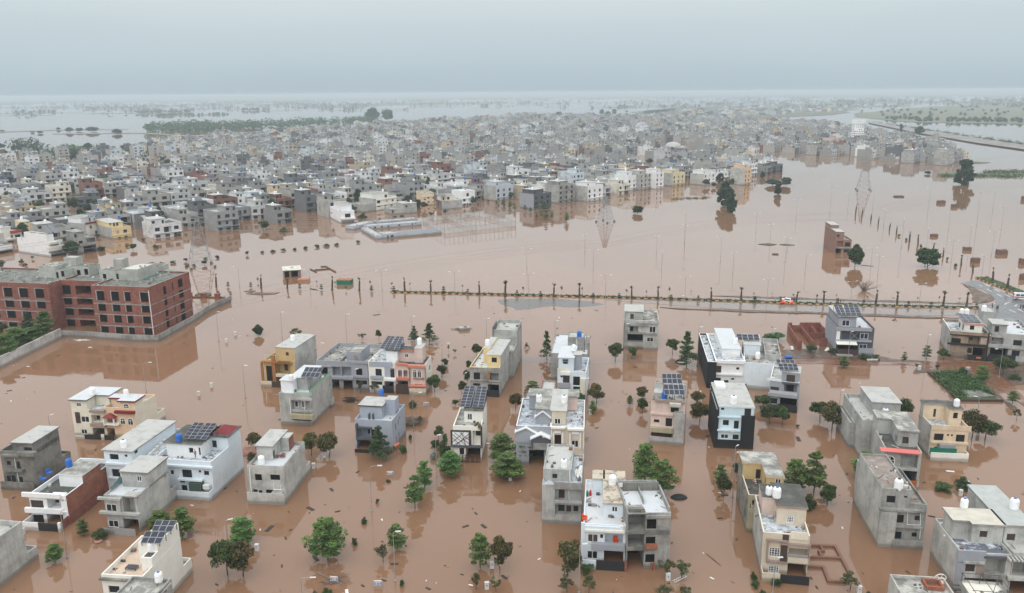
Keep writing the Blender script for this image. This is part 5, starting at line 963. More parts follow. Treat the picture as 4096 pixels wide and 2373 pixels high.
def SMALL():
  h=House('R2',(332,515),(498,503),'small brick room with patched pale roof standing in floodwater','the small brick room',bl=(266,478));zt=h.z(410,440)
  h.box(0,h.w,0,h.d,-1,zt-.3,'pbrick','rspotw',slab=.3,over=.35,slabm='dconc',front=[('g',338,455,382,515,{'down': 1,'dep': 2}),('g',402,450,468,505,{'down': 1,'dep': 2})]);h.o['label']='small brick room with patched pale roof standing in open floodwater'
  g=House('R4',(782,262),(925,264),'lone unfinished brick house with stepped roof beside a round tree','the lone brick house',bl=(648,186));zt=g.z(860,135);z2=g.z(800,62,1)
  g.box(0,g.w,0,g.d,-1,zt-.5,'pbrick','rconc',.5,front=[('o',800,148,855,208,{'dep': 1.2}),('W',872,160,922,200),('g',782,218,838,262,{'down': 1}),('W',862,225,912,255)]);g.plate((785,205,935,217),.4,'conc');g.box(0.02,g.w*.5,.6,g.d-.02,zt-.5,z2-.2,'pbrick','rpale',slab=.2,over=.15,slabm='conc',front=[('W',797,90,822,110)],wl='pbrick',name='roof_room');g.box(.04,g.w*.52,g.d*.5,g.d-.04,z2,z2+1.4,'pbrick','rpale',slab=.2,over=.15,slabm='conc',name='roof_room')
SMALL()
wallmat('whitew',(.62,.62,.60),.8,(.25,.245,.22))
# ================================================================ unfinished brick school, its yard walls
def SCHOOL():
  h=House('R1',(950,1050),(1500,1075),'large unfinished four-storey red brick school block, U-shaped','the brick school',br=(1835,885),name='brick_school',cat='building')
  zt=h.z(1180,598);zr=zt-.5;xl0,xl1=h.lx(535,1030)-34,h.lx(535,1030);yr=h.T(650,985,0)[1]
  zs=[h.z(980,y) for y in (643,735,757,838,870,945,985,1055)];cols=[h.rect('f',q,0)[:2] for q in ((943,643,1015,735),(1085,650,1157,738),(1215,653,1270,733),(1367,657,1440,738))]
  rows=[(zs[1],zs[0]),(zs[3],zs[2]),(zs[5],zs[4]),(-.2,zs[6])]
  fr=[('W',a,b,z0,z1,{'m': 1,'mat': 'hole_shade'}) for a,b in cols for z0,z1 in rows]
  sc3=[]
  for (x0,x1,y0) in ((1590,1620,597),(1733,1778,525)):
    for k in range(4): sc3.append(('W',x0+k*11,y0+(0,108,213,315)[k],x1+k*11,y0+(82,78,82,90)[k]+(0,108,213,315)[k],{'mat': 'hole_shade'}))
  for k in range(4): sc3.append(('W',1674+k*12,562+k*107,1688+k*12,635+k*107,{'mat': 'door'}))
  h.box(0,h.w,0,h.d,-1,zr,'brick','rconcd',.5,rim='conc',pt=.35,front=fr,right=sc3)
  W1=h.w
  fl=[('W',xl1-1.9-k*5.6-3.0+.0,xl1-1.9-k*5.6,z0,z1,{'m': 1,'mat': 'hole_shade'}) for k in range(6) for z0,z1 in rows]
  h.box(xl0,xl1,0,h.d*.9,-1,zr+.004,'brick','rconcd',.5,rim='conc',pt=.35,front=fl)
  q1=h.rect('f',(605,580,685,660),yr);q2=h.rect('f',(735,587,885,665),yr);dz=(rows[0][0]-rows[3][0]-.0)/3
  fm=[]
  for k,(z0,z1) in enumerate(rows): fm += [('W',q1[0],q1[1],z0+.1,z1,{'m': 1,'mat': 'hole_shade'}),('g',q2[0],min(q2[1],-.3),z0+.1,z1,{'m': 1,'dep': 5})]
  h.box(xl1,0,yr,h.d*.88,-1,zr+.008,'brick','rconcd',.5,rim='conc',pt=.35,front=fm,name='wall')
  for z0,z1 in rows[:3]:
    for (a,b,y) in ((0,h.w,0),(xl0,xl1,0),(xl1,0,yr)): h.raw(a+.02,b-.02,y-.06,y-.004,z0-1.15,z0-.85,'conc','floor_band')
    h.raw(h.w+.004,h.w+.06,.02,h.d-.02,z0-1.15,z0-.85,'conc','floor_band')
  for k,(z0,z1) in enumerate(rows):                                 # pale lintel surrounds
    for a,b in cols: h.raw(a-.32,a,-.05,-.004,z0,z1,'conc','window_jamb');h.raw(a-.32,b+.2,-.055,-.004,z1,z1+.2,'conc','window_lintel')
    for j in range(6): b=xl1-1.9-j*5.6;h.raw(b-3.35,b-3.0,-.05,-.004,z0,z1,'conc','window_jamb');h.raw(b-3.35,b+.2,-.055,-.004,z1,z1+.2,'conc','window_lintel')
  # rooms on the roof: (front-left, front-right, back-right px), height
  Z=zr
  def room(fl_,fr_,top,dep,ops=(),roof='rspot',nm='roof_room'):
    x0,y0=h.T(*fl_,Z);x1=h.T(*fr_,Z)[0];lo,hi=Z,Z+12
    z1=h.F(*top,y0)[1];h.box(x0,x1,y0,y0+dep,Z-.05,z1-.15,'lconc2',roof,.15,front=ops,name=nm,pt=.15)
  room((385,510),(520,525),(430,400),7);room((515,522),(640,525),(575,440),6,[('d',547,460,570,520,{'mat': 'hole_shade'}),('W',595,450,637,505,{'mat': 'hole_shade'})],'rconcd')
  room((645,495),(875,500),(760,408),6,[('W',748,440,785,490,{'mat': 'hole_shade'}),('W',820,428,858,487,{'mat': 'hole_shade'})],'rconcd');room((640,480),(740,490),(680,318),3.2,(),'rpale')
  room((975,530),(1190,540),(1080,448),6,[('W',1000,478,1035,525,{'mat': 'hole_shade'}),('d',1132,475,1155,532,{'mat': 'hole_shade'})],'rconcd');room((1110,425),(1205,425),(1150,335),3.4,(),'rpale');room((1190,540),(1345,548),(1270,432),9,(),'rcap')
  room((1310,470),(1500,480),(1400,420),8,(),'rconcd')
  for (x,y) in ((1010,560),(1145,560),(1290,565),(1480,545),(1565,510),(1645,470),(1510,470),(1440,440),(175,530),(310,535),(450,540),(650,520)): a,b=h.T(x,y,Z);h.raw(a-.28,a+.28,b-.28,b+.28,Z,Z+1.0,'conc2','column_stub')
  g=MB()
  for P in (((1400,525),(1640,440),(1700,440)),((1400,525),(1600,540))): g.tube([(*h.T(*q,Z+.2),Z+.2) for q in P],.12,5)
  g.build('drain_pipe',M('greenp2'),h.o);pp=MB();a,b=h.F(1445,640,-.15),h.F(1500,1070,-.15);pp.tube([(a[0],-.15,a[1]),(a[0],-.15,-.3)],.1,6);pp.build('drain_pipe',M('tankw'),h.o)
  return h
wallmat('lconc2',(.45,.46,.42),.6,(.22,.23,.2));roofmat('rcap',(.6,.59,.54),(.42,.42,.38));plain('greenp2',(.12,.3,.24),.5)
SCHOOL()
strip_wall('boundary_wall','R1',[(598,1090),(760,1092),(940,1105),(1270,1130),(1540,1138),(1880,945),(2030,842),(2245,745)],2.0,.3,'conc','long grey concrete boundary wall around the brick school yard')
strip_wall('boundary_wall','R1',[(595,1098),(0,1390),(-160,1470)],3.0,.3,'whitew','whitewashed boundary wall running to the left edge below garden trees')
strip_wall('boundary_wall','R1',[(2190,712),(1850,708)],.5,.35,'brick','low brick wall with gate piers behind the school yard')
for (x,y,l) in ((1848,710,'left'),(1985,712,'middle'),(2120,715,'right')):
  p=G('R1',x,y);q=MB();q.box(-.8,.8,-.8,.8,-.3,1.6);q.box(-.95,.95,-.95,.95,1.6,1.8);o=q.build('gate_pier',M('brick'));o.location=p;tag(o,f'low square brick pier, the {l} of three behind the school yard','pier','brick piers')
flat('traffic_island','R1',[(1895,680),(1930,662),(2000,656),(2055,665),(2060,678),(2010,695),(1940,698)],.3,'weedsoil',jag=.2,label='round green traffic island behind the school yard',cat='traffic island',seed=31)
flat('mud_bank','R1',[(2375,645),(2440,635),(2490,640),(2440,655)],.15,'darksoil',jag=.2,label='dark mud bank breaking the surface behind the school',cat='mud bank',seed=32)
flat('mud_bank','R2',[(-40,668),(60,655),(170,660),(285,655),(240,672),(90,680)],.15,'darksoil',jag=.4,label='row of dark silt humps left of the palms',cat='mud bank',seed=33)
flat('mud_bank','R4',[(75,175),(170,168),(245,178),(180,188)],.2,'weedsoil',jag=.3,label='thin grassy hump right in the open water',cat='mud bank',seed=34)
flat('mud_bank','R4',[(272,178),(330,173),(412,184),(330,186)],.2,'weedsoil',jag=.3,label='smaller grassy hump beside the thin one',cat='mud bank',seed=35)
# ================================================================ the drowned town beyond
TE=rad(47);E1=Vector((sin(TE),cos(TE),0));E2=Vector((-cos(TE),sin(TE),0));TRZ=math.atan2(E1.y,E1.x)
EDGE=[(-90,1010),(0,1008),(260,1000),(540,965),(880,935),(1130,915),(1280,870),(1400,880),(1600,865),(1850,845),(1960,790),(2080,825),(2300,800),(2480,790),(2700,755),(2860,735),(3000,728),(3140,690),(3110,650),(2960,640),(2900,622),(3060,606),(3300,622),(3560,648),(3830,662),(3880,640),(3830,606),(3700,570),(3560,552),(3480,528),(3340,505),(3060,480),(2700,452),(2560,448),(2300,455),(1900,482),(1560,500),(1300,520),(1100,540),(800,560),(560,585),(380,610),(200,640),(0,650),(-90,660)]
HOLES=[[(2540,620),(2640,640),(2660,700),(2560,690)],[(2280,620),(2420,610),(2440,660),(2300,665)],[(60,840),(300,800),(420,880),(520,930),(240,900)],[(2640,565),(2760,570),(2860,610),(2780,640),(2640,620)]]
def inpoly(x,y,P):
  c=False;j=len(P)-1
  for i in range(len(P)):
    if (P[i][1] > y) != (P[j][1] > y) and x < (P[j][0]-P[i][0])*(y-P[i][1])/(P[j][1]-P[i][1])+P[i][0]: c=not c
    j=i
  return c
# materials whose colour is the wall paint each house carries
def objwall(key,dirt=.45,attr=False):
  m,t,b=newmat(key);p=pos(t)
  if attr: a=t.nodes.new('ShaderNodeVertexColor');a.layer_name='tint';c0=a.outputs[0]
  else: c0=t.nodes.new('ShaderNodeObjectInfo').outputs['Color']
  f=ramp(t,noise(t,p,.3,5,.65),[(.4,0),(.75,dirt)]);c=mixc(t,f,c0,(.2,.19,.17));t.links.new(c,b.inputs['Base Color']);b.inputs['Roughness'].default_value=.85;b.inputs['Specular IOR Level'].default_value=.2
  MATS[key]=m
objwall('paint_wall',.4);objwall('raw_wall',.9);objwall('tint_wall',.5,True)
PALET=[('white',(.72,.73,.73),13),('cream',(.68,.65,.56),10),('pale grey',(.50,.51,.51),15),('grey',(.29,.295,.30),20),('concrete',(.40,.395,.37),22),('dark grey',(.13,.135,.145),13),('tan',(.46,.38,.27),4),('yellow',(.66,.55,.37),2),('brick',(.25,.11,.085),7),('pale blue',(.55,.61,.66),4),('peach',(.62,.48,.38),2)]
PW=[p[2] for p in PALET]
def townproto(k,rnd):
  # variants: size, storeys, balcony, roof room, solar, tank colour
  w=(7.5,8,9,7.5,10,12,8,7.5,9,11)[k % 10];d=(13,14,15,12,14,13,15,13,12,16)[k % 10];st=(2,2,2,2,3,2,2,1,3,2)[k % 10];zf=st*3.25-.9
  o=empty('town_house',(0,0,-500));side='raw_wall';parts=[]
  mb=MB();ops=[];wins=MB();doors=[]
  holes=[]
  nb=3 if w > 9 else 2
  for s in range(st):
    z0=s*3.25-.9+.9 if s else .25
    for b in range(nb):
      a=w*(b+.18)/nb;e=w*(b+.18+rnd.choice((.35,.5,.6)))/nb
      z0_,z1_=(max(.1,s*3.25-.1),s*3.25+1.6) if s else (.15,1.5)
      if (b == nb-1 and s == 0) or (b == (k+s) % nb and s == 1): holes.append((w*(b+.1)/nb,w*(b+.92)/nb,max(-.4,s*3.25-1.1),s*3.25+1.65,1.6 if s else 3.5,True))
      else: holes.append((a,e,z0_,z1_,.22,False))
  us=sorted({0,w} | {x for h in holes for x in h[:2]});vs=sorted({-1,zf+.9} | {x for h in holes for x in h[2:4]})
  for i in range(len(us)-1):
    for j in range(len(vs)-1):
      cu,cv=(us[i]+us[i+1])/2,(vs[j]+vs[j+1])/2
      if not any(h[0] < cu < h[1] and h[2] < cv < h[3] for h in holes): mb.quad((us[i],0,vs[j]),(us[i+1],0,vs[j]),(us[i+1],0,vs[j+1]),(us[i],0,vs[j+1]))
  for (a,b,c,e,dp,bk) in holes:
    for p,q in (((a,c),(b,c)),((b,c),(b,e)),((b,e),(a,e)),((a,e),(a,c))): mb.quad((p[0],0,p[1]),(q[0],0,q[1]),(q[0],dp,q[1]),(p[0],dp,p[1]))
    if bk: mb.quad((a,dp,c),(b,dp,c),(b,dp,e),(a,dp,e))
    wn=MB();m_=.35 if bk else 0;wn.box(a+m_,b-m_*2,dp-.06,dp+.02,c,e-m_);wn.build('window' if not bk else 'door',M('glass'),o)
  zt=zf+.9;t=.2
  mb.quad((0,0,-1),(0,d,-1),(0,d,zt),(0,0,zt),1);mb.quad((w,0,-1),(w,d,-1),(w,d,zt),(w,0,zt),1);mb.quad((0,d,-1),(w,d,-1),(w,d,zt),(0,d,zt),1)
  O=[(0,0),(w,0),(w,d),(0,d)];I=[(t,t),(w-t,t),(w-t,d-t),(t,d-t)]
  for i in range(4): a,b,c,e=O[i],O[(i+1) % 4],I[(i+1) % 4],I[i];mb.quad((*a,zt),(*b,zt),(*c,zt),(*e,zt));mb.quad((*e,zf),(*c,zf),(*c,zt),(*e,zt))
  mb.build('wall',[M('paint_wall'),M(side)],o)
  r=MB();r.quad((t,t,zf),(w-t,t,zf),(w-t,d-t,zf),(t,d-t,zf));r.build('roof',M(('rconc','rtile','rdark','rdark','rpale','rconc')[k % 6]),o)
  lg=MB()
  for s in range(1,st): lg.box(-.1,w+.05,-.7,-.004,s*3.25-1.15,s*3.25-1.0)
  if st > 1: lg.build('ledge',M('paint_wall'),o)
  rx0=(0.02,w*.45,w*.3,.02,w*.5)[k % 5];rx1=rx0+w*(.5,.53,.5,.6,.48)[k % 5];ry=(2.5,4,3,5,2)[k % 5];z2=zf+2.75
  if k % 7 != 6:
    rm=MB();rm.box(rx0,rx1,ry,min(d-.3,ry+8),zf,z2);rm.build('roof_room',M('paint_wall'),o);sl=MB();sl.box(rx0-.3,rx1+.3,ry-.3,min(d-.1,ry+8.3),z2,z2+.25,0,1);sl.build('roof_slab',[M('paint_wall'),M(('rpale','rconc','rdark')[k % 3])],o)
    wn=MB();a=rx0+.5;wn.box(a,a+1.3,ry-.04,ry+.02,zf+.9,zf+2.1);wn.build('window',M('glass'),o);dr=MB();a=rx1-1.3;dr.box(a,a+.9,ry-.04,ry+.02,zf+.05,zf+2.1);dr.build('door',M('ddoor'),o);zz=z2+.25
  else: zz=zf
  tk=MB();tk.lathe([(.55,0),(.57,1.0),(.4,1.25),(.15,1.35)],8,(rx0+(rx1-rx0)*(.25,.7)[k % 2],ry+(2.2,3.5)[k % 2],zz));tk.build('water_tank',M('tankb' if k % 8 == 3 else 'tankw'),o)
  sol=k % 4 == 1
  if sol:
    q=MB();y0,y1=ry+1,min(d-.5,ry+6.5);q.hexa([(rx0,y0,zz+.8),(rx1,y0,zz+.8),(rx1,y1,zz+2.0),(rx0,y1,zz+2.0),(rx0,y0,zz+.88),(rx1,y0,zz+.88),(rx1,y1,zz+2.08),(rx0,y1,zz+2.08)])
    q.build('solar_panel',M('solar'),o)
  return o,w,d,st,sol,k % 8 == 3
RT=random.Random(21);PROTO=[townproto(k,RT) for k in range(20)];USED=set()
TAKEN=[]      # footprints of traced houses and other special buildings in the town: (centre, radius)
def town_reserve(crop,x,y,r): p=G(crop,x,y);TAKEN.append((p,r))
LOTS=[]
def make_lots():
  rnd=random.Random(5);pitch=26.0;o=G('P',1300,760)
  for r in range(-34,70):
    y=r*pitch + (0 if r % 2 else 1.5);x=-1100;row=[]
    while x < 1500:
      w=1.2*rnd.choice((8.2,8.2,8.6,9.6,10.6,12.4));
      if int((x+3000)/95) != int((x+3000+w)/95): x += 8.5
      p=o + E1*x + E2*y;c=p + E1*w/2 + E2*7
      x += w
      if c.y < 250: continue
      px,py=proj(p + E1*w/2)
      if not (-60 < px < 4150): continue
      jit=rnd.uniform(-1.0,1.0);skip=rnd.random()
      if not inpoly(px,py,EDGE) or any(inpoly(px,py,H_) for H_ in HOLES): continue
      dens=.23
      if px < 760 and py < 680: dens=.72
      elif py < 520: dens=.40
      elif px > 2900 and py > 500: dens=.2
      if skip < dens: continue
      if any((c-q).length < rr for q,rr in TAKEN): continue
      LOTS.append((p + E2*jit,w,r,px,py))
# ---- larger houses on the town's near edge, traced
def T_HOUSES():
  h=House('V8',(995,1008),(1290,955),'white house with two solar arrays and cream awnings, near town edge left','the white awning house at the town edge',bl=(740,850));zf=h.z(1100,570);d=h.d
  h.box(0,h.w*.95,1.5,d,-1,h.z(1200,690,1.5),'white','rconc',.5,wl='white',front=[('o',980,740,1140,800,{'dep': 1.5}),('o',1180,720,1240,790)]);h.box(0.02,h.w*.45,1.52,d*.75,h.z(1200,690,1.5),zf,'white','rconc',.2,name='roof_room',left=[('W',855,715,880,780),('W',900,730,920,775)])
  h.plate((945,800,1260,885),2,'awning','awning',y=1.5);h.plate((965,715,1150,755),1.5,'awning','awning',y=1.5);h.pl((995,930,1290,1000),'ddoor','gate',0);h.ps(.1,.2,d,1.6,'white')
  h.solar([(935,555),(1030,550),(880,390),(790,400)],zf+.5,zf+2.5,6,3,zf,'on the left','pale');h.solar([(1050,545),(1165,530),(1005,372),(905,385)],zf+.5,zf+2.5,6,3,zf,'on the right','pale')
  h=House('V8',(1500,955),(1880,900),'unfinished grey three-level house beside a bushy green tree','the unfinished grey edge house',d=11);zf=h.z(1680,640)
  h.box(0,h.w,0,h.d,-1,zf,'conc','rconc',.4,front=[('W',1530,695,1605,770,{'mat': 'hole_shade'}),('o',1680,640,1860,740),('g',1620,790,1870,910,{'down': 1})]);h.box(.02,h.w*.5,1,h.d-1,zf,zf+3,'conc','rconc',slab=.3,over=.3,front=[('W',1412,572,1490,640,{'mat': 'hole_shade'})],name='roof_room');h.plate((1500,740,1875,775),.8,'conc')
  h=House('V8',(1690,620),(1990,565),'white house with small arches and red roof edge, second from the yellow one','the white arch house',d=14);zf=h.z(1800,350)
  h.box(0,h.w,0,h.d,-1,zf,'warmwhite','rdark',.3,wl='conc2',front=[('A',1735,390,1780,455),('A',1865,375,1893,440),('A',1907,372,1935,435),('g',1850,490,1970,600,{'down': 1})]);h.plate((1660,325,1955,358),.6,'redtile','tile_band');h.box(.1,h.w*.9,3,h.d-1,zf,zf+3,'white','rconc',slab=.25,over=.3,front=[('W',1815,255,1852,298),('d',1725,250,1755,325)],name='roof_room');z=zf+3.25
  h.solar([(1700,245),(1790,235),(1890,165),(1700,160)],z+.4,z+1.6,2,4,z)
  h=House('V8',(2190,672),(2560,625),'yellow house with grey blank side wall facing the floodwater','the yellow grey-sided house',bl=(2000,560));zf=h.z(2340,440)
  h.box(0,h.w,0,h.d,-1,zf-.5,'yellow','rtile',.7,wl='conc2',front=[('W',2262,495,2310,560,{'mat': 'metal'}),('W',2390,475,2465,540),('W',2290,622,2345,650),('W',2410,600,2475,635)]);h.box(.1,h.w*.75,3.5,h.d-.5,zf-.5,zf+2.4,'yellow','rpale',slab=.25,over=.25,slabm='cream',front=[('W',2115,345,2160,385),('d',2190,335,2230,415),('d',2250,335,2295,405)],name='roof_room');h.plate((2160,570,2540,585),.3,'yellow');h.tank(2308,268,zf+2.65,'b',1.3)
  h=House('V8',(445,625),(765,590),'yellow-orange house with cream tanks at the left town edge','the yellow-orange house',d=14);zf=h.z(560,430)
  h.box(0,h.w,0,h.d,-1,zf-.6,'yellow','rconc',.7,wl='conc2',front=[('W',462,475,492,505),('W',615,455,690,510),('W',470,600,500,630),('W',590,585,645,615)]);h.box(.1,h.w*.6,2,h.d-1,zf-.6,zf+2.6,'yellow','rpale',slab=.25,over=.2,front=[('W',505,300,560,345)],name='roof_room');h.plate((430,545,660,565),.4,'yellow');h.tank(420,290,zf+2.85,'w',1.5)
  h=House('V8',(845,372),(1040,350),'tall yellow house with black side wall, three storeys','the tall yellow black-sided house',d=13);zf=h.z(950,170)
  h.box(0,h.w,0,h.d,-1,h.z(950,70),'yellow','rconc',.4,wl='black',front=[('W',862,215,895,258),('W',945,208,1020,275),('W',990,92,1060,155),('W',915,100,938,122),('W',862,335,890,370),('W',965,320,1040,355)]);h.plate((820,170,1030,195),.4,'yellow');h.plate((845,290,1045,310),.6,'yellow')
  g=House('V8',(1045,352),(1300,325),'blue-grey house sharing a wall with the tall yellow one','the blue-grey neighbour',d=13);g.box(0,g.w,0,g.d,-1,g.z(1180,55),'bluegreyl','rpale',.4,front=[('W',1118,90,1175,135),('W',1270,70,1300,90),('W',1140,190,1180,220),('W',1232,182,1280,245),('W',1145,300,1170,330),('W',1245,290,1305,318)]);g.plate((1120,155,1310,170),.4,'bluegreyl');g.plate((1140,268,1310,285),.6,'bluegreyl');g.plate((1036,180,1125,350),.1,'black','black_panel');g.tank(1220,25,g.z(1180,55),'b',1.4)
  h=House('V8',(100,745),(440,690),'white house with red tile ledge and curved porch at left edge','the white red-ledged house',d=13);zf=h.z(320,530)
  h.box(0,h.w,0,h.d,-1,zf,'warmwhite','rconc',.5,wl='conc2',front=[('W',290,575,400,640),('A',205,580,250,640),('g',150,695,275,745,{'down': 1})]);h.plate((208,490,425,540),.9,'redl','tile_band');h.plate((130,640,430,665),.6,'warmwhite','balcony');h.box(.1,h.w*.55,2,h.d-1,zf,zf+2.8,'warmwhite','rpale',slab=.25,over=.25,name='roof_room');z=zf+3;h.solar([(60,415),(170,395),(190,350),(50,370)],z+.3,z+1.0,2,3,z)
  h=House('V8',(-60,960),(265,900),'grey house front with white balcony cut by the left edge','the white-balconied edge house',d=12);h.box(0,h.w,0,h.d,-1,h.z(100,800),'conc','rwhite',.9,front=[('g',0,890,250,960,{'down': 1})]);h.plate((-60,790,245,870),.6,'white','balcony');h.box(0,h.w*.4,3,9,h.z(100,800),h.z(100,800)+3,'pbrick','rconc',.2,name='roof_room')
  h=House('V7',(-60,400),(140,385),'modern white cubic house with grey glass box beside the blue school','the modern white house',bl=(-330,330));zf=h.z(0,230)
  h.box(0,h.w,0,h.d,-1,zf-.4,'white','rwhite',.5,wl='white',front=[('W',0,262,78,325,{'mat': 'glass'}),('o',-50,335,130,395)],left=[('W',-260,230,-180,245)]);h.box(h.w*.15,h.w*.95,4,h.d*.8,zf-.4,zf+3.2,'white','rconc',slab=.25,over=.3,name='roof_room');h.plate((-40,318,150,345),1,'white','balcony')
  h=House('V7',(440,225),(730,180),'big cream three-storey house behind the low blue school','the big cream house',d=16);zf=h.z(600,50)
  h.box(0,h.w,0,h.d,-1,zf+.0,'warmwhite','rconc',.8,wl='conc2',front=[('W',450,80,495,118),('W',570,80,600,92),('W',655,60,680,92),('W',450,150,498,168),('W',555,142,580,160),('W',640,135,670,155)]);h.plate((440,50,725,62),.4,'cream');h.plate((440,125,725,138),.4,'cream');h.box(.5,h.w*.75,3,h.d-1,zf,zf+3.4,'warmwhite','rconc',slab=.25,over=.2,front=[('W',555,-5,590,35)],name='roof_room');h.box(-9,-.02,1,h.d-1,-1,zf-2.4,'conc2','rconc',.6,name='wall');h.tank(530,-45,zf+3.65,'w',1.4)
  h=House('V7',(1360,205),(1640,188),'grey concrete box house with pale cream upper rooms by the net pitch','the grey box house',d=13);zf=h.z(1500,85);h.box(0,h.w,0,h.d,-1,zf,'conc2','rpale',.3,wl='mauve',left=[('o',1265,80,1350,170)]);h.box(.3,h.w*.6,1,h.d-1,zf,zf+3.3,'cream','rconc',slab=.2,over=.2,front=[('d',1368,30,1388,75),('W',1430,28,1465,65)],name='roof_room');z=zf+3.5;h.solar([(1290,20),(1420,10),(1400,-15),(1280,-8)],z+.3,z+1.0,1,4,z)
  h=House('V7',(1645,155),(1820,135),'white three-storey house at the corner of the net pitch','the white corner house',d=12);zf=h.z(1730,-45);h.box(0,h.w,0,h.d,-1,zf,'white','rwhite',.6,front=[('W',1655,50,1688,95),('W',1735,62,1755,75),('W',1655,120,1690,148),('W',1705,118,1727,145),('W',1740,122,1770,138),('W',1700,-25,1735,20)]);h.plate((1645,40,1820,50),.4,'white');h.plate((1645,105,1820,115),.4,'white')
  h=House('V7',(655,280),(1010,250),'low grey concrete house with an upper box behind the blue school','the low grey house',d=12);zf=h.z(830,195);h.box(0,h.w,0,h.d,-1,zf,'conc2','rconc',.3,front=[('g',640,210,680,262)]);h.box(h.w*.45,h.w-.02,.4,h.d-1,zf,zf+3,'conc2','rpale',slab=.25,over=.2,front=[('W',845,145,875,170)],name='roof_room');h.tank(925,120,zf+3.3,'w',1.6)
  # cream three-storey pair
  h=House('V7',(1080,150),(1250,140),'peach and cream three-storey block with many small windows','the peach block',d=14);h.box(0,h.w,0,h.d,-1,h.z(1170,-20),'peachl','rconc',.5,front=[('W',1105,55,1130,75),('W',1155,30,1180,52),('W',1228,25,1262,58),('W',1158,88,1182,110),('W',1230,90,1260,108)]);h.plate((1080,15,1250,25),.3,'cream')
  # front row on the right part of the edge, px full
  for (fl,fr,top,wall,wl,wins,lab,short) in (
    ((1985,805),(2060,803),740,'ltblue2','conc2',2,'pale blue-grey house at the water edge left of the net pitch trees','pale blue edge house'),
    ((2135,838),(2255,830),770,'dkgrey','grey',2,'dark grey modern house with rust panel on the waterfront','rust-panelled dark house'),
    ((2235,815),(2325,812),738,'conc','conc2',2,'grey balconied house on the waterfront right of the dark modern one','balconied house'),
    ((2350,808),(2420,802),742,'white','lconc',2,'white-fronted house with grey side on the waterfront','white-fronted house'),
    ((2510,765),(2555,762),700,'white','white',2,'slim white house in the middle of the waterfront row','slim white house'),
    ((2560,762),(2615,758),695,'lconc','conc2',2,'pale grey terrace house beside the slim white one','pale terrace house'),
    ((2622,758),(2660,752),690,'white','white',2,'narrow white house ending the terrace on the waterfront','narrow white house'),
    ((2690,747),(2760,738),690,'yellowl','conc2',2,'cream-yellow house on the waterfront near the tall dark trees','cream-yellow house'),
    ((2815,742),(2925,728),690,'white','lconc',2,'wide white arcaded house behind the tall dark trees','wide arcaded house'),
    ((2976,742),(3010,735),672,'peach','lconc',2,'peach house with solar roof at the town tip','peach tip house'),
    ((3465,630),(3522,625),590,'white','white',2,'white block beside the right-hand pylon head','white pylon-side block'),
    ((3265,622),(3303,616),580,'conc','conc2',2,'long grey house in the right-hand cluster','long grey cluster house'),
    ((3655,655),(3718,648),607,'grey','conc2',2,'wide grey balconied house in the right-hand cluster','wide grey cluster house'),
    ((3788,664),(3828,656),607,'lconc','conc2',2,'pale house ending the right-hand cluster near the lone tree','pale end house')):
    mpp=(G('P',*fl)-CAM).length/FPX;h=House('P',fl,fr,lab,short,d=13,w=max(7.5,min(16,(fr[0]-fl[0])*mpp/.76)),rz=TRZ);zf=h.z((fl[0]+fr[0])/2,top);ops=[];n=3 if h.w > 12 else 2
    for s in range(int((zf+1)//3.2)):
      for k in range(n): a=h.w*(k+.2)/n;ops.append(('W' if (k+s) % 3 else 'o',a,a+h.w*.36/n,max(.2,s*3.3+.4-(1.1 if s else 0)),s*3.3+1.3,{'m': 1}))
    h.box(0,h.w,0,h.d,-1,zf-.7,wall,'rconc',.7,wl=wl,front=ops);h.raw(-.05,h.w+.05,-.6,-.004,2.2,2.4,wall,'ledge');x=h.w*(.1 if h.w > 10 else .3);h.box(x,x+h.w*.55,2,h.d-1,zf-.7,zf+2.2,wall,'rpale',slab=.25,over=.25,front=[('W',x+.6,x+1.8,zf+.3,zf+1.4,{'m': 1})],name='roof_room');tank(h.W((x+1,4,zf+2.45)),'w','white water tank on the roof room of the '+short,1.4)
    TAKEN.append((h.W((h.w/2,6,0)),10+h.w*.4))
  for c,x,y,r in (('V8',1120,900,17),('V8',1690,870,15),('V8',1800,560,15),('V8',2300,600,17),('V8',600,570,15),('V8',950,330,14),('V8',1150,310,14),('V8',270,690,15),('V8',100,900,15),('V7',40,360,20),('V7',580,160,22),('V7',300,210,14),('V7',1500,160,18),('V7',1730,120,15),('V7',830,230,18),('V7',1170,110,17)): town_reserve(c,x,y,r)
wallmat('bluegreyl',(.45,.49,.54),.3,(.28,.3,.33));wallmat('ltblue2',(.50,.55,.60),.3,(.3,.33,.36));wallmat('yellowl',(.70,.62,.42),.3,(.4,.35,.24));plain('redl',(.38,.06,.06),.6)
T_HOUSES()
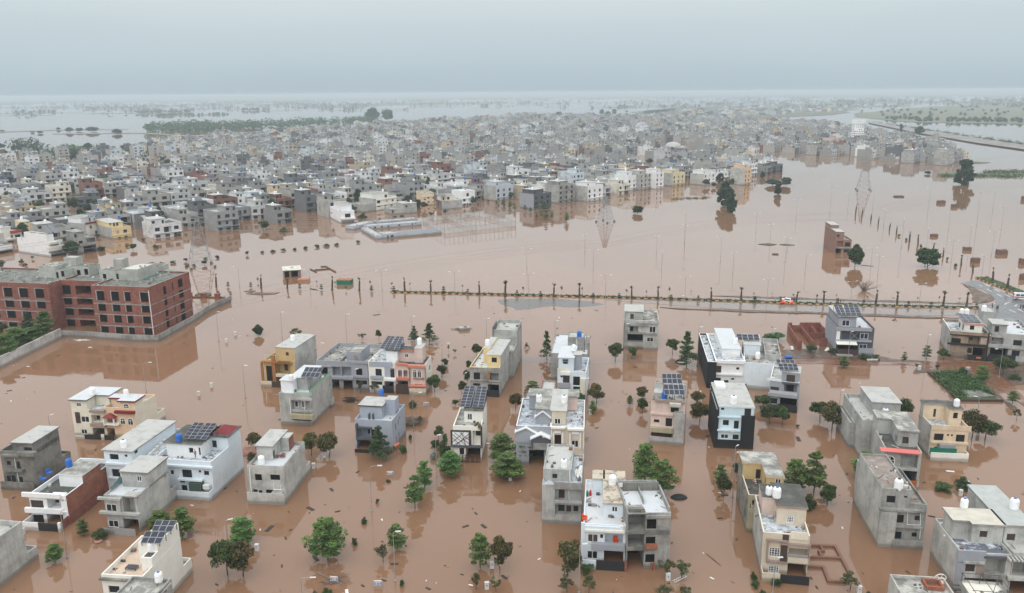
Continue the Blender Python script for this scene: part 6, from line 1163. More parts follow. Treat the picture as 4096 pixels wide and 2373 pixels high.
def TOWER():
  h=House('K9',(680,1130),(1110,1130),'tall white curved tower with a lettered sign crown above the town','the white tower',d=18,name='tower',cat='tower')
  c=h.W((h.w/2,9,0));o=h.o;R=h.w*.62;A0=-pi/2;n=20;H0=HT(c,'K9',880,330)*1.0;span=rad(66);mb=MB()
  def P(a,r,z): return (h.w/2+r*sin(a),9-r*cos(a)+R*.35,z)
  zs=[-1+(H0+1)*k/10 for k in range(11)]
  def quadcol(mb,a0,a1,z0,z1,r): mb.quad(P(a0,r,z0),P(a1,r,z0),P(a1,r,z1),P(a0,r,z1))
  for k in range(n): quadcol(mb,-span+2*span*k/n,-span+2*span*(k+1)/n,-1,H0,R)
  mb.quad(P(-span,R,-1),(0.5,18,-1),(0.5,18,H0),P(-span,R,H0));mb.quad(P(span,R,-1),(h.w-.5,18,-1),(h.w-.5,18,H0),P(span,R,H0));mb.quad((.5,18,-1),(h.w-.5,18,-1),(h.w-.5,18,H0),(.5,18,H0));mb.poly([P(-span+2*span*k/n,R,H0) for k in range(n+1)]+[(h.w-.5,18,H0),(.5,18,H0)]);mb.build('wall',M('towerw'),o)
  fl=8
  for s in range(fl):
    z0=2.0+(H0-3)*s/fl
    for k in range(7):
      if s == 5 and k in (1,2,5): continue
      a=-span*.85+2*span*.85*k/6;w=span*.07*(1.3 if k == 1 else 1);q=MB();hh=(H0/fl)*(.42 if s < 6 else .7);w *= 1 if s < 6 else 1.9
      q.quad(P(a-w,R+.06,z0),P(a+w,R+.06,z0),P(a+w,R+.06,z0+hh),P(a-w,R+.06,z0+hh));q.quad(P(a-w,R+.06,z0+hh),P(a+w,R+.06,z0+hh),P(a+w,R-.1,z0+hh),P(a-w,R-.1,z0+hh));q.build('window',M('glassw' if s >= 6 else 'glass'),o)
  s=MB();z0,z1=H0+.3,H0+.3+H0*.17;Rs=R*1.16;sp=span*1.05
  for k in range(n):
    a,b=-sp+2*sp*k/n,-sp+2*sp*(k+1)/n;s.hexa([P(a,Rs,z0),P(b,Rs,z0),P(b,Rs-.5,z0),P(a,Rs-.5,z0),P(a,Rs,z1),P(b,Rs,z1),P(b,Rs-.5,z1),P(a,Rs-.5,z1)])
  sg=s.build('sign',M('towerw'),o)
  tx=bpy.data.curves.new('lettering','FONT');tx.body='GOLDEN  CITY';tx.size=(z1-z0)*.5;tx.align_x='CENTER';tx.extrude=.05;to0=bpy.data.objects.new('lettering',tx);COL.objects.link(to0);me=bpy.data.meshes.new_from_object(to0.evaluated_get(bpy.context.evaluated_depsgraph_get()));bpy.data.objects.remove(to0);me.materials.clear();me.materials.append(M('metal'));to=link('lettering',me);to.parent=sg;to.location=(h.w/2,9-Rs+R*.35-.25,z0+(z1-z0)*.32);to.rotation_euler=(pi/2,0,0);to.scale=(1.1,1,1)
  TAKEN.append((c,20))
CROPS['K9']=(3350,460,10.43);wallmat('towerw',(.88,.885,.885),.06,(.5,.5,.5),False);plain('glassw',(.25,.28,.28),.3);TOWER()
def DOME():
  h=House('K8',(740,340),(1400,340),'grey domed hall with a row of window bays in the town','the domed hall',d=40,name='domed_hall',cat='building');zf=h.z(1060,240)
  h.box(0,h.w,0,h.d,-1,zf,'grey','rpale',.4,front=[('W',h.w*(k+.2)/12,h.w*(k+.75)/12,zf*.3,zf*.85,{'m': 1}) for k in range(12)]);mb=MB();R=h.w*.36;mb.lathe([(R*cos(a*pi/20),R*.62*sin(a*pi/20)) for a in range(10)],24,(h.w*.42,h.d*.5,zf+.4));d=mb.build('dome',M('rpale'),h.o)
  TAKEN.append((h.W((h.w/2,20,0)),42))
CROPS['K8']=(2560,560,7.412);DOME()
# ---- low blue-grey school and the netted sports pitch in front of the town
def BLUESCHOOL():
  def bar(fl,fr,top,dep,lab,wins,nm='school_wing'):
    h=House('V7',fl,fr,lab,lab,d=dep,name=nm,cat='building');z=h.z(*top);h.box(0,h.w,0,h.d,-1,z-.25,'bluegreyl','rpale',.25,pt=.15,front=[('W',*w) for w in wins]);return h,z
  bar((125,490),(405,425),(265,405),6,'low blue-grey back wing at the left of the flooded school',());h,z=bar((300,490),(1075,425),(690,405),6,'long low blue-grey school wing with pale roof along the courtyard',[(330,452,358,475),(405,445,437,468),(503,438,530,458),(595,430,622,450),(742,415,775,433),(935,395,950,428),(985,393,1000,408)])
  bar((440,405),(1000,360),(720,350),5,'rear blue-grey school wing beyond the long one',());
  h=House('V7',(430,622),(742,597),'front blue-grey school room with red door and blue window','front school room',d=7,name='school_wing',cat='building');z=h.z(640,540);h.box(h.w*.32,h.w,0,h.d,-1,z-.2,'bluegreyl','rpale',.25,front=[('W',637,563,680,592,{'mat': 'sblued'}),('d',588,568,612,610,{'mat': 'door'})]);h.box(0,h.w*.31,0,30,-1,z-.9,'bluegreyl','rpale',.2)
  q=House('V7',(742,597),(1350,545),'blue-grey solar canopy roof along the front of the school yard','the school canopy',d=9,name='canopy',cat='canopy');z=q.z(1050,545);mb=MB();mb.hexa([(0,0,z-.4),(q.w,0,z-.4),(q.w,q.d,z+.4),(0,q.d,z+.4),(0,0,z-.3),(q.w,0,z-.3),(q.w,q.d,z+.5),(0,q.d,z+.5)]);rf=mb.build('canopy_roof',M('solarg'),q.o)
  ln=MB()
  for k in range(1,14): x=q.w*k/14;ln.hexa([(x,0,z-.29),(x+.25,0,z-.29),(x+.25,q.d,z+.51),(x,q.d,z+.51),(x,0,z-.24),(x+.25,0,z-.24),(x+.25,q.d,z+.56),(x,q.d,z+.56)])
  ln.build('panel_joint',M('metal'),rf)
  for k in range(12): q.raw(q.w*k/11-.12,q.w*k/11+.12,.1,.34,-.4,z-.4,'metal','post')
  q.raw(0,q.w,-.3,-.15,-.4,1.3,'conc2','boundary_wall')
  # netting
  m,t,b=newmat('net');t.links.new(ramp(t,noise(t,pos(t),.4,2),[(.2,.38),(.8,.55)]),b.inputs['Alpha']);b.inputs['Base Color'].default_value=(.55,.56,.54,1);b.inputs['Roughness'].default_value=.9;MATS['net']=m
  P=[G('V7',*k) for k in ((1395,540),(2390,432),(1880,290),(1090,375))];hh=3.8
  def net(a,b,hn,lab,np_):
    o=empty('net_fence',a,0,lab,'net fence','sports pitch nets');d=b-a;n=MB();n.quad((0,0,-.2),(d.x,d.y,-.2),(d.x,d.y,hn),(0,0,hn));n.build('netting',M('net'),o)
    for k in range(np_+1):
      q=MB();v=d*k/np_;q.tube([(v.x,v.y,-.3),(v.x,v.y,hh*1.7)],.1,5);q.build('post',M('metal'),o)
    q=MB();q.tube([(0,0,hh*1.7),(d.x,d.y,hh*1.7)],.05,4);q.tube([(0,0,hn),(d.x,d.y,hn)],.08,4);q.build('cable',M('metal'),o)
  net(P[0],P[1],2.5,'pale net fence along the water side of the sports pitch',16);net(P[1],P[2],2.5,'pale net fence on the right end of the sports pitch',6);net(P[2],P[3],2.5,'pale net fence on the town side of the sports pitch',12);net(P[3],P[0],2.5,'pale net fence on the school side of the sports pitch',6);net(P[0].lerp(P[1],.42),P[3].lerp(P[2],.42),2.4,'pale net fence dividing the two flooded pitches',6)
  for c,x,y,r in (('V7',350,470,20),('V7',700,430,25),('V7',950,400,20),('V7',600,560,25),('V7',1000,500,30),('V7',1500,430,45),('V7',1900,380,45),('V7',2200,400,30)): town_reserve(c,x,y,r)
plain('solarg',(.13,.16,.19),.4);BLUESCHOOL()
# ---- every other house of the town
make_lots()
LOTS.sort(key=lambda l: l[0].y)
def tcolor(r):
  x=r.uniform(0,sum(PW))
  for n,c,wt in PALET:
    x -= wt
    if x <= 0: return n,c
  return PALET[0][:2]
ORD=lambda n: f'{n}{"th" if 10 < n % 100 < 14 else {1: "st", 2: "nd", 3: "rd"}.get(n % 10, "th")}'
def fill():
  rnd=random.Random(77);near=LOTS[:300];far=LOTS[300:];rows=sorted({l[2] for l in near});rowno={r: i+1 for i,r in enumerate(rows)};cnt={}
  near=sorted(near,key=lambda l: (l[2],l[3]))
  for (p,w,r,px,py) in near:
    ks=[k for k in range(20) if PROTO[k][1] <= w/1.2+.2 and PROTO[k][1] > w/1.2-2.2] or [0];k=rnd.choice(ks);po,pw,pd,st,sol,blue=PROTO[k];name,c=tcolor(rnd);cnt[r]=cnt.get(r,0)+1
    lab=f'{name} {["one", "two", "three", "four"][st-1] if 0 else ["single-storey", "two-storey", "three-storey"][st-1]} town house{" with solar roof" if sol else " with blue tank" if blue else ""}, {ORD(cnt[r])} from left in the {ORD(rowno[r])} row'
    if k not in USED: USED.add(k);o=po;o.location=p;o.rotation_euler=(0,0,TRZ)
    else: o=dup(po,p,TRZ)
    tag(o,lab,'house','houses of the flooded town');kk=rnd.uniform(.82,1.08);wl=tuple(min(1,x*kk) for x in c)
    raw=wl if rnd.random() < .35 else rnd.choice(((.36,.355,.335),(.42,.41,.39),(.30,.295,.28),(.27,.15,.12) if rnd.random() < .3 else (.40,.39,.36)))
    for ch in o.children: ch.color=(*wl,1)
    s=rnd.uniform(.94,1.05);o.scale=(min(1.34,w/pw*.985),1.2,s*1.15)
  for k in range(20):
    if k not in USED:
      for ch in list(PROTO[k][0].children): bpy.data.objects.remove(ch)
      bpy.data.objects.remove(PROTO[k][0])
  # the houses farther back read as one mass of walls
  mb=MB();dk=(.03,.032,.036,1)
  for (p,w,r,px,py) in far:
    name,c=tcolor(rnd);c=(*c,1);g=rnd.choice(((.30,.30,.285,1),(.38,.375,.36,1),c));rc=rnd.choice(((.22,.22,.205,1),(.33,.33,.31,1),(.10,.10,.095,1),(.30,.33,.36,1),(.14,.14,.13,1)));d=rnd.uniform(13,18);zt=1.12*rnd.choice((5.6,5.6,6.2,8.6,3.0,4.8,11));W=w-.15
    def q(x,y,z): v=p+E1*x+E2*y;return (v.x,v.y,z)
    def bx(x0,x1,y0,y1,z0,z1,cf,cl,ct):
      mb.quad(q(x0,y0,z0),q(x1,y0,z0),q(x1,y0,z1),q(x0,y0,z1),0,cf);mb.quad(q(x0,y1,z0),q(x0,y0,z0),q(x0,y0,z1),q(x0,y1,z1),0,cl);mb.quad(q(x1,y0,z0),q(x1,y1,z0),q(x1,y1,z1),q(x1,y0,z1),0,cl);mb.quad(q(x1,y1,z0),q(x0,y1,z0),q(x0,y1,z1),q(x1,y1,z1),0,cl);mb.quad(q(x0,y0,z1),q(x1,y0,z1),q(x1,y1,z1),q(x0,y1,z1),0,ct)
    bx(0,W,0,d,-1,zt,c,g,rc);bx(0,W,0,.2,zt,zt+.8,c,c,c);bx(0,.2,.2,d,zt,zt+.8,g,g,g)
    a=rnd.uniform(.3,W*.4);b=a+W*.5;y=rnd.uniform(1.5,4);bx(a,b,y,y+6,zt,zt+2.8,c,g,rc);bx(a-.3,b+.3,y-.3,y+6.3,zt+2.8,zt+3.02,c,c,rc)
    bx(a+.4,a+1.5,y-.05,y,zt+.9,zt+2.0,dk,dk,dk);bx(a+.6,a+1.6,y+2,y+3.0,zt+3.02,zt+4.2,*([(.75,.75,.75,1)]*3))
    if rnd.random() < .22: s0=q(a,y,zt+3.6);mb.quad(q(a,y+.5,zt+3.5),q(b,y+.5,zt+3.5),q(b,y+5,zt+4.6),q(a,y+5,zt+4.6),0,(.06,.07,.1,1))
    for s in range(int((zt+1)//3.1)):
      for k in range(2):
        if rnd.random() < .85: u=W*(.12+.5*k);z0=max(.2,s*3.25-.1);bx(u,u+W*rnd.uniform(.14,.26),-.05,0,z0,z0+rnd.uniform(1.2,1.8),dk,dk,dk)
  o=mb.build('town_mass',M('tint_wall'));tag(o,'mass of grey and cream houses filling the far part of town','town',kind='stuff')
  print('LOTS',len(LOTS))
fill()
# ================================================================ trees and plants
def leafmat():
  m,t,b=newmat('leaf');a=t.nodes.new('ShaderNodeVertexColor');a.layer_name='tint';oi=t.nodes.new('ShaderNodeObjectInfo')
  v=t.nodes.new('ShaderNodeHueSaturation');t.links.new(a.outputs[0],v.inputs['Color']);t.links.new(math_(t,'ADD',math_(t,'MULTIPLY',oi.outputs['Random'],.5),.75),v.inputs['Value'])
  t.links.new(math_(t,'ADD',math_(t,'MULTIPLY',oi.outputs['Random'],.05),.475),v.inputs['Hue'])
  t.links.new(v.outputs[0],b.inputs['Base Color']);b.inputs['Roughness'].default_value=.55;b.inputs['Specular IOR Level'].default_value=.25
  MATS['leaf']=m
leafmat()
def lerpc(a,b,t): return tuple(x*(1-t)+y*t for x,y in zip(a,b))
GREENS={'tier': ((.042,.082,.02),(.125,.195,.045)),'cone': ((.026,.055,.019),(.07,.11,.034)),'round': ((.026,.052,.016),(.09,.115,.036)),'brown': ((.034,.058,.019),(.175,.122,.05)),'bush': ((.026,.06,.018),(.075,.125,.035)),'sparse': ((.04,.06,.025),(.12,.125,.05)),'tall': ((.02,.048,.022),(.05,.08,.032)),'big': ((.024,.055,.02),(.065,.105,.036)),'weed': ((.03,.075,.022),(.075,.14,.04)),'silver': ((.12,.15,.13),(.24,.27,.24)),'red': ((.03,.02,.015),(.05,.06,.03))}
def leaf(mb,c,s,up,rnd,col):
  n=Vector((rnd.gauss(0,1),rnd.gauss(0,1),rnd.gauss(0,1)+up)).normalized();a=n.orthogonal().normalized();a.rotate(Matrix.Rotation(rnd.uniform(0,6.28),3,n));b=n.cross(a)
  e=.6;mb.poly([c-a*s,c-b*s*e*.7-n*s*.15,c+a*s,c+b*s*e],0,(*col,1))
def tree_proto(kind,seed,n=900):
  r=random.Random(seed*31+len(kind));mb=MB();g0,g1=GREENS[kind];tips=[];th={'bush': .06,'weed': .03,'ball': .05,'big': .03,'tall': .03,'cone': .2,'tier': .26,'round': .22,'brown': .2,'sparse': .34,'silver': .05}.get(kind,.2);cl=[]
  if kind in ('tier','cone'):
    nt_=6 if kind == 'cone' else r.choice((4,5))
    for i in range(nt_):
      f=i/(nt_-1);z=th+.04+(.93-th)*f
      R=(.5*(1-f*.78) if kind == 'cone' else .5*(.8+.2*sin(pi*min(1,f*1.2)))*(1-.42*max(0,f-.5)/.5))
      nb=r.randint(5,8)
      for k in range(nb):
        a=2*pi*(k+r.uniform(-.3,.3))/nb+i*.7;rr=R*r.uniform(.45,.85);cl.append((Vector((rr*cos(a),rr*sin(a),z+r.uniform(-.05,.05)-rr*.10)),R*r.uniform(.30,.46),.034+.014*r.random()))
      cl.append((Vector((0,0,z+.02)),R*.45,.06))
  elif kind in ('sparse',):
    for k in range(13): a,f=r.uniform(0,6.28),r.uniform(0,1);rr=.42*sin(pi*(.15+.8*f))*r.uniform(.4,1);cl.append((Vector((rr*cos(a),rr*sin(a),th+(.93-th)*f)),r.uniform(.09,.17),r.uniform(.05,.1)))
  else:
    if kind == 'tall':
      for k in range(36): u,a=r.random(),r.uniform(0,6.28);rr=(.16+.26*sin(pi*min(1,.12+u*.95)))*r.uniform(.3,1);cl.append((Vector((rr*cos(a)+.06*sin(u*5),rr*sin(a),.07+.86*u)),r.uniform(.10,.17),r.uniform(.07,.12)))
    nc=0 if kind == 'tall' else {'big': 34,'tall': 30,'bush': 16,'weed': 14}.get(kind,24)
    for k in range(nc):
      a,ct=r.uniform(0,6.28),r.uniform(-.85,1);st=math.sqrt(1-ct*ct);q=r.uniform(.55,.92)
      zc,hz=(th+1)/2,(1-th)/2;R=.42 if kind != 'tall' else .34*(1.1-.4*ct)
      if kind in ('bush','weed','silver'): ct=abs(ct);zc,hz=.1,.8
      cl.append((Vector((R*q*st*cos(a)*r.uniform(.8,1.2),R*q*st*sin(a)*r.uniform(.8,1.2),zc+hz*q*ct*(1.0 if kind == 'big' else .86))),r.uniform(.12,.2),r.uniform(.09,.15)))
  per=max(10,int(n*2.1/len(cl)))
  for (c,R,h) in cl:
    sh=r.random()
    for k in range(per):
      a,q=r.uniform(0,6.28),math.sqrt(r.random());p=c+Vector((R*q*cos(a),R*q*sin(a),h*r.uniform(-1,1)*(1-.5*q)))
      if kind == 'brown': t=.15*r.random() if r.random() > (.18 + .62*max(0,min(1,(p.z-.35)*1.7))*(1.2 if sh > .35 else .35)) else r.uniform(.45,1)
      else: t=max(0,min(1,sh*.6+r.uniform(-.15,.5)))
      leaf(mb,p,r.uniform(.030,.055)*(1.25 if kind in ('big','tall') else 1),3.2 if kind in ('tier','cone') else .7,r,lerpc(g0,g1,t))
  o=empty('tree' if kind not in ('bush','weed','silver') else 'bush',(0,0,-600));mb.build('crown' if kind not in ('bush','weed','silver') else 'foliage',M('leaf'),o)
  tb=MB()
  if kind in ('bush','weed','silver'):
    for k in range(4): a=k*1.6+r.random();tb.tube([(0,0,-.1),(.12*cos(a),.12*sin(a),.3),(.25*cos(a),.25*sin(a),.6)],[.025,.018,.008],5)
  else:
    dx,dy=r.uniform(-.04,.04),r.uniform(-.04,.04);top=.85 if kind in ('tier','cone') else .62
    tb.tube([(0,0,-.12),(dx*.4,dy*.4,th*.5),(dx,dy,th),(dx*.6,dy*.6,(th+top)/2),(0,0,top)],[.026,.022,.018,.013,.006],6)
    for (c,R,h) in cl[::2]: tb.tube([(dx*.7,dy*.7,max(th*.9,c.z-.16)),(c.x*.5,c.y*.5,c.z-.06),tuple(c)],[.010,.007,.003],4)
  tb.build('trunk' if kind not in ('bush','weed','silver') else 'stem',M('bark'),o);return o
TP={};TU=set()
def T(crop,x,y,ty,wpx,kind,label,group='trees standing in the floodwater',seed=None,nm=None):
  global TC;TC += 1
  vs=3 if kind in ('tier','round','brown','cone','sparse','bush') else 2;v=(TC*7) % vs;key=(kind,v)
  if key not in TP: TP[key]=tree_proto(kind,v+1,{'tier': 1500,'cone': 1300,'big': 1900,'tall': 1700,'round': 1300,'brown': 1500,'bush': 800,'sparse': 420,'weed': 900}.get(kind,700))
  p=G(crop,x,y);h=HT(p,crop,x,ty);dist=(p-CAM).length;w=wpx/CROPS[crop][2]/FPX*dist*.93
  rz=(TC*2.399) % 6.28;src=TP[key]
  if key not in TU: TU.add(key);o=src;o.location=p;o.rotation_euler=(0,0,rz)
  else: o=dup(src,p,rz)
  o.scale=(w,w,h*1.02);tag(o,label,{'bush': 'bush','weed': 'bush','silver': 'bush'}.get(kind,'tree'),group);return o
TC=0
TREES=[
('S1',615,1115,925,195,'tier','small bright green tree left of the tall lamp pole bottom left'),('S1',935,820,645,145,'tier','small leafy tree in front of the brick-sided house plot'),('S1',1115,852,700,160,'bush','low green bush by the grey gate of the tarp house'),
('S1',2040,825,530,310,'tier','broad green tree behind the white tan-terraced house'),('S1',1790,730,560,270,'tier','lower green tree left of the broad one behind white house'),
('S2',25,1290,960,300,'round','dark green round tree, left of a touching brown-topped one'),('S2',170,1300,980,310,'brown','brown-topped round tree beside the white utility box bottom left'),('S2',172,1000,770,270,'tier','light green tiered tree behind the brown-topped pair'),
('S2',962,1145,780,375,'tier','wide spreading green tree alone at the bottom centre left'),('S2',1216,1005,908,68,'bush','dark sapling right of the wide spreading tree'),('S2',1305,808,728,66,'bush','dark sapling below the arm lamp post'),('S2',1430,615,555,42,'bush','tiny dark sapling right of the arm lamp post'),('S2',1532,420,378,50,'bush','small bush under the blue number sign'),
('S2',1610,1050,832,210,'tier','green tree behind the lamp post at bottom centre'),('S2',1480,1168,1010,175,'sparse','drooping olive bush leaning in water beside the lamp'),('S2',1660,1395,1292,48,'bush','thin bright sapling right of the bottom-centre lamp base'),('S2',962,1470,1382,95,'bush','dark bush at the bottom edge below the fallen pole'),('S2',845,1475,1435,50,'sparse','twiggy stem at the bottom edge left of the dark bush'),
('S2',1782,650,372,215,'tier','tiered tree with a slim leaning trunk, front of a pair'),('S2',1872,490,238,205,'tier','tiered tree behind the slim leaning one'),('S2',2112,372,140,240,'tier','full green tree below the crossed-panel house gate'),
('R6',1262,1425,1130,280,'cone','full green tree in front of the blue-grey slit-window house'),('R6',1560,1232,1165,50,'bush','small shrub beyond the blue-grey house corner'),('R6',1487,1370,1258,95,'bush','dark bush beside the orange sheet'),('R6',598,1395,1165,180,'brown','brown-leaved tree, left of a pair behind the pale house'),('R6',772,1405,1162,235,'brown','brown-leaved tree, right and larger of a pair'),('R6',55,1330,1165,160,'brown','brown-leaved tree left of the pale drainpiped house'),('R6',15,1430,1330,90,'bush','green bush by the debris beside the pale house'),
('V5',690,1110,800,400,'tier','big spreading green tree in front of the gabled house, left one'),('V5',965,1110,750,280,'tier','big upright green tree before the grey gables'),('V5',770,1320,1040,480,'tier','lowest wide green tree of the cluster below the gabled house'),
('R6',1900,1440,1090,150,'bush','climbing green creeper beside the crossed-panel house'),('R6',1835,1235,1100,115,'round','dark tree behind the creeper by the crossed-panel house'),('R6',1800,1335,1240,115,'round','dark shrub left of the creeper'),('R6',1788,1425,1342,95,'silver','silvery spiky bush beside the lamp post'),('R6',1950,1500,1370,210,'tier','bright green bush tree before the creeper'),
('R6',1893,525,450,98,'round','dark tree, farthest of three right of the arch house'),('R6',1868,630,508,118,'round','dark tree, middle of three right of the arch house'),('R6',1797,775,612,145,'round','dark tree, nearest of three right of the arch house'),('R2',1933,1232,1168,36,'sparse','thin sapling beyond the lamp right of the arch house'),('R2',1995,1258,1193,42,'sparse','second thin sapling beyond the lamp'),
('R2',82,1078,978,105,'big','rounded green tree alone in open water above the tan house'),('R2',445,1098,1008,155,'sparse','tangled green tree behind the tan house'),('R2',1092,1118,1038,95,'sparse','tangled sapling behind the dark grey double house'),('R2',1256,1118,1022,72,'round','small round tree behind the dark grey double house'),('R2',1600,1142,993,128,'cone','tiered dark tree, smaller of two behind the arch house'),('R2',1746,1148,966,180,'cone','tiered dark tree, larger of two behind the arch house'),
('R6',2208,440,302,112,'round','dark tree at the back left of the yellow roof-room house'),('R6',2132,560,463,66,'round','dark tree, second along the yellow roof-room house'),('R6',2112,700,553,75,'round','dark tree, third along the yellow roof-room house'),('R6',2062,800,662,95,'round','dark tree at the front left of the yellow roof-room house'),('R6',2000,900,848,80,'round','dark tree behind the crossed-panel house terrace'),
('R6',1585,922,838,108,'bush','round ball bush beside the tall lamp'),('R6',1075,790,662,98,'sparse','loose tree before the unfinished dark grey house'),('R6',1215,790,678,112,'sparse','loose tree before the narrow white-grey house'),
('R7',455,462,195,148,'cone','slender tiered tree left of the long grey house'),('R7',1122,478,298,158,'round','round tree left of the lone weathered house lamp'),('R7',1284,448,338,112,'round','smaller round tree right of the lone weathered house lamp'),('R7',1680,408,248,135,'round','bent-trunk round tree beside the tall tiered one'),('R7',1815,518,203,228,'cone','tall tiered dark green tree near the black-walled house'),
('R7',312,838,678,198,'tier','bright green tree behind the gabled house'),('R7',152,948,778,138,'brown','dark brownish round tree left of the gabled house'),('R7',940,888,698,205,'brown','large brown-leaved tree right of the slim pale blue house'),('R7',900,985,868,102,'tier','small bright green tree by the white utility box'),('R7',758,905,755,110,'tier','green tree in front of the slim pale blue house'),
('R7',1264,908,812,72,'tier','thin sapling alone in the middle street'),('R7',1388,855,722,145,'brown','brown-topped tree behind the pale pink house left side'),('R7',1388,978,828,118,'round','dark round tree beside the pale pink house left side'),('R7',1915,895,762,152,'brown','brown-topped tree, farther of two right of the pink house'),('R7',1945,1055,872,208,'brown','brown-topped tree, nearer of two right of the pink house'),
('S3',1825,418,85,322,'tier','tall spreading green tree below the pink house, left one'),('S3',1985,535,232,288,'tier','spreading green tree below the pink house, right one'),('S3',1800,500,412,155,'bush','low bush under the two spreading trees'),('S3',1312,478,383,65,'bush','small bush between the bare-concrete and speckled houses'),('S3',1296,1268,1160,155,'bush','leafy bush left of the black gate'),('S3',1106,1292,962,300,'brown','big brown-topped tree beside the bottom lamp post'),
('S3',470,1248,918,230,'brown','brown-leaved tree, right of a green one at bottom centre'),('S3',284,1218,918,222,'tier','bright green tree, left of the brown-leaved one at bottom'),('S3',245,1425,1275,125,'sparse','sparse sapling left of the white utility box at bottom'),('S3',430,1445,1288,118,'sparse','sparse sapling right of the white utility box at bottom'),('S3',1095,1455,1292,178,'sparse','loose small tree left of the bottom lamp'),('S3',1300,1475,1298,168,'sparse','loose small tree right of the bottom lamp'),('S3',2030,1305,1108,175,'sparse','loose grey-green tree at the unfinished house corner'),('S3',2172,1325,1148,195,'sparse','loose grey-green tree above the broken ladder'),('S3',2000,1500,1398,195,'sparse','loose tree at the bottom edge below the utility box'),('S3',2205,1500,1390,145,'sparse','second loose tree at the bottom edge right of the box'),
('S4',456,565,352,155,'round','slim-trunked tree left of the mould-streaked house, front one'),('S4',425,430,268,145,'tier','tree behind the slim-trunked one by the mould-streaked house'),('S4',575,370,235,85,'round','dark tree half hidden behind the mould-streaked wall'),('S4',1120,505,222,255,'tier','flat-topped tree, left of a pair right of the tan house'),('S4',1298,520,163,255,'tier','flat-topped tree, right of a pair right of the tan house'),('S4',1245,668,498,180,'bush','dense ball bush right of the beige house roof'),('S4',1418,622,438,155,'round','leaning round tree right of the ball bush'),('S4',1775,410,158,215,'tier','green tree left of the three-storey weathered house'),
('S4',740,1335,1243,80,'bush','yellow-green bush left of the beige framed-window house'),('S4',765,1405,1332,95,'bush','low yellow-green bush below the first one by the lamp'),('S4',952,1385,1288,105,'bush','bush in front of the beige house boundary wall'),('S4',825,1470,1412,60,'bush','bush at the bottom edge left of the lamp'),('S4',1640,1432,1272,195,'sparse','small tree at the corner of the foundation walls'),('S4',1812,1475,1428,50,'bush','tiny bush by the utility box at the bottom right'),
('R8',645,1228,1042,195,'round','dark tree with thin trunk left of the grey tank house'),('R8',752,1320,1058,218,'brown','brown-topped tree with two trunks left of the grey tank house'),('R8',120,1115,992,182,'round','dark tree at the white side wall of the dark solar house'),('R8',180,1255,1072,215,'round','dark round tree in front of the white side wall'),('R8',298,1270,1092,152,'round','dark round tree at the black gate of the solar house'),('R8',1312,1195,1030,160,'tier','green tree, left of two behind the grey tank house'),('R8',1418,1205,1022,170,'round','green tree, right of two behind the grey tank house'),
('S5',315,605,408,215,'tier','green tree below the red-awning house left side'),('S5',430,610,500,170,'tier','low green tree in front of the red-awning house'),('S5',1108,295,68,165,'brown','brown-green tree right of the cream house'),('S5',1208,302,148,175,'round','dark round tree beside the brown-green one'),('S5',905,682,612,145,'weed','low bush floating left of a denser one'),('S5',1042,672,563,138,'bush','dense leaning bush in the water below the cream house'),('S5',1225,800,738,118,'red','reddish dark bush behind the slate-blue house') ,('S5',18,795,632,122,'round','round tree at the water left of the three-storey house'),
('R8',556,600,522,105,'round','small tree in front of the brick ruin'),('R8',765,605,533,80,'bush','bush beside the white sacks by the ruin'),('R8',862,740,640,108,'tier','yellow-green tree below the awning house lamp'),('R8',1060,662,585,115,'bush','garden shrubs by the awning house, left clump'),('R8',1158,668,588,75,'bush','garden shrub above the white pots'),('R8',1415,690,598,58,'tier','thin tree alone on the muddy roadside'),('R8',1622,660,542,98,'tier','tree beside the lamp at the grey side wall'),('R8',1782,660,568,125,'round','tree left of the beige pink-edged house gate'),('R8',1930,620,545,110,'round','tree in the beige pink-edged house garden'),('R8',1530,750,683,42,'sparse','tiny sapling by the roadside white box'),('R8',1712,785,688,52,'sparse','spindly sapling at the corner of the weed plot'),('R8',1952,795,708,82,'bush','dark bush left of the blue street sign'),('R8',2128,875,733,140,'tier','yellow-green tree on the side street corner'),('R8',2322,800,632,188,'round','large dark tree left of the right-hand arm lamp'),('R8',240,500,383,235,'weed','mound of green creepers beside the brick ruin'),('R8',2432,845,778,105,'bush','dull bush on the dark soil corner'),('R8',2412,1065,958,95,'tier','leaning green sapling on the side street'),('R8',2450,1225,1118,82,'sparse','sparse tree in water at the right edge'),('R8',2520,650,590,60,'bush','bush at the right frame edge by the bare grey house'),('R8',440,1285,1250,38,'bush','tiny tuft in water right of the dark solar house'),
('R4',968,382,190,145,'big','full round tree beside the lone brick house'),('R4',1635,390,208,195,'big','full round tree alone left of the diagonal palm row'),('S8',505,800,640,135,'tall','tall dark tree at the town edge, taller of two'),('S8',542,842,712,95,'tall','tall dark tree at the town edge, front of two'),('S8',862,720,638,62,'tall','dark tree beyond the town tip, nearer one'),('S8',915,662,602,66,'big','round tree beyond the town tip, farther one'),('S8',825,660,618,95,'big','low bushy tree at the town tip houses'),('S8',2108,655,485,135,'tall','tall lone dark tree far right in the water'),('S8',380,668,618,62,'round','street tree before the wide arcaded house, left'),('S8',430,675,640,40,'round','street tree before the wide arcaded house, middle'),('S8',550,672,610,45,'round','street tree before the wide arcaded house, right'),('S8',1872,585,562,42,'big','small round bush far right of the pylon'),('S8',1812,318,262,64,'big','round lone tree by the distant embankment road'),('S8',1690,290,245,28,'tall','narrow lone tree by the distant embankment road'),
